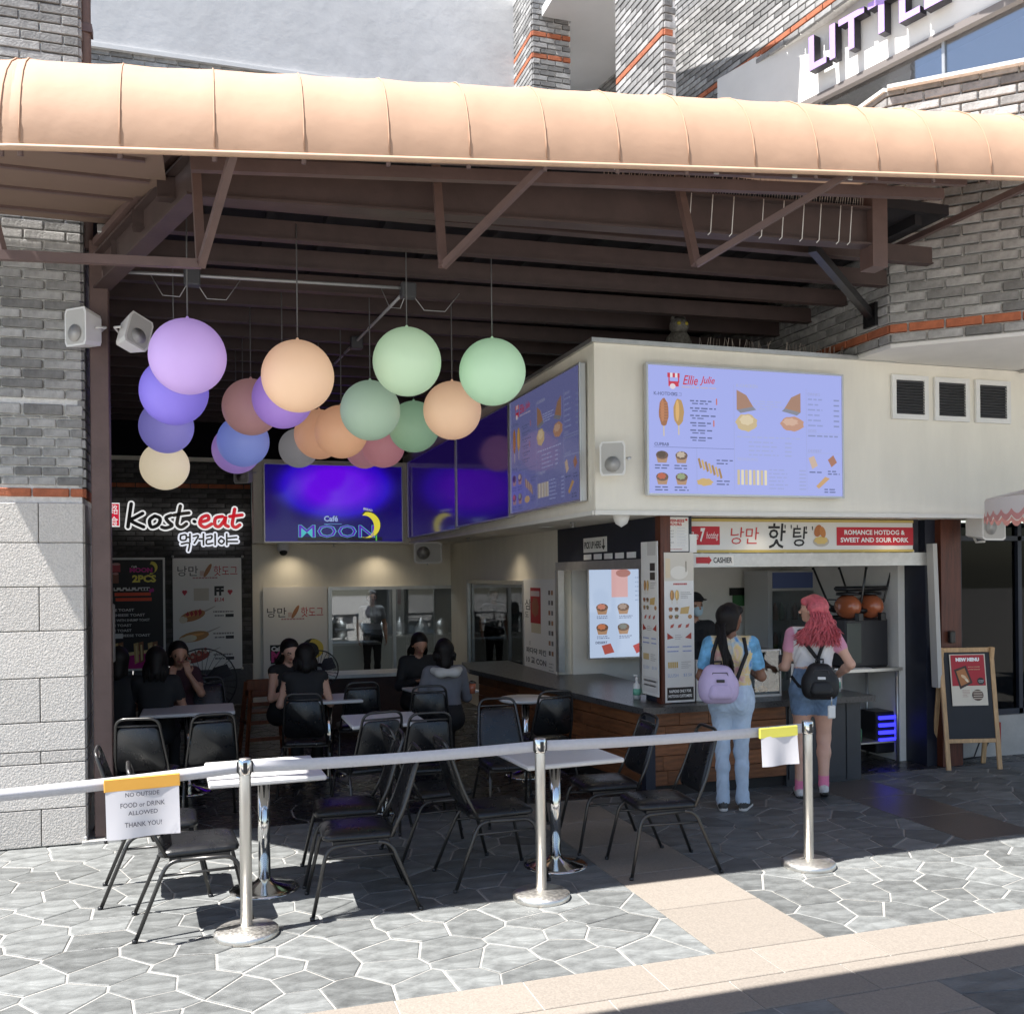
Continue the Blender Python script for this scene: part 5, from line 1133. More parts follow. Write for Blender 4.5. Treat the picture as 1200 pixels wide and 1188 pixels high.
for i, (x0, x1) in enumerate(((1044, 1087), (1094, 1135), (1142, 1183))):
    a = onY(x0, 442, BFY - .01); b = onY(x1, 490, BFY - .01); w = b.x - a.x
    t = thing('louvre_vent', ['left', 'middle', 'right'][i] + ' of three white framed louvre vents at upper right', 'vent', (a.x, BFY - .004, 3.72), group='louvre vents')
    h = .40; f = .045
    MB().bb(0, w, -.025, 0, -f, 0).bb(0, w, -.025, 0, -h, -h + f).bb(0, f, -.025, 0, -h + f, -f).bb(w - f, w, -.025, 0, -h + f, -f).build('frame', M_WHITE, t)
    MB().bb(f, w - f, -.004, -.001, -h + f, -f).build('dark_opening', M_BLACK, t)
    for k in range(12):
        z = -f - .012 - k * (h - 2 * f) / 12; mb = MB(); mb.box((0, 0, 0), (w - 2 * f, .022, .004), mat4=Matrix.Rotation(R(40), 4, 'X')); mb.build('slat', M_SLAT, t, loc=(w / 2, -.014, z))

# ================================================================== STANCHIONS AND BELTS
M_BELT = mat('grey_belt', (.50, .49, .51), .7, var=.05, scale=40, bump=.1, bscale=300)
def stanchion(label, x, y, rz):
    t = thing('stanchion', label, 'stanchion', (x, y, 0), rz)
    MB().lathe([(.0, .0), (.168, .0), (.172, .008), (.172, .03), (.16, .04), (.05, .052), (.032, .056)], n=40).build('base', M_BRUSH, t)
    MB().lathe([(.0315, .05), (.0315, .955), (.030, .96), (0, .962)], n=24).build('post', M_BRUSH, t)
    c = MB(); c.lathe([(.035, .875), (.037, .88), (.037, .955), (.035, .958)], n=24); c.build('collar', M_CHROME, t)
    for k in range(4): mb = MB(); a = k * math.pi / 2; mb.box((.037 * math.cos(a), .037 * math.sin(a), .915), (.012, .022, .06), rz=a, bev=.002); mb.build('belt_slot', M_BLACK, t)
    return t
ST = [(.2, 5.44), (1.91, 5.47), (3.78, 5.47)]
for i, (x, y) in enumerate(ST): stanchion(['steel stanchion nearest the camera in front of the left table', 'middle steel stanchion in front of the second table', 'right steel stanchion in front of the cashier queue'][i], x, y, math.atan2(.02, 1.7))
def belt(label, a, b, za, zb, sag=.01, n=18):
    mb = MB(); V_ = []
    a = Vector(a); b = Vector(b); d = (b - a).normalized(); nn_ = Vector((d.y, -d.x))
    for s in (-1, 1):
        for i in range(n + 1):
            t_ = i / n; p = a.lerp(b, t_); z = za + (zb - za) * t_ - sag * 4 * t_ * (1 - t_); tw = .004 * math.sin(t_ * 9)
            V_ += [(p.x + nn_.x * (.0008 * s + tw), p.y + nn_.y * (.0008 * s + tw), z - .033), (p.x + nn_.x * (.0008 * s), p.y + nn_.y * .0008 * s, z + .03)]
    k = 2 * (n + 1); F_ = [(2 * i, 2 * i + 2, 2 * i + 3, 2 * i + 1) for i in range(n)] + [(k + 2 * i, k + 2 * i + 1, k + 2 * i + 3, k + 2 * i + 2) for i in range(n)]
    F_ += [(2 * i + 1, 2 * i + 3, k + 2 * i + 3, k + 2 * i + 1) for i in range(n)] + [(2 * i, k + 2 * i, k + 2 * i + 2, 2 * i + 2) for i in range(n)]
    mb.add(V_, F_, True)
    o = mb.build('barrier_belt', M_BELT, label=label, cat='belt'); return o
belt('grey barrier belt running off the left edge to the nearest stanchion', (-2.6, 5.42), (ST[0][0] - .037, ST[0][1]), .85, .915, .03)
belt('grey barrier belt between the nearest and middle stanchions', (ST[0][0] + .037, ST[0][1]), (ST[1][0] - .037, ST[1][1]), .915, .915, .012)
belt('grey barrier belt between the middle and right stanchions', (ST[1][0] + .037, ST[1][1]), (ST[2][0] - .037, ST[2][1]), .915, .915, .012)
def hung_sign(label, x, y, ztop, w, h, rz, tilt, band, lines_, faint=False):
    t = thing('hanging_notice', label, 'notice', (x, y, ztop), rz)
    t.rotation_euler = (0, tilt, rz)
    mb = MB(); n = 8; V_ = []
    for i in range(n + 1):
        for j in range(n + 1): V_.append((w * i / n, -.012 - .012 * math.sin(i * .9) * j / n - .010 * j / n, -h * j / n))
    mb.add(V_, [(i * (n + 1) + j, i * (n + 1) + j + 1, (i + 1) * (n + 1) + j + 1, (i + 1) * (n + 1) + j) for i in range(n) for j in range(n)], True); mb.build('sheet', mat('notice_paper', (.66, .64, .66), .35, trans=.15), t)
    MB().bb(-.006, w + .006, -.016, .006, -.055, .012, bev=.003).build('tape', band, t)
    p = Print((0, -.037, 0), (1, 0, 0), (0, 0, 1), w, h, gap=.001)
    for (s, v, hh, wd) in lines_: p.text(s, .5, v, hh, (.07, .07, .09) if not faint else (.55, .53, .58), 1, align='c', width=wd, bold=.01)
    if lines_ and not faint: p.build('lettering', t)
    return t
hung_sign('paper notice with orange tape asking for no outside food or drink', -.50, 5.40, .895, .36, .30, R(1.5), R(-1.2), mat('orange_tape', (.80, .40, .06), .4), [('NO OUTSIDE', .24, .075, .46), ('FOOD or DRINK', .42, .085, .60), ('ALLOWED', .56, .075, .40), ('THANK YOU!', .76, .085, .50)])
hung_sign('blank paper notice with yellow tape hanging beside the right stanchion', 3.40, 5.44, .925, .27, .235, R(0), R(-1), mat('yellow_tape', (.72, .66, .10), .4), [])

# ================================================================== CHAIRS AND TABLES
M_VINYL = mat('black_vinyl', (.010, .0105, .012), .30, bump=.08, bscale=120, rvar=.05); M_CFRAME = mat('dark_chair_frame', (.07, .068, .066), .32, .75)
def arc_pts(pts, n=5, r=.05):
    P = [Vector(p) for p in pts]; out = [P[0]]
    for i in range(1, len(P) - 1):
        a = (P[i - 1] - P[i]); b = (P[i + 1] - P[i]); q = min(r, a.length * .45, b.length * .45); s = P[i] + a.normalized() * q; e = P[i] + b.normalized() * q
        for k in range(n + 1): t_ = k / n; out.append((1 - t_) ** 2 * s + 2 * t_ * (1 - t_) * P[i] + t_ * t_ * e)
    out.append(P[-1]); return out
def pad(mb, pts_outline, thick, bulge, axis_n):
    """a cushion: outline polygon, domed on the +n side"""
    P = [Vector(p) for p in pts_outline]; n = len(P); c = sum(P, Vector()) / n; nn_ = Vector(axis_n); V_ = []; rings = [(1, 0), (1.02, thick * .5), (.97, thick * .95), (.8, thick + bulge * .6), (.45, thick + bulge * .95)]
    for k, h in rings: V_ += [c + (p - c) * k + nn_ * h for p in P]
    V_.append(c + nn_ * (thick + bulge)); F_ = [tuple(range(n))]
    for r_ in range(len(rings) - 1):
        for i in range(n): F_.append((r_ * n + i, r_ * n + (i + 1) % n, (r_ + 1) * n + (i + 1) % n, (r_ + 1) * n + i))
    o = (len(rings) - 1) * n; F_ += [(o + i, o + (i + 1) % n, len(V_) - 1) for i in range(n)]
    mb.add(V_, F_, True)
def rrect(w, d, r, n=4, taper=1.0):
    out = []
    for (sx, sy, a0) in ((1, 1, 0), (-1, 1, 90), (-1, -1, 180), (1, -1, 270)):
        for k in range(n + 1): a = R(a0 + 90 * k / n); y = sy * (d / 2 - r) + r * math.sin(a); x = sx * (w / 2 - r) + r * math.cos(a); out.append((x * (1 + (taper - 1) * (y / d + .5)), y))
    return out
def make_chair():
    """faces +Y, seat .46 high, back top .91"""
    t = thing('stacking_chair', 'black vinyl stacking chair', 'chair')
    mb = MB(); pad(mb, [(x, y + .01, .425) for x, y in rrect(.40, .42, .06, taper=.97)], .035, .02, (0, 0, 1)); mb.build('seat', M_VINYL, t)
    # backrest plane leans back
    def bk(x, h): return Vector((x, -.205 - .15 * (h - .46) / .45, h))
    nn_ = Vector((0, .95, .31)).normalized(); out = []
    for x, y in rrect(.36, .34, .05, taper=.80): out.append(bk(x, .675 + y * .98) + nn_ * -.012)
    mb = MB(); pad(mb, out, .022, .008, nn_)
    mb.build('backrest', M_VINYL, t)
    loop = arc_pts([bk(-.195, .43) + Vector((0, .03, 0)), bk(-.185, .60), bk(-.15, .91), bk(.15, .91), bk(.185, .60), bk(.195, .43) + Vector((0, .03, 0))], 6, .07)
    bf = MB().tube(loop, .011, 8).build('back_frame', M_CFRAME, t)
    MB().tube([bk(-.148, .855), bk(.148, .855)], .008, 6).build('handle_bar', M_CFRAME, bf)
    for s in (-1, 1):
        a = arc_pts([(s * .235, .29, .0), (s * .20, .20, .40), (s * .20, -.16, .41), (s * .235, -.33, .0)], 6, .07)
        h_ = len(a) // 2
        lg = [MB().tube(a[:h_ + 1], .0115, 8).build('leg', M_CFRAME, t), MB().tube(a[h_:], .0115, 8).build('leg', M_CFRAME, t)]
        MB().tube([(s * .205, .215, .335), (s * .205, -.205, .335)], .008, 6).build('side_stretcher', M_CFRAME, t)
        for q_, y in enumerate((.29, -.33)): MB().lathe([(.014, 0), (.014, .022)], (s * .235, y, 0), 8).build('foot_cap', M_BLACK, lg[q_])
    MB().bb(-.2, .2, -.15, .17, .405, .425).build('seat_pan', M_BLACK, t)
    return t
ch0 = make_chair(); used = [0]
def chair(x, y, face, label):
    """face: degrees, 0 = towards +X"""
    o = ch0 if not used[0] else copy_tree(ch0); used[0] = 1
    o.location = (x, y, 0); o.rotation_euler = (0, 0, R(face - 90)); o['label'] = label; o['group'] = 'black stacking chairs'; return o
chair(-.06, 5.77, 4, 'black stacking chair nearest the camera at far left, behind the orange taped notice')
chair(-.28, 6.38, 2, 'black stacking chair at left table, behind the front left chair')
chair(.86, 5.76, 178, 'black stacking chair with sunlit seat, right of the left table')
chair(.88, 6.34, 176, 'black stacking chair in shade right of the left table, behind the sunlit seat chair')
chair(1.53, 6.62, 6, 'black stacking chair left of the second table, farther of the two')
chair(1.76, 5.98, 3, 'black stacking chair left of the second table, just left of the middle stanchion')
chair(2.30, 7.35, 268, 'black stacking chair behind the second table with its back upright')
chair(2.86, 5.80, 176, 'black stacking chair right of the second table, nearest the belt')
chair(2.74, 6.42, 178, 'black stacking chair right of the second table, beside the wood counter')
chair(.02, 8.0, 96, 'black stacking chair with its back to us in front of the left diners')
chair(-.42, 7.95, 80, 'grey looking chair back beside the steel post at left')
chair(1.22, 7.62, 100, 'black stacking chair at the left of the white rectangular table')
chair(1.62, 7.45, 88, 'black stacking chair at the right of the white rectangular table')
chair(1.45, 9.7, 90, 'black stacking chair in the dark beside the seated pair')
chair(2.95, 8.35, 90, 'black stacking chair pushed under the small round table')
chair(2.05, 9.15, 80, 'black stacking chair under the person in the grey hooded top')
chair(.88, 9.0, 80, 'black stacking chair under the diner with bare shoulders')
chair(.02, 10.1, 270, 'black stacking chair under the woman facing us at left')
M_TTOP = mat('white_table_top', (.62, .61, .60), .35, var=.03, scale=20)
def table(label, x, y, rz, w=.68, d=.70, shape='square', base='round'):
    t = thing('cafe_table', label, 'table', (x, y, 0), R(rz))
    if shape == 'square': MB().box((0, 0, .735), (w, d, .03), bev=.008).build('table_top', M_TTOP, t)
    else: MB().lathe([(0, .72), (w / 2 - .01, .72), (w / 2, .73), (w / 2, .745), (w / 2 - .008, .75), (0, .75)], n=40).build('table_top', M_TTOP, t)
    MB().lathe([(.0375, .02), (.0375, .715)], n=20).build('column', M_CHROME, t)
    MB().lathe([(.215, 0), (.215, .008), (.19, .018), (.06, .05), (.04, .07)], n=36).build('base', M_CHROME, t)
    MB().bb(-.16, .16, -.03, .03, .70, .72).bb(-.03, .03, -.16, .16, .70, .7195).build('spider', M_BLACK, t)
    return t
table('sunlit white square table behind the nearest stanchion', .34, 6.21, 2)
table('white square table behind the middle stanchion', 2.22, 6.06, 4)
table('white rectangular table in the dark middle of the room', 1.42, 8.02, 0, .62, .66)
table('small round white table beside the counter', 2.95, 8.85, 0, .52, .52, 'round')
table('white table between the woman and the grey hooded diner', 2.35, 9.9, 10, .62, .62)
table('white table at far left between the left diners', -.15, 9.25, 0, .8, .6)
table('small table behind the seated pair at centre left', 1.15, 9.6, 0, .6, .6)

# ================================================================== THINGS AROUND THE KIOSK
# sandwich board
M_PINE = mat('pine_wood', (.52, .33, .17), .55, var=.25, scale=9, stretch=(5, 5, .5), bump=.05); M_CHALK = mat('chalkboard', (.012, .014, .02), .6, var=.2, scale=3)
fl_ = onZ(1110, 903); frr = onZ(1163, 909)
dv = (frr - fl_); W = .56; rz = math.atan2(dv.y, dv.x); rz = R(-14)
sbd = thing('sandwich_board', 'pine framed chalkboard with a red NEW MENU poster', 'sign board', (fl_.x, fl_.y, 0), rz)
Hb = 1.19
mb4 = Matrix.Rotation(R(-7), 4, 'X')
def sb_part(nm, x0, x1, z0, z1, y0, y1, m, bev=.004):
    mb = MB().bb(x0, x1, y0, y1, z0, z1, bev=bev); mb.v = [tuple(mb4 @ Vector(v)) for v in mb.v]; return mb.build(nm, m, sbd)
sb_part('rail', 0, .045, 0, Hb, 0, .025, M_PINE); sb_part('rail', W - .045, W, 0, Hb, 0, .025, M_PINE); sb_part('cross_bar', .045, W - .045, Hb - .05, Hb - .005, .002, .023, M_PINE); sb_part('cross_bar', .045, W - .045, .26, .30, .002, .023, M_PINE)
sb_part('chalk_panel', .045, W - .045, .30, Hb - .05, .008, .016, M_CHALK, 0)
rb4 = Matrix.Translation((0, .30, 0)) @ Matrix.Rotation(R(9), 4, 'X')
for (x0, x1) in ((0, .045), (W - .045, W)):
    mb = MB().bb(x0, x1, 0, .025, 0, Hb, bev=.004); mb.v = [tuple(rb4 @ Vector(v)) for v in mb.v]; mb.build('rear_rail', M_PINE, sbd)
mb = MB().bb(W + .001, W + .012, .05, .07, .1, .45); mb.build('red_strap', mat('red_tape', (.3, .01, .012), .5), sbd)
ps = thing('new_menu_poster', 'red and cream NEW MENU poster on the chalkboard', 'poster', (0, 0, 0)); ps.parent = None
Tm = Matrix.Translation(sbd.location) @ Matrix.Rotation(rz, 4, 'Z') @ mb4
o = Tm @ Vector((.10, -.004, 1.12)); r_ = (Tm.to_3x3() @ Vector((1, 0, 0))).normalized(); u_ = (Tm.to_3x3() @ Vector((0, 0, 1))).normalized(); n_ = r_.cross(u_)
ps.location = o; pw_, phh = .36, .50
m4 = Matrix(((r_.x, n_.x, u_.x, 0), (r_.y, n_.y, u_.y, 0), (r_.z, n_.z, u_.z, 0), (0, 0, 0, 1)))
MB().box(r_ * (pw_ / 2) - u_ * (phh / 2), (pw_, .004, phh), mat4=m4).build('sheet', mat('cream_card', (.66, .60, .50), .5), ps)
p = Print(n_ * .003, r_, u_, pw_, phh, gap=.0008); p.rect(.03, .015, .94, .60, (.40, .012, .025), 1); p.text('NEW MENU', .5, .105, .075, wt, 2, align='c', width=.66, bold=.08); p.poly([(.10, .30), (.44, .22), (.60, .56), (.24, .68)], (.045, .02, .015), 3); p.poly([(.16, .33), (.40, .27), (.53, .54), (.27, .62)], (.42, .16, .05), 4); p.ell(.36, .44, .09, .03, (.72, .5, .3), 5, .6); p.ell(.43, .50, .08, .025, (.8, .68, .5), 5, .9); p.lines(.5, .24, .4, 2, .05, (.75, .5, .3), .018, seed=6, ragged=.2); p.ell(.83, .53, .10, .07, (.02, .015, .015), 4); p.text('COMING', .83, .52, .02, wt, 5, align='c'); p.text('SOON', .83, .55, .02, wt, 5, align='c'); p.ell(.72, .80, .16, .11, (.10, .06, .045), 3); 
for k in range(4): p.rect(.6, .72 + k * .045, .25, .014, (.62, .52, .42), 4)
p.lines(.3, .70, .22, 5, .03, (.4, .2, .15), .009, seed=8); p.build('print', ps)
# parasol corner at the right edge
pa = thing('parasol', 'corner of a white parasol with scalloped pink valance at the right edge', 'parasol', (5.75, 5.1, 0))
q = onY(1166, 600, 5.6); ax = q.x + 1.58; mb = MB(); n = 16; V_ = [(ax, 5.9, 2.78)]; 
for k in range(n): a = 2 * math.pi * k / n; V_.append((ax + 1.0 * math.cos(a), 5.9 + 1.0 * math.sin(a), 2.52 + (.0 if k % 2 else .02)))
mb.add(V_, [(0, k + 1, (k + 1) % n + 1) for k in range(n)]); M_PAR = mat('parasol_white', (.70, .66, .64), .7, trans=.2); rel(pa, mb).build('canopy', M_PAR, pa)
mb = MB(); mp_ = MB()
for k in range(48):
    a0 = 2 * math.pi * k / 48; a1 = 2 * math.pi * (k + 1) / 48
    def pt(a, z): return (ax + 1.0 * math.cos(a), 5.9 + 1.0 * math.sin(a), z)
    nseg = 5; up_ = [pt(a0 + (a1 - a0) * j / nseg, 2.52) for j in range(nseg + 1)]; lo_ = [pt(a0 + (a1 - a0) * j / nseg, 2.42 - .045 * math.sin(math.pi * j / nseg)) for j in range(nseg + 1)]
    mb.add(up_ + lo_, [(j, j + 1, nseg + 2 + j, nseg + 1 + j) for j in range(nseg)])
    lo2 = [(x * 1.0 + (x - ax) * .006, y + (y - 5.9) * .006, z - .045) for x, y, z in lo_]; lo1 = [(x + (x - ax) * .006, y + (y - 5.9) * .006, z + .005) for x, y, z in lo_]
    mp_.add(lo1 + lo2, [(j, j + 1, nseg + 2 + j, nseg + 1 + j) for j in range(nseg)])
rel(pa, mb).build('valance', M_PAR, pa); rel(pa, mp_).build('trim', mat('parasol_pink', (.62, .28, .26), .7), pa); rel(pa, MB().tube([(ax, 5.9, 0), (ax, 5.9, 2.77)], .02, 10)).build('pole', M_ALU, pa); rel(pa, MB().lathe([(.25, 0), (.25, .06), (.05, .1)], (ax, 5.9, 0), 24)).build('base', M_BLACK, pa)
# counter things
def bottle(label, x, y, z, body, cap=(.75, .74, .72), h=.17, r=.034):
    t = thing('pump_bottle', label, 'bottle', (x, y, z)); MB().lathe([(0, 0), (r, 0), (r, h * .72), (r * .75, h * .82), (r * .35, h * .86), (r * .35, h)], n=18).build('body', mat('bottle_white', (.7, .7, .68), .35), t); MB().lathe([(r * 1.01, h * .2), (r * 1.012, h * .55)], n=18).build('label_band', mat('bottle_band_%d' % int(x * 100), body, .5), t); MB().lathe([(r * .4, h), (r * .4, h * 1.1), (r * .15, h * 1.12), (r * .15, h * 1.25)], n=10).bb(-.03, .008, -.006, .006, h * 1.22, h * 1.28).build('pump', mat('pump_white', cap, .4), t)
p = onZ(739, 815, CZ); bottle('white sanitiser bottle with green label beside the corner column', 3.74, 8.02, CZ, (.15, .42, .30))
p = onZ(981, 810, CZ); bottle('white bottle with green label at the right end of the counter', p.x, max(p.y, 7.52), CZ, (.20, .45, .34))
MB().bb(0, .16, 0, .14, 0, .36, bev=.008).build('paper_box', M_PAPER, loc=(4.13, 7.62, CZ), label='tall white carton on the counter behind the left customer', cat='carton')
# glass food case
p0 = onZ(866, 832, CZ); case = thing('food_display_case', 'glass food display case with hot dogs on the counter', 'display case', (4.55, 7.72, CZ))
w_, d_, h_ = .50, .34, .42; G_CASE = glass('case_glass', (.93, .95, .95), .06)
for (nm, bbx) in (('glass_pane', (0, w_, 0, .006, .02, h_)), ('glass_pane', (0, .006, .006, d_, .02, h_)), ('glass_pane', (w_ - .006, w_, .006, d_, .02, h_)), ('glass_shelf', (.01, w_ - .01, .01, d_, .21, .216)), ('glass_top', (0, w_, 0, d_, h_, h_ + .006))): MB().bb(*bbx).build(nm, G_CASE, case)
fm = MB()
for x in (0, w_):
    for y in (0, d_): fm.bb(x - .006, x + .006, y - .006, y + .006, 0, h_ + .01)
fm.bb(0, w_, -.006, .006, h_ - .004, h_ + .01).bb(0, w_, -.006, .006, 0, .02).build('frame', M_WHITE, case); MB().bb(0, w_, 0, d_, 0, .018).build('tray', M_ALU, case)
for i, (x, z) in enumerate(((.12, .25), (.20, .25), (.28, .25), (.10, .05), (.2, .05), (.3, .05), (.4, .05))): mb = MB(); mb.ball((0, 0, 0), .035, 12, 8, (1.0, 1.9, .9)); mb.build('hot_dog', mat('fried_crust', (.52, .28, .09), .6, var=.3, scale=30, bump=.4, bscale=90), case, loc=(x, .14, z))
MB().bb(-.02, .12, 0, .004, .0, .11).bb(.12, .124, 0, .08, 0, .02).build('price_card', M_PAPER, loc=(5.12, 7.62, CZ + .19), label='white printed card standing by the display case', cat='card')
MB().bb(0, .14, 0, .004, 0, .15).build('price_card', M_PAPER, loc=(5.10, 7.64, CZ + .02), label='lower white notice taped beside the display case', cat='card')
# tall fridge, back wall notices, door shelf
fg = thing('drinks_fridge', 'tall glass door drinks fridge behind the counter', 'fridge', onY(922, 720, 9.6).xy.to_3d()); fg.location = (onY(900, 720, 9.6).x, 9.6, 0)
M_FR = mat('fridge_white', (.48, .48, .47), .45)
MB().bb(0, .06, 0, .5, 0, 1.95).bb(.60, .66, 0, .5, 0, 1.95).bb(.06, .60, 0, .5, 1.72, 1.95).bb(.06, .60, 0, .5, 0, .15).bb(.06, .60, .45, .5, .15, 1.72).build('cabinet', M_FR, fg); MB().bb(.06, .60, -.01, -.002, 1.75, 1.93).build('header', mat('fridge_header', (.10, .14, .32), .4), fg); MB().bb(.05, .61, -.03, -.015, .15, 1.72).build('glass_door', glass('fridge_glass', (.8, .84, .86), .12), fg)
for k in range(4):
    shf = MB().bb(.06, .60, .05, .44, .35 + k * .34, .355 + k * .34).build('shelf', M_ALU, fg)
    for j in range(6): MB().lathe([(0, 0), (.032, 0), (.032, .14), (.013, .18), (.013, .2)], (0, 0, 0), 10).build('drink_bottle', mat('drink_%d' % (j % 3), ((.35, .36, .36), (.3, .12, .08), (.12, .2, .12))[j % 3], .3), shf, loc=(.10 + j * .09, .15, .356 + k * .34))
def note(label, px, py, w, h, y, m, cat='notice'):
    q = onY(px, py, y); return MB().bb(-w / 2, w / 2, 0, .004, -h / 2, h / 2).build('wall_notice', m, loc=(q.x, y, q.z), label=label, cat=cat)
note('upper yellow warning notice on the kiosk back wall', 961, 688, .16, .13, 10.18, mat('yellow_card', (.42, .30, .05), .6)); note('lower yellow warning notice on the kiosk back wall', 961, 703, .16, .12, 10.18, MATS['yellow_card']); note('white wall switch plate on the kiosk back wall', 974, 715, .07, .16, 10.18, M_PAPER); note('green notice behind the cashier', 868, 700, .22, .2, 10.18, mat('green_card', (.05, .16, .06), .6)); note('sheet of small print taped on the kiosk back wall', 884, 708, .22, .3, 10.18, mat('grey_sheet', (.4, .4, .39), .6)); note('dark framed board on the kiosk back wall', 868, 693, .3, .09, 10.17, M_BLACK)
gs = note('small green card behind the right customer', 975, 770, .14, .13, 9.0, mat('bright_green', (.05, .35, .09), .5))
# slush machine on a steel table
stb = thing('steel_table', 'steel legged work table at the right of the kiosk', 'table', (5.98, 8.1, 0)); MB().bb(0, .75, .0, .55, .93, .96).build('table_top', M_BRUSH, stb)
for x in (.03, .70):
    for y in (.03, .5): MB().tube([(x, y, 0), (x, y, .93)], .017, 10).build('leg', M_ALU, stb)
MB().bb(0, .75, .05, .5, .2, .215).build('lower_shelf', M_BRUSH, stb)
sl = thing('slush_machine', 'slush machine with orange drink tanks on the steel table', 'machine', (6.30, 8.22, .96)); MB().bb(-.16, .36, .0, .40, 0, .50, bev=.02).build('body', mat('machine_black', (.02, .02, .024), .4), sl); MB().bb(-.15, .02, -.006, .0, .05, .45).build('front_panel', mat('machine_print', (.035, .05, .045), .3), sl)
for k, x in enumerate((-.09, .18)): 
    mb = MB(); mb.ball((0, 0, 0), .1, 18, 12, (1.1, 1.7, 1.25)); mb.build('drink_tank', mat('orange_slush', (.42, .12, .05), .15, coat=.5), sl, loc=(x, .06, .62)); MB().bb(x - .03, x + .03, -.15, -.09, .48, .56, bev=.005).build('tap', M_BLACK, sl); MB().lathe([(.115, 0), (.11, .03), (.02, .035)], (x, .06, .735), 18).build('lid', M_BLACK, sl)
MB().box((.1, .1, .80), (.5, .24, .05), bev=.02).build('light_hood', M_BLACK, sl)
ch = copy_tree(ch0); ch.location = (6.42, 8.45, 1.98); ch.rotation_euler = (R(180), 0, R(20)); ch['label'] = 'black chair stored upside down above the slush machine'; ch['group'] = 'black stacking chairs'
MB().bb(0, .22, 0, .18, 0, .004).build('paper_stack', M_PAPER, loc=(6.15, 8.12, .961), label='sheet of paper on the edge of the steel table', cat='paper')
# goods under the table, blue lit crate
MB().ball((0, 0, .12), .13, 14, 8, (1.2, 1, .9)).build('plastic_bag', mat('bag_white', (.45, .45, .44), .5, bump=.6, bscale=20), loc=(6.02, 8.35, .215), label='crumpled white bag on the lower shelf', cat='bag')
MB().bb(0, .36, 0, .3, 0, .15, bev=.02).build('green_pack', mat('green_pack', (.05, .20, .06), .4, var=.4, scale=14), loc=(5.9, 8.12, .22), label='green wrapped pack on the lower shelf', cat='pack')
MB().ball((0, 0, .12), .14, 14, 8, (1.3, 1, .8)).build('red_bag', mat('bag_red', (.22, .03, .015), .3, var=.6, scale=12, bump=.5, bscale=18), loc=(6.05, 8.25, .0), label='red shiny bag on the floor under the table', cat='bag')
cr_ = thing('blue_crate', 'crate glowing blue under the steel table', 'crate', (6.50, 8.2, .08)); MB().bb(0, .34, .03, .3, 0, .42, bev=.01).build('body', M_BLACK, cr_)
for k in range(4): MB().bb(.02, .32, .0, .028, .12 + k * .075, .155 + k * .075, bev=.006).build('slat', mat('blue_glow', (.03, .03, .9), .3, emit=.9), cr_)
MB().bb(0, .06, 0, .05, 0, .12, bev=.01).build('card_reader', M_BLACK, loc=(6.98, KY - .14, 1.22), label='small black device fixed to the wood column', cat='device')
ph = MB().bb(-.045, .045, -.008, .008, -.08, .08, bev=.006)
# folded chair/high chair and fans in the room
def high_chair(x, y, rz):
    t = thing('high_chair', 'wooden baby high chair against the dark back wall', 'high chair', (x, y, 0), rz); m = mat('high_chair_wood', (.17, .055, .022), .5, var=.3, scale=10, stretch=(4, 4, .5))
    for sx in (-1, 1):
        for sy in (-1, 1): MB().beam((sx * .24, sy * .22, 0), (sx * .17, sy * .14, .72 if sy < 0 else .78), .03, .04).build('leg', m, t)
        MB().beam((sx * .21, -.18, .36), (sx * .21, .18, .36), .02, .04).build('side_rail', m, t); MB().beam((sx * .175, -.14, .66), (sx * .175, .14, .66), .02, .05).build('arm_rest', m, t)
    for z, w in ((.18, .44), (.36, .41), (.56, .37), (.68, .36)): MB().beam((-w / 2, -.19 + z * .07, z), (w / 2, -.19 + z * .07, z), .02, .04).build('cross_rail', m, t)
    MB().bb(-.17, .17, -.13, .13, .45, .47, bev=.004).build('seat', m, t); MB().bb(-.17, .17, .13, .155, .60, .80, bev=.01).build('backrest', m, t)
q = onZ(290, 880); high_chair(.62, 11.0, R(8))
def fan(label, x, y, z, rz, r=.25):
    t = thing('pedestal_fan', label, 'fan', (x, y, 0), rz); MB().tube([(0, .05, .03), (0, .05, z - .05)], .018, 10).build('pole', M_BLACK, t); MB().lathe([(.2, 0), (.2, .02), (.03, .04)], (0, .05, 0), 24).build('base', M_BLACK, t); MB().lathe([(0, 0), (.06, .0), (.07, .06), (.05, .14), (0, .15)], (0, .0, z), 16, axis=(0, 1, 0)).build('motor', M_BLACK, t)
    mb = MB()
    for k in range(28): a = 2 * math.pi * k / 28; mb.tube([(.03 * math.cos(a), -.09, z + .03 * math.sin(a)), (r * .7 * math.cos(a), -.085, z + r * .7 * math.sin(a)), (r * math.cos(a), -.03, z + r * math.sin(a)), (r * .8 * math.cos(a), .03, z + r * .8 * math.sin(a))], .0025, 4)
    mb.tube([(r * math.cos(2 * math.pi * k / 32), -.03, z + r * math.sin(2 * math.pi * k / 32)) for k in range(32)], .008, 6, closed=True); mb.build('guard', mat('fan_guard', (.05, .05, .05), .4, .6), t); MB().lathe([(0, 0), (.04, 0)], (0, -.095, z), 16, axis=(0, -1, 0)).build('badge', M_ALU, t)
    for k in range(3):
        a = 2 * math.pi * k / 3 + .4; c, s = math.cos(a), math.sin(a); V_ = [(0, 0), (r * .45, .09), (r * .85, .07), (r * .88, -.06), (r * .4, -.05)]; mb = MB(); mb.prism([(x_ * c - y_ * s, -.04 + .03 * y_ / .09, z + x_ * s + y_ * c) for x_, y_ in V_], None, (0, .004, 0)); mb.build('blade', mat('fan_blade', (.02, .02, .022), .35), t)
q = atD(238, 798, 10.6); fan('black pedestal fan in front of the white hot dog banner', q.x, q.y, q.z, R(-5), .36)
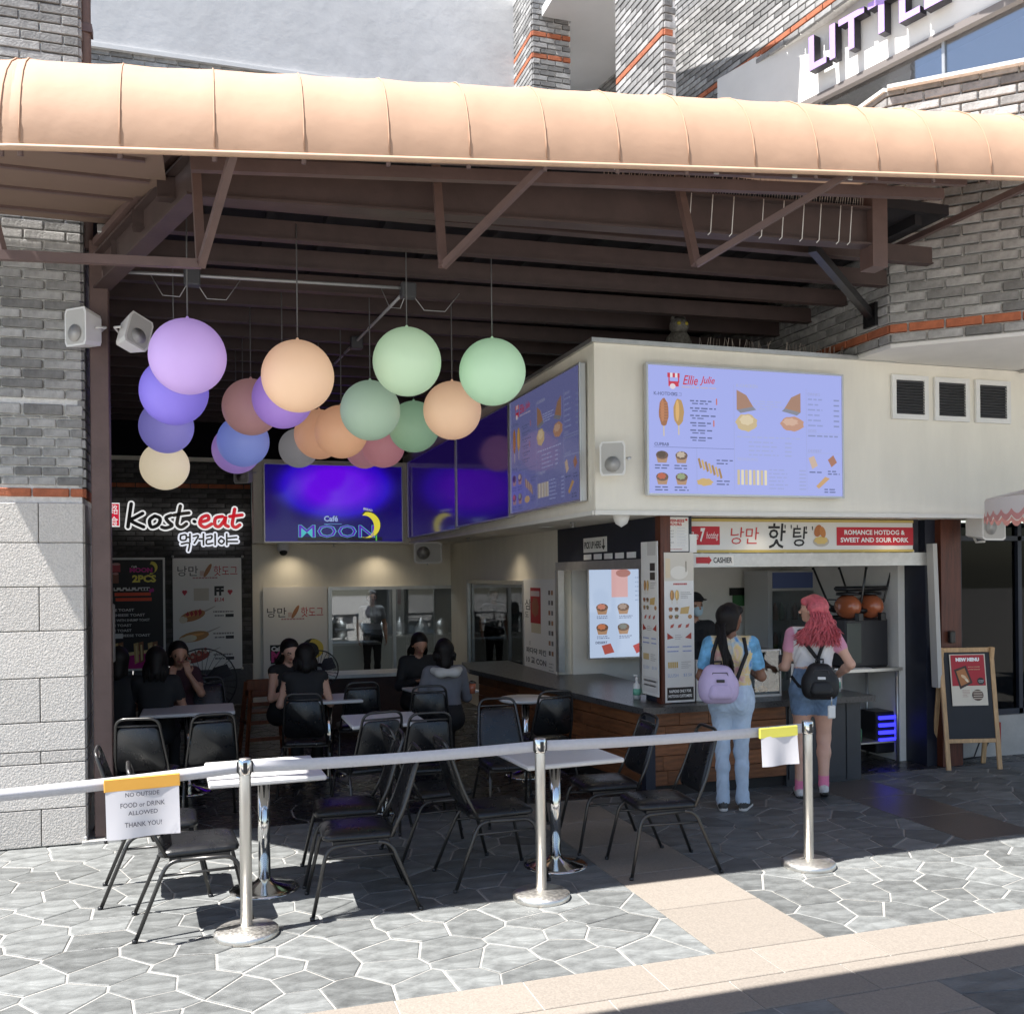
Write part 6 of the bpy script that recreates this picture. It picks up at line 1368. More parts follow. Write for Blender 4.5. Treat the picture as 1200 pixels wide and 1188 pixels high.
q = atD(374, 784, 11.2); fan('pedestal fan behind the seated pair', q.x, q.y, q.z, R(-10), .22)
# bar counter below the back window, cups
bc = thing('bar_counter', 'dark bar counter with pale edge below the back window', 'counter', (2.8, 12.4, 0)); rel(bc, MB().bb(1.15, 3.1, 12.2, 12.7, 0, .66)).build('body', mat('bar_wood', (.035, .014, .010), .6, var=.4, scale=5), bc); rel(bc, MB().bb(1.12, 3.12, 12.16, 12.75, .66, .70)).build('top', M_ALU, bc)
for i, (px, py, dd) in enumerate(((164, 832, 9.1), (553, 800, 9.7))):
    q = atD(px, py, dd); t = thing('drink_cup', ['orange iced drink cup on the far left table', 'orange drink cup on the table by the hooded diner'][i], 'cup', (q.x, q.y, .75)); MB().lathe([(0, 0), (.03, 0), (.042, .1), (.0, .1)], n=16).build('cup', mat('orange_drink', (.42, .13, .07), .2), t); MB().lathe([(.043, .1), (.04, .115), (.01, .13)], n=16).build('lid', glass('lid_plastic', (.8, .8, .8), .1), t)

# ================================================================== PEOPLE
def smin(a, b, k):
    h = np.clip(.5 + .5 * (b - a) / k, 0, 1); return b + (a - b) * h - k * h * (1 - h)
class Body:
    def __init__(s): s.p = []
    def cap(s, a, b, ra, rb, tag_, k=.025, sq=None):
        s.p.append((np.array(a, float), np.array(b, float), ra, rb, tag_, k, sq)); return s
    def sph(s, c, r, tag_, k=.025, sq=None): return s.cap(c, (c[0], c[1], c[2] + 1e-4), r, r, tag_, k, sq)
    @staticmethod
    def d(P, q):
        a, b, ra, rb, tg, k, sq = q
        if sq is not None:
            c = (a + b) / 2; S = np.array(sq); P = c + (P - c) / S; a2 = c + (a - c) / S; b2 = c + (b - c) / S
        else: a2, b2 = a, b
        ab = b2 - a2; L = max(float(ab @ ab), 1e-12); t = np.clip(((P - a2) @ ab) / L, 0, 1); r = ra + (rb - ra) * t
        dd = np.linalg.norm(P - a2 - t[..., None] * ab, axis=-1) - r
        return dd * (min(sq) if sq is not None else 1)
    def surface(s, h):
        lo = np.min([np.minimum(q[0], q[1]) - max(q[2], q[3]) * (max(q[6]) if q[6] is not None else 1) * 1.1 for q in s.p], axis=0) - 4 * h
        hi = np.max([np.maximum(q[0], q[1]) + max(q[2], q[3]) * (max(q[6]) if q[6] is not None else 1) * 1.1 for q in s.p], axis=0) + 4 * h
        n = np.ceil((hi - lo) / h).astype(int) + 1; D = np.full(n, .2)
        for q in s.p:
            m = max(q[2], q[3]) * (max(q[6]) if q[6] is not None else 1) * 1.15 + q[5] + 3 * h
            i0 = np.maximum(np.floor((np.minimum(q[0], q[1]) - m - lo) / h).astype(int), 0); i1 = np.minimum(np.ceil((np.maximum(q[0], q[1]) + m - lo) / h).astype(int) + 1, n)
            gx, gy, gz = [lo[i] + h * np.arange(i0[i], i1[i]) for i in range(3)]
            P = np.stack(np.meshgrid(gx, gy, gz, indexing='ij'), -1); sl_ = tuple(slice(i0[i], i1[i]) for i in range(3))
            D[sl_] = smin(D[sl_], Body.d(P, q), q[5])
        ins = D < 0; c = np.zeros(n - 1, int); cor = [(i, j, k) for i in (0, 1) for j in (0, 1) for k in (0, 1)]
        def sub(A, o): return A[o[0]:n[0] - 1 + o[0], o[1]:n[1] - 1 + o[1], o[2]:n[2] - 1 + o[2]]
        for o in cor: c += sub(ins, o)
        act = (c > 0) & (c < 8); ids = -np.ones(n - 1, int); ii = np.argwhere(act); ids[act] = np.arange(len(ii)); acc = np.zeros((len(ii), 3)); cnt = np.zeros(len(ii))
        for o in cor:
            for ax in range(3):
                if o[ax]: continue
                o2 = list(o); o2[ax] = 1; va = D[tuple((ii + o).T)]; vb = D[tuple((ii + o2).T)]; x = (va < 0) != (vb < 0); t = np.where(x, va / np.where(x, va - vb, 1), 0)
                p = ii + np.array(o, float); p[:, ax] += t; acc += np.where(x[:, None], p, 0); cnt += x
        V = lo + h * acc / cnt[:, None]; F = []
        for ax in range(3):
            a1, a2 = [(1, 2), (2, 0), (0, 1)][ax]
            s0 = [slice(None)] * 3; s1 = [slice(None)] * 3; s0[ax] = slice(0, -1); s1[ax] = slice(1, None)
            A = ins[tuple(s0)]; B = ins[tuple(s1)]; E = np.argwhere(A != B)
            E = E[(E[:, a1] > 0) & (E[:, a2] > 0) & (E[:, a1] < n[a1] - 1) & (E[:, a2] < n[a2] - 1)]
            fl = A[tuple(E.T)]; e1 = np.zeros(3, int); e1[a1] = 1; e2 = np.zeros(3, int); e2[a2] = 1
            q = np.stack([ids[tuple((E - e1 - e2).T)], ids[tuple((E - e2).T)], ids[tuple(E.T)], ids[tuple((E - e1).T)]], 1)
            q = np.where(fl[:, None], q, q[:, ::-1]); F.append(q)
        return V, np.concatenate(F)
    def build(s, name, mats, parent, h=.009, wrinkle=()):
        V, F = s.surface(h); T = np.stack([Body.d(V, q) / (min(q[6]) if q[6] is not None else 1) + (.0012 if q[4] in ('eye', 'brow', 'lip') else 0) for q in s.p], 1); win = np.argmin(T, 1)
        tags = sorted(set(q[4] for q in s.p)); ti = np.array([tags.index(q[4]) for q in s.p])[win]
        if wrinkle:
            w = np.isin(ti, [tags.index(x) for x in wrinkle if x in tags]); f = np.sin(V[:, 2] * 62 + 9 * np.sin(V[:, 0] * 23) + 5 * np.sin(V[:, 1] * 31)) * .5 + np.sin(V[:, 2] * 33 + V[:, 0] * 41 + 4 * np.sin(V[:, 1] * 17)) * .5
            c = V.copy(); c[:, 2] = 0; nn_ = c / np.maximum(np.linalg.norm(c, axis=1, keepdims=True), 1e-6); V = V + nn_ * (f * .0055 * w)[:, None]
        me = bpy.data.meshes.new(name); me.from_pydata(V.tolist(), [], F.tolist())
        for x in tags: me.materials.append(mats[x])
        fm = np.array([np.bincount(r).argmax() for r in ti[F]]) if len(F) < 1 else ti[F[:, 0]]
        me.polygons.foreach_set('material_index', fm.astype(int)); me.polygons.foreach_set('use_smooth', [True] * len(F)); me.update()
        bm = bmesh.new(); bm.from_mesh(me); bmesh.ops.recalc_face_normals(bm, faces=bm.faces); bmesh.ops.smooth_vert(bm, verts=bm.verts, factor=.3, use_axis_x=True, use_axis_y=True, use_axis_z=True); bm.to_mesh(me); bm.free()
        return link(name, me, parent)
def rotm(yaw=0, pitch=0, roll=0): return np.array((Matrix.Rotation(yaw, 3, 'Z') @ Matrix.Rotation(pitch, 3, 'X') @ Matrix.Rotation(roll, 3, 'Y')))
def v3(*a): return np.array(a, float)
def hand(B, wrist, dirv, palm_n, side, curl=.6, s=1.0):
    """palm and five fingers; dirv = pointing direction, palm_n = out of the palm"""
    d = v3(*dirv); d /= np.linalg.norm(d); n = v3(*palm_n); n -= d * (n @ d); n /= np.linalg.norm(n); w = np.cross(d, n) * side
    for k, o in enumerate((-.024, -.008, .008, .024)):
        B.cap(wrist + w * o * .6 * s, wrist + d * .078 * s + w * o * s, .014 * s, .012 * s, 'skin', .008)
    for k, (o, L) in enumerate(((-.027, .058), (-.009, .07), (.009, .074), (.027, .066))):
        a = wrist + d * .082 * s + w * o * s; c1 = curl * .7; c2 = curl * 1.6; m_ = a + (d * math.cos(c1) + n * math.sin(c1)) * L * .5 * s; e = m_ + (d * math.cos(c2) + n * math.sin(c2)) * L * .5 * s
        B.cap(a, m_, .0092 * s, .0085 * s, 'skin', .005); B.cap(m_, e, .0085 * s, .007 * s, 'skin', .005)
    a = wrist + d * .025 * s + w * .03 * s; m_ = a + (d * .6 + w * .6 + n * .4) * .035 * s; e = m_ + (d * .8 + w * .1 + n * .5) * .03 * s
    B.cap(a, m_, .012 * s, .0105 * s, 'skin', .006); B.cap(m_, e, .010 * s, .008 * s, 'skin', .005)
def person(label, loc, rz, mats, height=1.68, pelvis=(0, 0, .93), lean=0.0, side=0.0, head=(0, 0, 0), arms=None, legs=None, sleeve=.5, short=None, res=.009, crop=False, socks=False, build=1.0, name='person', hairdo=None, long_top=False, hands=True, wr=('top', 'bottom')):
    t = thing(name, label, 'person', loc, rz); sc_ = height / 1.68; B = Body(); pv = v3(*pelvis); RT = rotm(0, -lean, side)
    def T(x, y, z): return pv + RT @ v3(x, y, z - .93)
    hz = build; bt = 'bottom'
    def ring(z, hw, r, tg, y=0.0, k=.05, sy=.86): B.cap(T(-hw * hz, y, z), T(hw * hz, y, z), r, r, tg, k, (1, sy, 1))
    ring(.90, .07, .108, bt, -.01); ring(.97, .065, .105, bt, -.005)
    B.sph(T(-.065, -.055, .895), .088 * hz, bt, .05); B.sph(T(.065, -.055, .895), .088 * hz, bt, .05)
    ring(1.05, .055, .096, 'top' if not crop else 'bottom', .0); ring(1.14, .052, .094, 'top'); ring(1.23, .065, .101, 'top'); ring(1.31, .078, .098, 'top', -.005)
    if crop: ring(1.095, .05, .090, 'skin', k=.02)
    B.cap(T(-.135, -.01, 1.385), T(.135, -.01, 1.385), .056, .056, 'top', .05); B.sph(T(-.065, .06, 1.25), .068, 'top', .04); B.sph(T(.065, .06, 1.25), .068, 'top', .04)
    if long_top: ring(.96, .078, .112, 'top', k=.02)
    B.cap(T(0, -.012, 1.40), T(0, .008, 1.50), .049, .044, 'skin', .02)
    # head
    hc = T(0, .0, 1.50); RH = RT @ rotm(*head)
    def Hd(x, y, z): return hc + RH @ v3(x, y, z - 1.50)
    B.cap(Hd(0, -.02, 1.60), Hd(0, .012, 1.605), .083, .080, 'skin', .02, (.94, 1.05, 1.08)); B.cap(Hd(0, .035, 1.575), Hd(0, .042, 1.535), .062, .047, 'skin', .03); B.cap(Hd(0, .06, 1.508), Hd(0, .066, 1.503), .024, .022, 'skin', .02)
    B.cap(Hd(0, .092, 1.585), Hd(0, .112, 1.556), .009, .014, 'skin', .012); B.sph(Hd(-.08, -.005, 1.568), .018, 'skin', .006, (.5, 1, 1.5)); B.sph(Hd(.08, -.005, 1.568), .018, 'skin', .006, (.5, 1, 1.5))
    for s in (-1, 1):
        B.sph(Hd(s * .033, .080, 1.583), .011, 'eye', .003, (1.2, 1, .5)); B.cap(Hd(s * .018, .090, 1.602), Hd(s * .050, .078, 1.602), .0045, .004, 'brow', .004)
    B.cap(Hd(-.02, .084, 1.531), Hd(.02, .084, 1.531), .009, .009, 'lip', .006)
    # arms: (elbow, wrist, hand dir, palm normal) per side, positions in body space
    for s, key in ((-1, 'l'), (1, 'r')):
        sh_ = T(s * .165 * hz, -.01, 1.375); A = (arms or {}).get(key) or (v3(s * .23, -.03, 1.10), v3(s * .24, .05, .87), v3(0, .15, -1), v3(-s, 0, 0))
        el, wr_, hd_, pn = [v3(*a) for a in A]
        mid = sh_ + (el - sh_) * sleeve
        B.cap(sh_, el, .046 * hz, .037, 'skin', .03); B.cap(el, el + (wr_ - el) * .35, .037, .036, 'skin', .02); B.cap(el + (wr_ - el) * .3, wr_, .036, .024, 'skin', .02)
        if sleeve <= 1: B.cap(sh_, mid, .058 * hz, .054, 'sleeve', .03)
        else: B.cap(sh_, el, .058 * hz, .048, 'sleeve', .03); B.cap(el, wr_, .048, .034, 'sleeve', .02)
        if hands: hand(B, wr_, hd_, pn, s)
    for s, key in ((-1, 'l'), (1, 'r')):
        Lg = (legs or {}).get(key) or (v3(s * .085, 0, .89), v3(s * .09, .015, .49), v3(s * .09, -.03, .085), v3(s * .105, .12, .03))
        hp, kn, an, to = [v3(*a) for a in Lg]
        fz = max(an[2] - .05, .03); heel = an + v3(0, -.03, -.045); lt = 'bottom' if short is None else 'skin'
        B.cap(hp, kn, .088 * hz, .057, lt, .05); cm = kn + (an - kn) * .32
        back = v3(0, -.012, 0); B.cap(kn, cm + back, .054, .054, lt, .03); B.cap(cm + back, an, .053, .036 if short is not None else .047, lt, .03)
        if short is not None: B.cap(hp, hp + (kn - hp) * short, .097 * hz, .088 * hz, 'bottom', .04)
        else: B.cap(an + (kn - an) * .12, an + v3(0, 0, .0), .052, .054, 'bottom', .02)
        if socks: B.cap(an + (kn - an) * .22, an, .041, .043, 'sock', .01)
        B.cap(heel, to + v3(0, 0, .012), .037, .033, 'shoe', .02, (1, 1, 1)); B.cap(an + v3(0, 0, -.015), (heel + to) / 2 + v3(0, 0, .02), .036, .034, 'shoe', .02)
        B.cap(heel + v3(0, -.004, -.028), to + v3(0, .006, -.018), .030, .028, 'sole', .006, (1.25, 1.1, .6))
    m_ = dict(mats); m_.setdefault('sleeve', m_['top']); m_.setdefault('eye', mat('eye_dark', (.02, .015, .012), .2)); m_.setdefault('brow', mat('brow_dark', (.02, .013, .01), .7)); m_.setdefault('lip', mat('lip_red', (.35, .12, .10), .5)); m_.setdefault('sock', mat('sock_white', (.6, .6, .6), .8)); m_.setdefault('shoe', mat('shoe_black', (.02, .02, .02), .6)); m_.setdefault('sole', mat('shoe_sole', (.6, .58, .55), .7))
    B.build('body', m_, t, res, wr)
    t.scale = (sc_,) * 3
    return t, Hd, T
def strands(name, m, parent, guides, n=6, r0=.008):
    mb = MB()
    for g_ in guides: mb.tube(g_[0], [g_[1] * q for q in g_[2]] if len(g_) > 2 else g_[1], n)
    return mb.build(name, m, parent)
def hair_cap(Hd, m, parent, back=1.0, res=.010, low=1.53, fringe=True, bun=None):
    B = Body(); B.cap(Hd(0, -.035, 1.612), Hd(0, -.012, 1.628), .092, .086, 'h', .02, (.97, 1.05, 1.05)); B.cap(Hd(0, -.055, 1.60), Hd(0, -.06, low), .078, .060, 'h', .04)
    for s in (-1, 1): B.cap(Hd(s * .062, -.02, 1.61), Hd(s * .068, -.03, low), .032, .022, 'h', .03)
    if fringe: B.cap(Hd(-.05, .052, 1.655), Hd(.05, .052, 1.655), .032, .032, 'h', .03)
    if bun is not None: B.sph(Hd(*bun), .055, 'h', .03)
    B.build('hair', {'h': m}, parent, res)
M_SKD = mat('skin_deep', (.20, .095, .058), .5, var=.06, scale=8, sss=.05); M_SKL = mat('skin_light', (.62, .36, .26), .5, var=.06, scale=8, sss=.05); M_SKM = mat('skin_mid', (.42, .22, .145), .5, var=.06, scale=8, sss=.05)
M_JEAN = mat('light_blue_denim', (.46, .56, .68), .85, var=.22, scale=3.5, bump=.15, bscale=300); M_DENIM = mat('mid_denim', (.16, .24, .36), .85, var=.25, scale=14, bump=.15, bscale=300)
M_HAIRB = mat('black_hair', (.008, .006, .006), .55, var=.3, scale=40, spec=.25); M_HAIRP = mat('coral_pink_hair', (.52, .10, .12), .5, var=.35, scale=30); M_BLKC = mat('black_cloth', (.012, .012, .014), .8)
# tie-dye: swirls of yellow, pink and blue
def tie_dye():
    m = bpy.data.materials.new('tie_dye_cotton'); m.use_nodes = True; n = m.node_tree.nodes; L = m.node_tree.links; b = n['Principled BSDF']; b.inputs['Roughness'].default_value = .85
    tc = n.new('ShaderNodeTexCoord'); nz = n.new('ShaderNodeTexNoise'); nz.inputs['Scale'].default_value = 5.0; nz.inputs['Detail'].default_value = 3; nz.inputs['Distortion'].default_value = 1.6; L.new(tc.outputs['Object'], nz.inputs['Vector'])
    cr = n.new('ShaderNodeValToRGB'); els = cr.color_ramp.elements; els[0].position = .30; els[0].color = (.10, .26, .55, 1); els[1].position = .72; els[1].color = (.60, .20, .34, 1)
    for p_, c in ((.38, (.32, .46, .58)), (.45, (.62, .55, .42)), (.52, (.66, .50, .22)), (.58, (.62, .48, .38)), (.65, (.60, .34, .30))): e = els.new(p_); e.color = (*c, 1)
    L.new(nz.outputs[0], cr.inputs[0]); L.new(cr.outputs[0], b.inputs['Base Color']); return m
M_TIE = tie_dye(); M_TIES = mat('tie_dye_blue', (.14, .36, .58), .85, var=.5, scale=9)
rr_ = random.Random(21)
# ---- customer at left
g1, Hd, T = person('person in a tie dye shirt and pale jeans at the counter, dark braids', (4.10, 6.98, 0), R(-26), dict(skin=M_SKD, top=M_TIE, sleeve=M_TIES, bottom=M_JEAN, shoe=mat('checked_shoe', (.05, .048, .045), .7, var=.5, scale=25)), height=1.66, head=(R(-48), R(-2), 0), sleeve=.62, res=.0075, build=1.03,
    arms={'l': (v3(-.245, .02, 1.10), v3(-.20, .24, 1.04), v3(.3, 1, .1), v3(0, 0, -1)), 'r': (v3(.25, .03, 1.10), v3(.19, .24, 1.12), v3(-.3, 1, .25), v3(-.2, .1, -1))},
    legs={'l': (v3(-.085, 0, .89), v3(-.075, .02, .48), v3(-.075, -.02, .085), v3(-.085, .13, .03)), 'r': (v3(.085, 0, .89), v3(.08, .03, .48), v3(.085, .0, .085), v3(.15, .13, .03))})
hair_cap(Hd, M_HAIRB, g1, low=1.50)
gd = []
for k in range(80):
    a = rr_.uniform(-1.0, 1.0); p0 = Hd(.07 * math.sin(a), -.10 * math.cos(a), 1.60 + rr_.uniform(-.03, .03)); L = rr_.uniform(.75, 1.0); e = T(-.03 + rr_.uniform(-.045, .045), -.15 + rr_.uniform(-.03, .02), 1.10 + .12 * (1 - L) * 3)
    m1 = Hd(.05 * math.sin(a), -.125, 1.50) * .6 + e * .4; gd.append(([tuple(p0), tuple(Hd(.06 * math.sin(a), -.125, 1.53)), tuple(m1 + v3(0, -.02, 0)), tuple(e * .75 + p0 * .25 + v3(0, -.03, 0)), tuple(e)], .0068, (1, 1, 1, .9, .5)))
strands('braids', M_HAIRB, g1, gd)
for k in range(0): pass
def straps(parent, T, m, pts):
    for q in pts: mb = MB(); P = [Vector(tuple(T(*a))) for a in q]; mb.tube(P, .014, 6); o = mb.build('strap', m, parent)
def backpack(label, owner, T, at_, w, h, d, m, rot, strapm, strap_pts, logo=None, pocket=True, taper=.75):
    """worn, so it takes the wearer's pose; it is still its own thing"""
    c = Vector(tuple(T(*at_))); Mo = owner.matrix_basis.copy(); Mo = Matrix.Translation(owner.location) @ Matrix.Rotation(owner.rotation_euler.z, 4, 'Z') @ Matrix.Diagonal((*owner.scale, 1))
    t = thing('backpack', label, 'backpack', Mo @ c, owner.rotation_euler.z + rot)
    B = Body(); B.cap((-w * .26, 0, -h * .2), (w * .26, 0, -h * .2), d * .52, d * .52, 'b', .06); B.cap((-w * .22 * taper, .01, h * .22), (w * .22 * taper, .01, h * .22), d * .48, d * .44, 'b', .08); B.cap((-w * .3, 0, 0), (w * .3, 0, 0), d * .45, d * .45, 'b', .06)
    B.build('bag', {'b': m}, t, .009)
    if pocket: B = Body(); B.cap((-w * .2, -d * .42, -h * .20), (w * .2, -d * .42, -h * .20), d * .28, d * .28, 'b', .03); B.cap((-w * .17, -d * .40, -h * .06), (w * .17, -d * .40, -h * .06), d * .22, d * .22, 'b', .04); B.build('front_pocket', {'b': m}, t, .008)
    MB().tube([(-.03, .03, h * .40), (-.03, .02, h * .48), (.03, .02, h * .48), (.03, .03, h * .40)], .008, 6).build('grab_handle', strapm, t)
    MB().tube([(-w * .33, -d * .30, h * .02), (-w * .2, -d * .42, h * .26), (w * .2, -d * .42, h * .26), (w * .33, -d * .30, h * .02)], .004, 5).build('zip', mat('zip_dark', (.05, .045, .05), .5), t)
    if logo: MB().bb(-.032, .032, -d * .60, -d * .50, h * .06, h * .12, bev=.003).build('logo_patch', logo, t)
    inv = (Matrix.Translation(t.location) @ Matrix.Rotation(owner.rotation_euler.z + rot, 4, 'Z')).inverted() @ Mo
    for q in strap_pts: mb = MB(); mb.tube([tuple(inv @ Vector(tuple(T(*a)))) for a in q], .016, 6); mb.build('strap', strapm, t)
    return t
backpack('lilac backpack slung low on the tie dye wearer', g1, T, (-.115, -.185, 1.06), .28, .37, .16, mat('lilac_nylon', (.52, .42, .62), .7, var=.06, scale=10, bump=.1, bscale=200), R(8), M_BLKC, [[(.10, -.075, 1.43), (.12, -.09, 1.30), (.07, -.12, 1.18), (.02, -.15, 1.05)], [(-.11, -.075, 1.43), (-.15, -.10, 1.30), (-.17, -.13, 1.18)]], mat('patch_black', (.02, .02, .02), .5))
# ---- customer at right
M_CROP = mat('white_crop_cotton', (.72, .70, .70), .85, var=.04, scale=6); M_PINKS = mat('pink_sleeve', (.66, .30, .42), .85, var=.05, scale=6)
g2, Hd, T = person('person with long coral pink curls, white crop top and denim shorts at the counter', (4.98, 7.12, 0), R(-31), dict(skin=M_SKL, top=M_CROP, sleeve=M_PINKS, bottom=M_DENIM, sock=mat('pink_sock', (.70, .20, .34), .85), shoe=mat('white_trainer', (.55, .54, .52), .6, var=.3, scale=22), sole=mat('black_sole', (.02, .02, .02), .7), brow=mat('brow_brown', (.12, .06, .04), .7)), height=1.71, head=(R(62), R(2), 0), sleeve=.40, short=.34, crop=True, socks=True, res=.0075,
    arms={'l': (v3(-.225, .00, 1.10), v3(-.25, .24, 1.08), v3(.2, 1, .2), v3(.6, 0, -.6)), 'r': (v3(.30, -.03, 1.13), v3(.20, .20, 1.00), v3(-.5, .9, -.1), v3(0, 0, -1))},
    legs={'l': (v3(-.085, 0, .89), v3(-.10, .03, .49), v3(-.115, -.03, .085), v3(-.13, .12, .03)), 'r': (v3(.085, 0, .89), v3(.085, .04, .50), v3(.07, -.10, .14), v3(.085, .03, .035))})
hair_cap(Hd, M_HAIRP, g2, low=1.555, fringe=True)
gd = []
for k in range(430):
    a = rr_.uniform(-1.35, 1.35); p0 = Hd(.075 * math.sin(a), -.095 * math.cos(a) - .005, 1.575 + rr_.uniform(-.05, .045)); L = rr_.uniform(.07, .21); out = Hd(.14 * math.sin(a) + rr_.uniform(-.05, .05) , -.16 * abs(math.cos(a)) - .03 + rr_.uniform(-.03, .02), 1.50) - p0
    e = T(.16 * math.sin(a) + .03 + rr_.uniform(-.05, .05), -.135 + rr_.uniform(-.045, .03), 1.46 - L * .9); pts = []; ph_ = rr_.uniform(0, 6); rc_ = rr_.uniform(.008, .014); n = 16
    mid_ = p0 + out
    for i in range(n + 1):
        t_ = i / n; q = (1 - t_) ** 2 * p0 + 2 * t_ * (1 - t_) * mid_ + t_ * t_ * e; w_ = rc_ * min(1, t_ * 3); pts.append(tuple(q + v3(w_ * math.cos(ph_ + t_ * 15), w_ * math.sin(ph_ + t_ * 15), 0)))
    gd.append((pts, .0042, [1] * n + [.4]))
strands('curls', M_HAIRP, g2, gd, 5)
mb = MB(); mb.tube([tuple(Hd(.09 * math.cos(a), .01 - .02 * math.sin(a), 1.60 + .105 * math.sin(a))) for a in [math.pi * k / 12 for k in range(13)]], .006, 6); mb.build('headband', M_BLKC, g2)
bp = backpack('small black backpack worn by the pink haired customer', g2, T, (.045, -.175, 1.00), .27, .38, .15, mat('black_nylon', (.012, .012, .013), .6, bump=.15, bscale=150), R(4), M_BLKC, [[(.10, -.085, 1.42), (.075, -.115, 1.30), (.035, -.13, 1.19)], [(-.115, -.085, 1.42), (-.06, -.12, 1.30), (.02, -.13, 1.19)], [(-.02, -.15, .92), (-.12, -.11, .95), (-.17, -.02, 1.02)], [(.035, -.135, 1.20), (.035, -.15, 1.15)]], mat('tag_white', (.7, .7, .7), .5), taper=.6)
tg = thing('hand_gel_holder', 'white gel bottle clipped to the small black backpack', 'key tag', bp.location + Vector((.03, -.11, -.30))); MB().bb(-.035, .035, -.012, .012, 0, .11, bev=.008).build('bottle', M_WHITE, tg); MB().tube([(0, 0, .11), (0, 0, .18)], .006, 6).build('clip', M_ALU, tg)
ph = thing('phone', 'dark phone held by the pink haired customer', 'phone', (0, 0, 0)); q = Matrix.Translation(g2.location) @ Matrix.Rotation(g2.rotation_euler.z, 4, 'Z') @ Vector((-.235, .36, 1.12)); ph.location = q; ph.rotation_euler = (R(-20), 0, g2.rotation_euler.z); MB().bb(-.036, .036, -.005, .005, -.075, .075, bev=.004).build('case', M_BLACK, ph)
# ---- cashier behind the counter
cs, Hd, T = person('masked cashier in black with a black cap behind the counter', (4.72, 8.75, 0), R(168), dict(skin=M_SKM, top=M_BLKC, bottom=M_BLKC), height=1.70, res=.012, sleeve=.6, head=(R(20), 0, 0))
hair_cap(Hd, M_HAIRB, cs, low=1.54); B = Body(); B.cap(Hd(0, -.01, 1.655), Hd(0, .01, 1.66), .088, .085, 'c', .02, (1, 1.05, .8)); B.cap(Hd(-.04, .10, 1.648), Hd(.04, .10, 1.648), .045, .045, 'c', .02, (1, 1.2, .25)); B.build('cap', {'c': M_BLKC}, cs, .011)
B = Body(); B.cap(Hd(0, .062, 1.545), Hd(0, .068, 1.525), .055, .045, 'm', .02, (1.1, 1, 1)); B.build('face_mask', {'m': mat('mask_blue', (.42, .55, .62), .8)}, cs, .01)
# ---- seated diners
def seat(knee_dir=0.0): return {'l': (v3(-.09, .0, .52), v3(-.11, .42, .50), v3(-.11, .40, .085), v3(-.11, .56, .03)), 'r': (v3(.09, .0, .52), v3(.11, .42, .50), v3(.11, .40, .085), v3(.11, .56, .03))}
def arms_table(z=.80): return {'l': (v3(-.24, .12, .72), v3(-.10, .34, z), v3(.5, 1, 0), v3(0, 0, -1)), 'r': (v3(.24, .12, .72), v3(.10, .34, z), v3(-.5, 1, 0), v3(0, 0, -1))}
def arms_face(): return {'l': (v3(-.18, .26, .80), v3(-.06, .26, 1.00), v3(.2, 0, 1), v3(0, -1, 0)), 'r': (v3(.18, .26, .80), v3(.10, .22, .95), v3(-.2, 0, 1), v3(0, -1, 0))}
def diner(label, px, py, dist, face, mats, hairm=M_HAIRB, low=1.45, arms=None, lean=.12, sleeve=.5, head=(0, 0, 0), longh=0, ztop=None, res=.012, hs=1.0):
    q = atD(px, py, dist); t, Hd, T = person(label, (q.x, q.y, 0), R(face - 90), mats, height=1.66 * hs, pelvis=(0, 0, .55), lean=lean, legs=seat(), arms=arms or arms_table(), head=head, sleeve=sleeve, res=res, wr=())
    hair_cap(Hd, hairm, t, low=low, res=.012, fringe=False)
    if longh:
        gd = []
        for k in range(60): a = rr_.uniform(-1.5, 1.5); p0 = Hd(.08 * math.sin(a), -.08 * math.cos(a), 1.60); e = Hd(.11 * math.sin(a), -.10 * math.cos(a) - .01, 1.60 - longh * rr_.uniform(.8, 1)); gd.append(([tuple(p0), tuple((p0 + e) / 2 + v3(.02 * math.sin(a), -.01, 0)), tuple(e)], .010, (1, 1, .4)))
        strands('long_hair', hairm, t, gd, 5)
    return t
D_ = lambda skin, top, bot=M_BLKC: dict(skin=skin, top=top, bottom=bot)
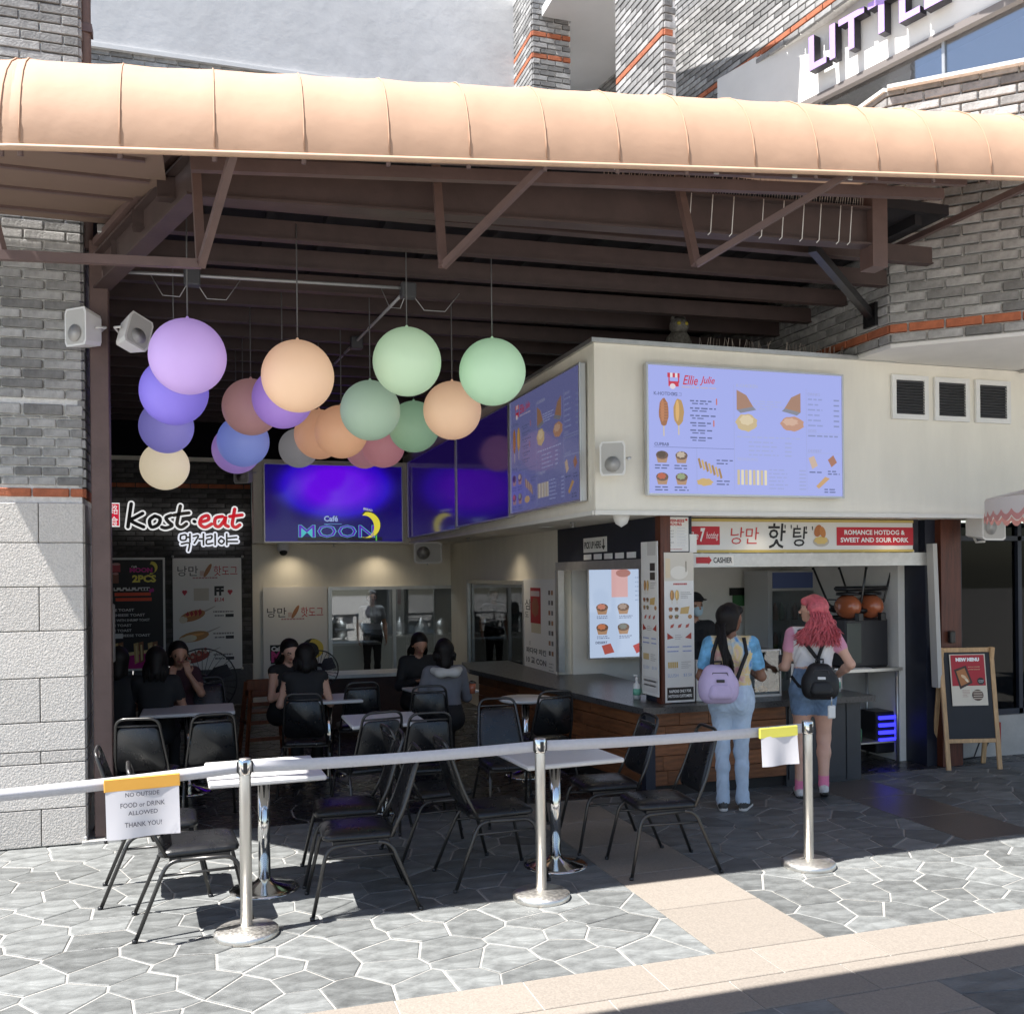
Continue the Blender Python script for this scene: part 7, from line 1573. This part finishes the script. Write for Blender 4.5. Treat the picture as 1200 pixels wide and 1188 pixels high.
M_MAROON = mat('maroon_cloth', (.05, .018, .026), .85); M_HOOD = mat('grey_hoodie', (.16, .16, .18), .9, var=.1, scale=8); M_HOODL = mat('pale_hood_lining', (.50, .49, .47), .9)
diner('seated person in dark maroon facing us at the far left table', 208, 800, 9.75, 282, D_(M_SKM, M_MAROON), arms=arms_face(), head=(0, R(-12), 0), lean=.1, res=.008)
diner('dark haired diner with back to us in front of the maroon clad person', 182, 830, 8.9, 84, D_(M_SKM, M_BLKC), longh=.25, head=(0, R(-8), 0), lean=.15)
diner('partly hidden diner in black beside the steel post at far left', 138, 830, 8.9, 80, D_(M_SKM, M_BLKC), lean=.1)
diner('diner with long dark hair and bare arms leaning in, left of the seated pair', 333, 790, 10.0, 300, D_(M_SKL, M_BLKC), longh=.34, sleeve=.02, head=(R(-15), R(-15), 0), lean=.15, res=.008)
diner('diner in a black strap top with back to us, right of the seated pair', 357, 800, 9.2, 82, D_(M_SKL, M_BLKC), longh=.18, sleeve=.02, lean=.22, head=(R(10), R(-10), 0))
diner('diner in black facing us, reading, at the table by the kitchen window', 488, 770, 10.9, 275, D_(M_SKM, M_BLKC), longh=.25, lean=.15, head=(0, R(-22), 0), sleeve=1.2, res=.008)
hd = diner('diner in a grey hooded top with back to us near the round table', 522, 790, 9.55, 86, dict(skin=M_SKM, top=M_HOOD, sleeve=M_HOOD, bottom=M_BLKC), longh=.12, lean=.12, sleeve=1.2)
B = Body(); B.cap((-.07, -.13, 1.0), (.07, -.13, 1.0), .05, .05, 'h', .03, (1.2, 1, .8)); B.cap((-.13, -.06, 1.02), (-.07, -.13, 1.0), .035, .05, 'h', .03); B.cap((.13, -.06, 1.02), (.07, -.13, 1.0), .035, .05, 'h', .03); B.build('hood', {'h': M_HOODL}, hd, .011)
kw_, Hd, T = person('cook in grey standing in the kitchen behind the glass', (2.75, 16.6, 0), R(180), dict(skin=M_SKM, top=mat('cook_grey', (.22, .22, .23), .8), bottom=M_BLKC), height=1.66, res=.014); hair_cap(Hd, M_HAIRB, kw_, low=1.54, res=.013)
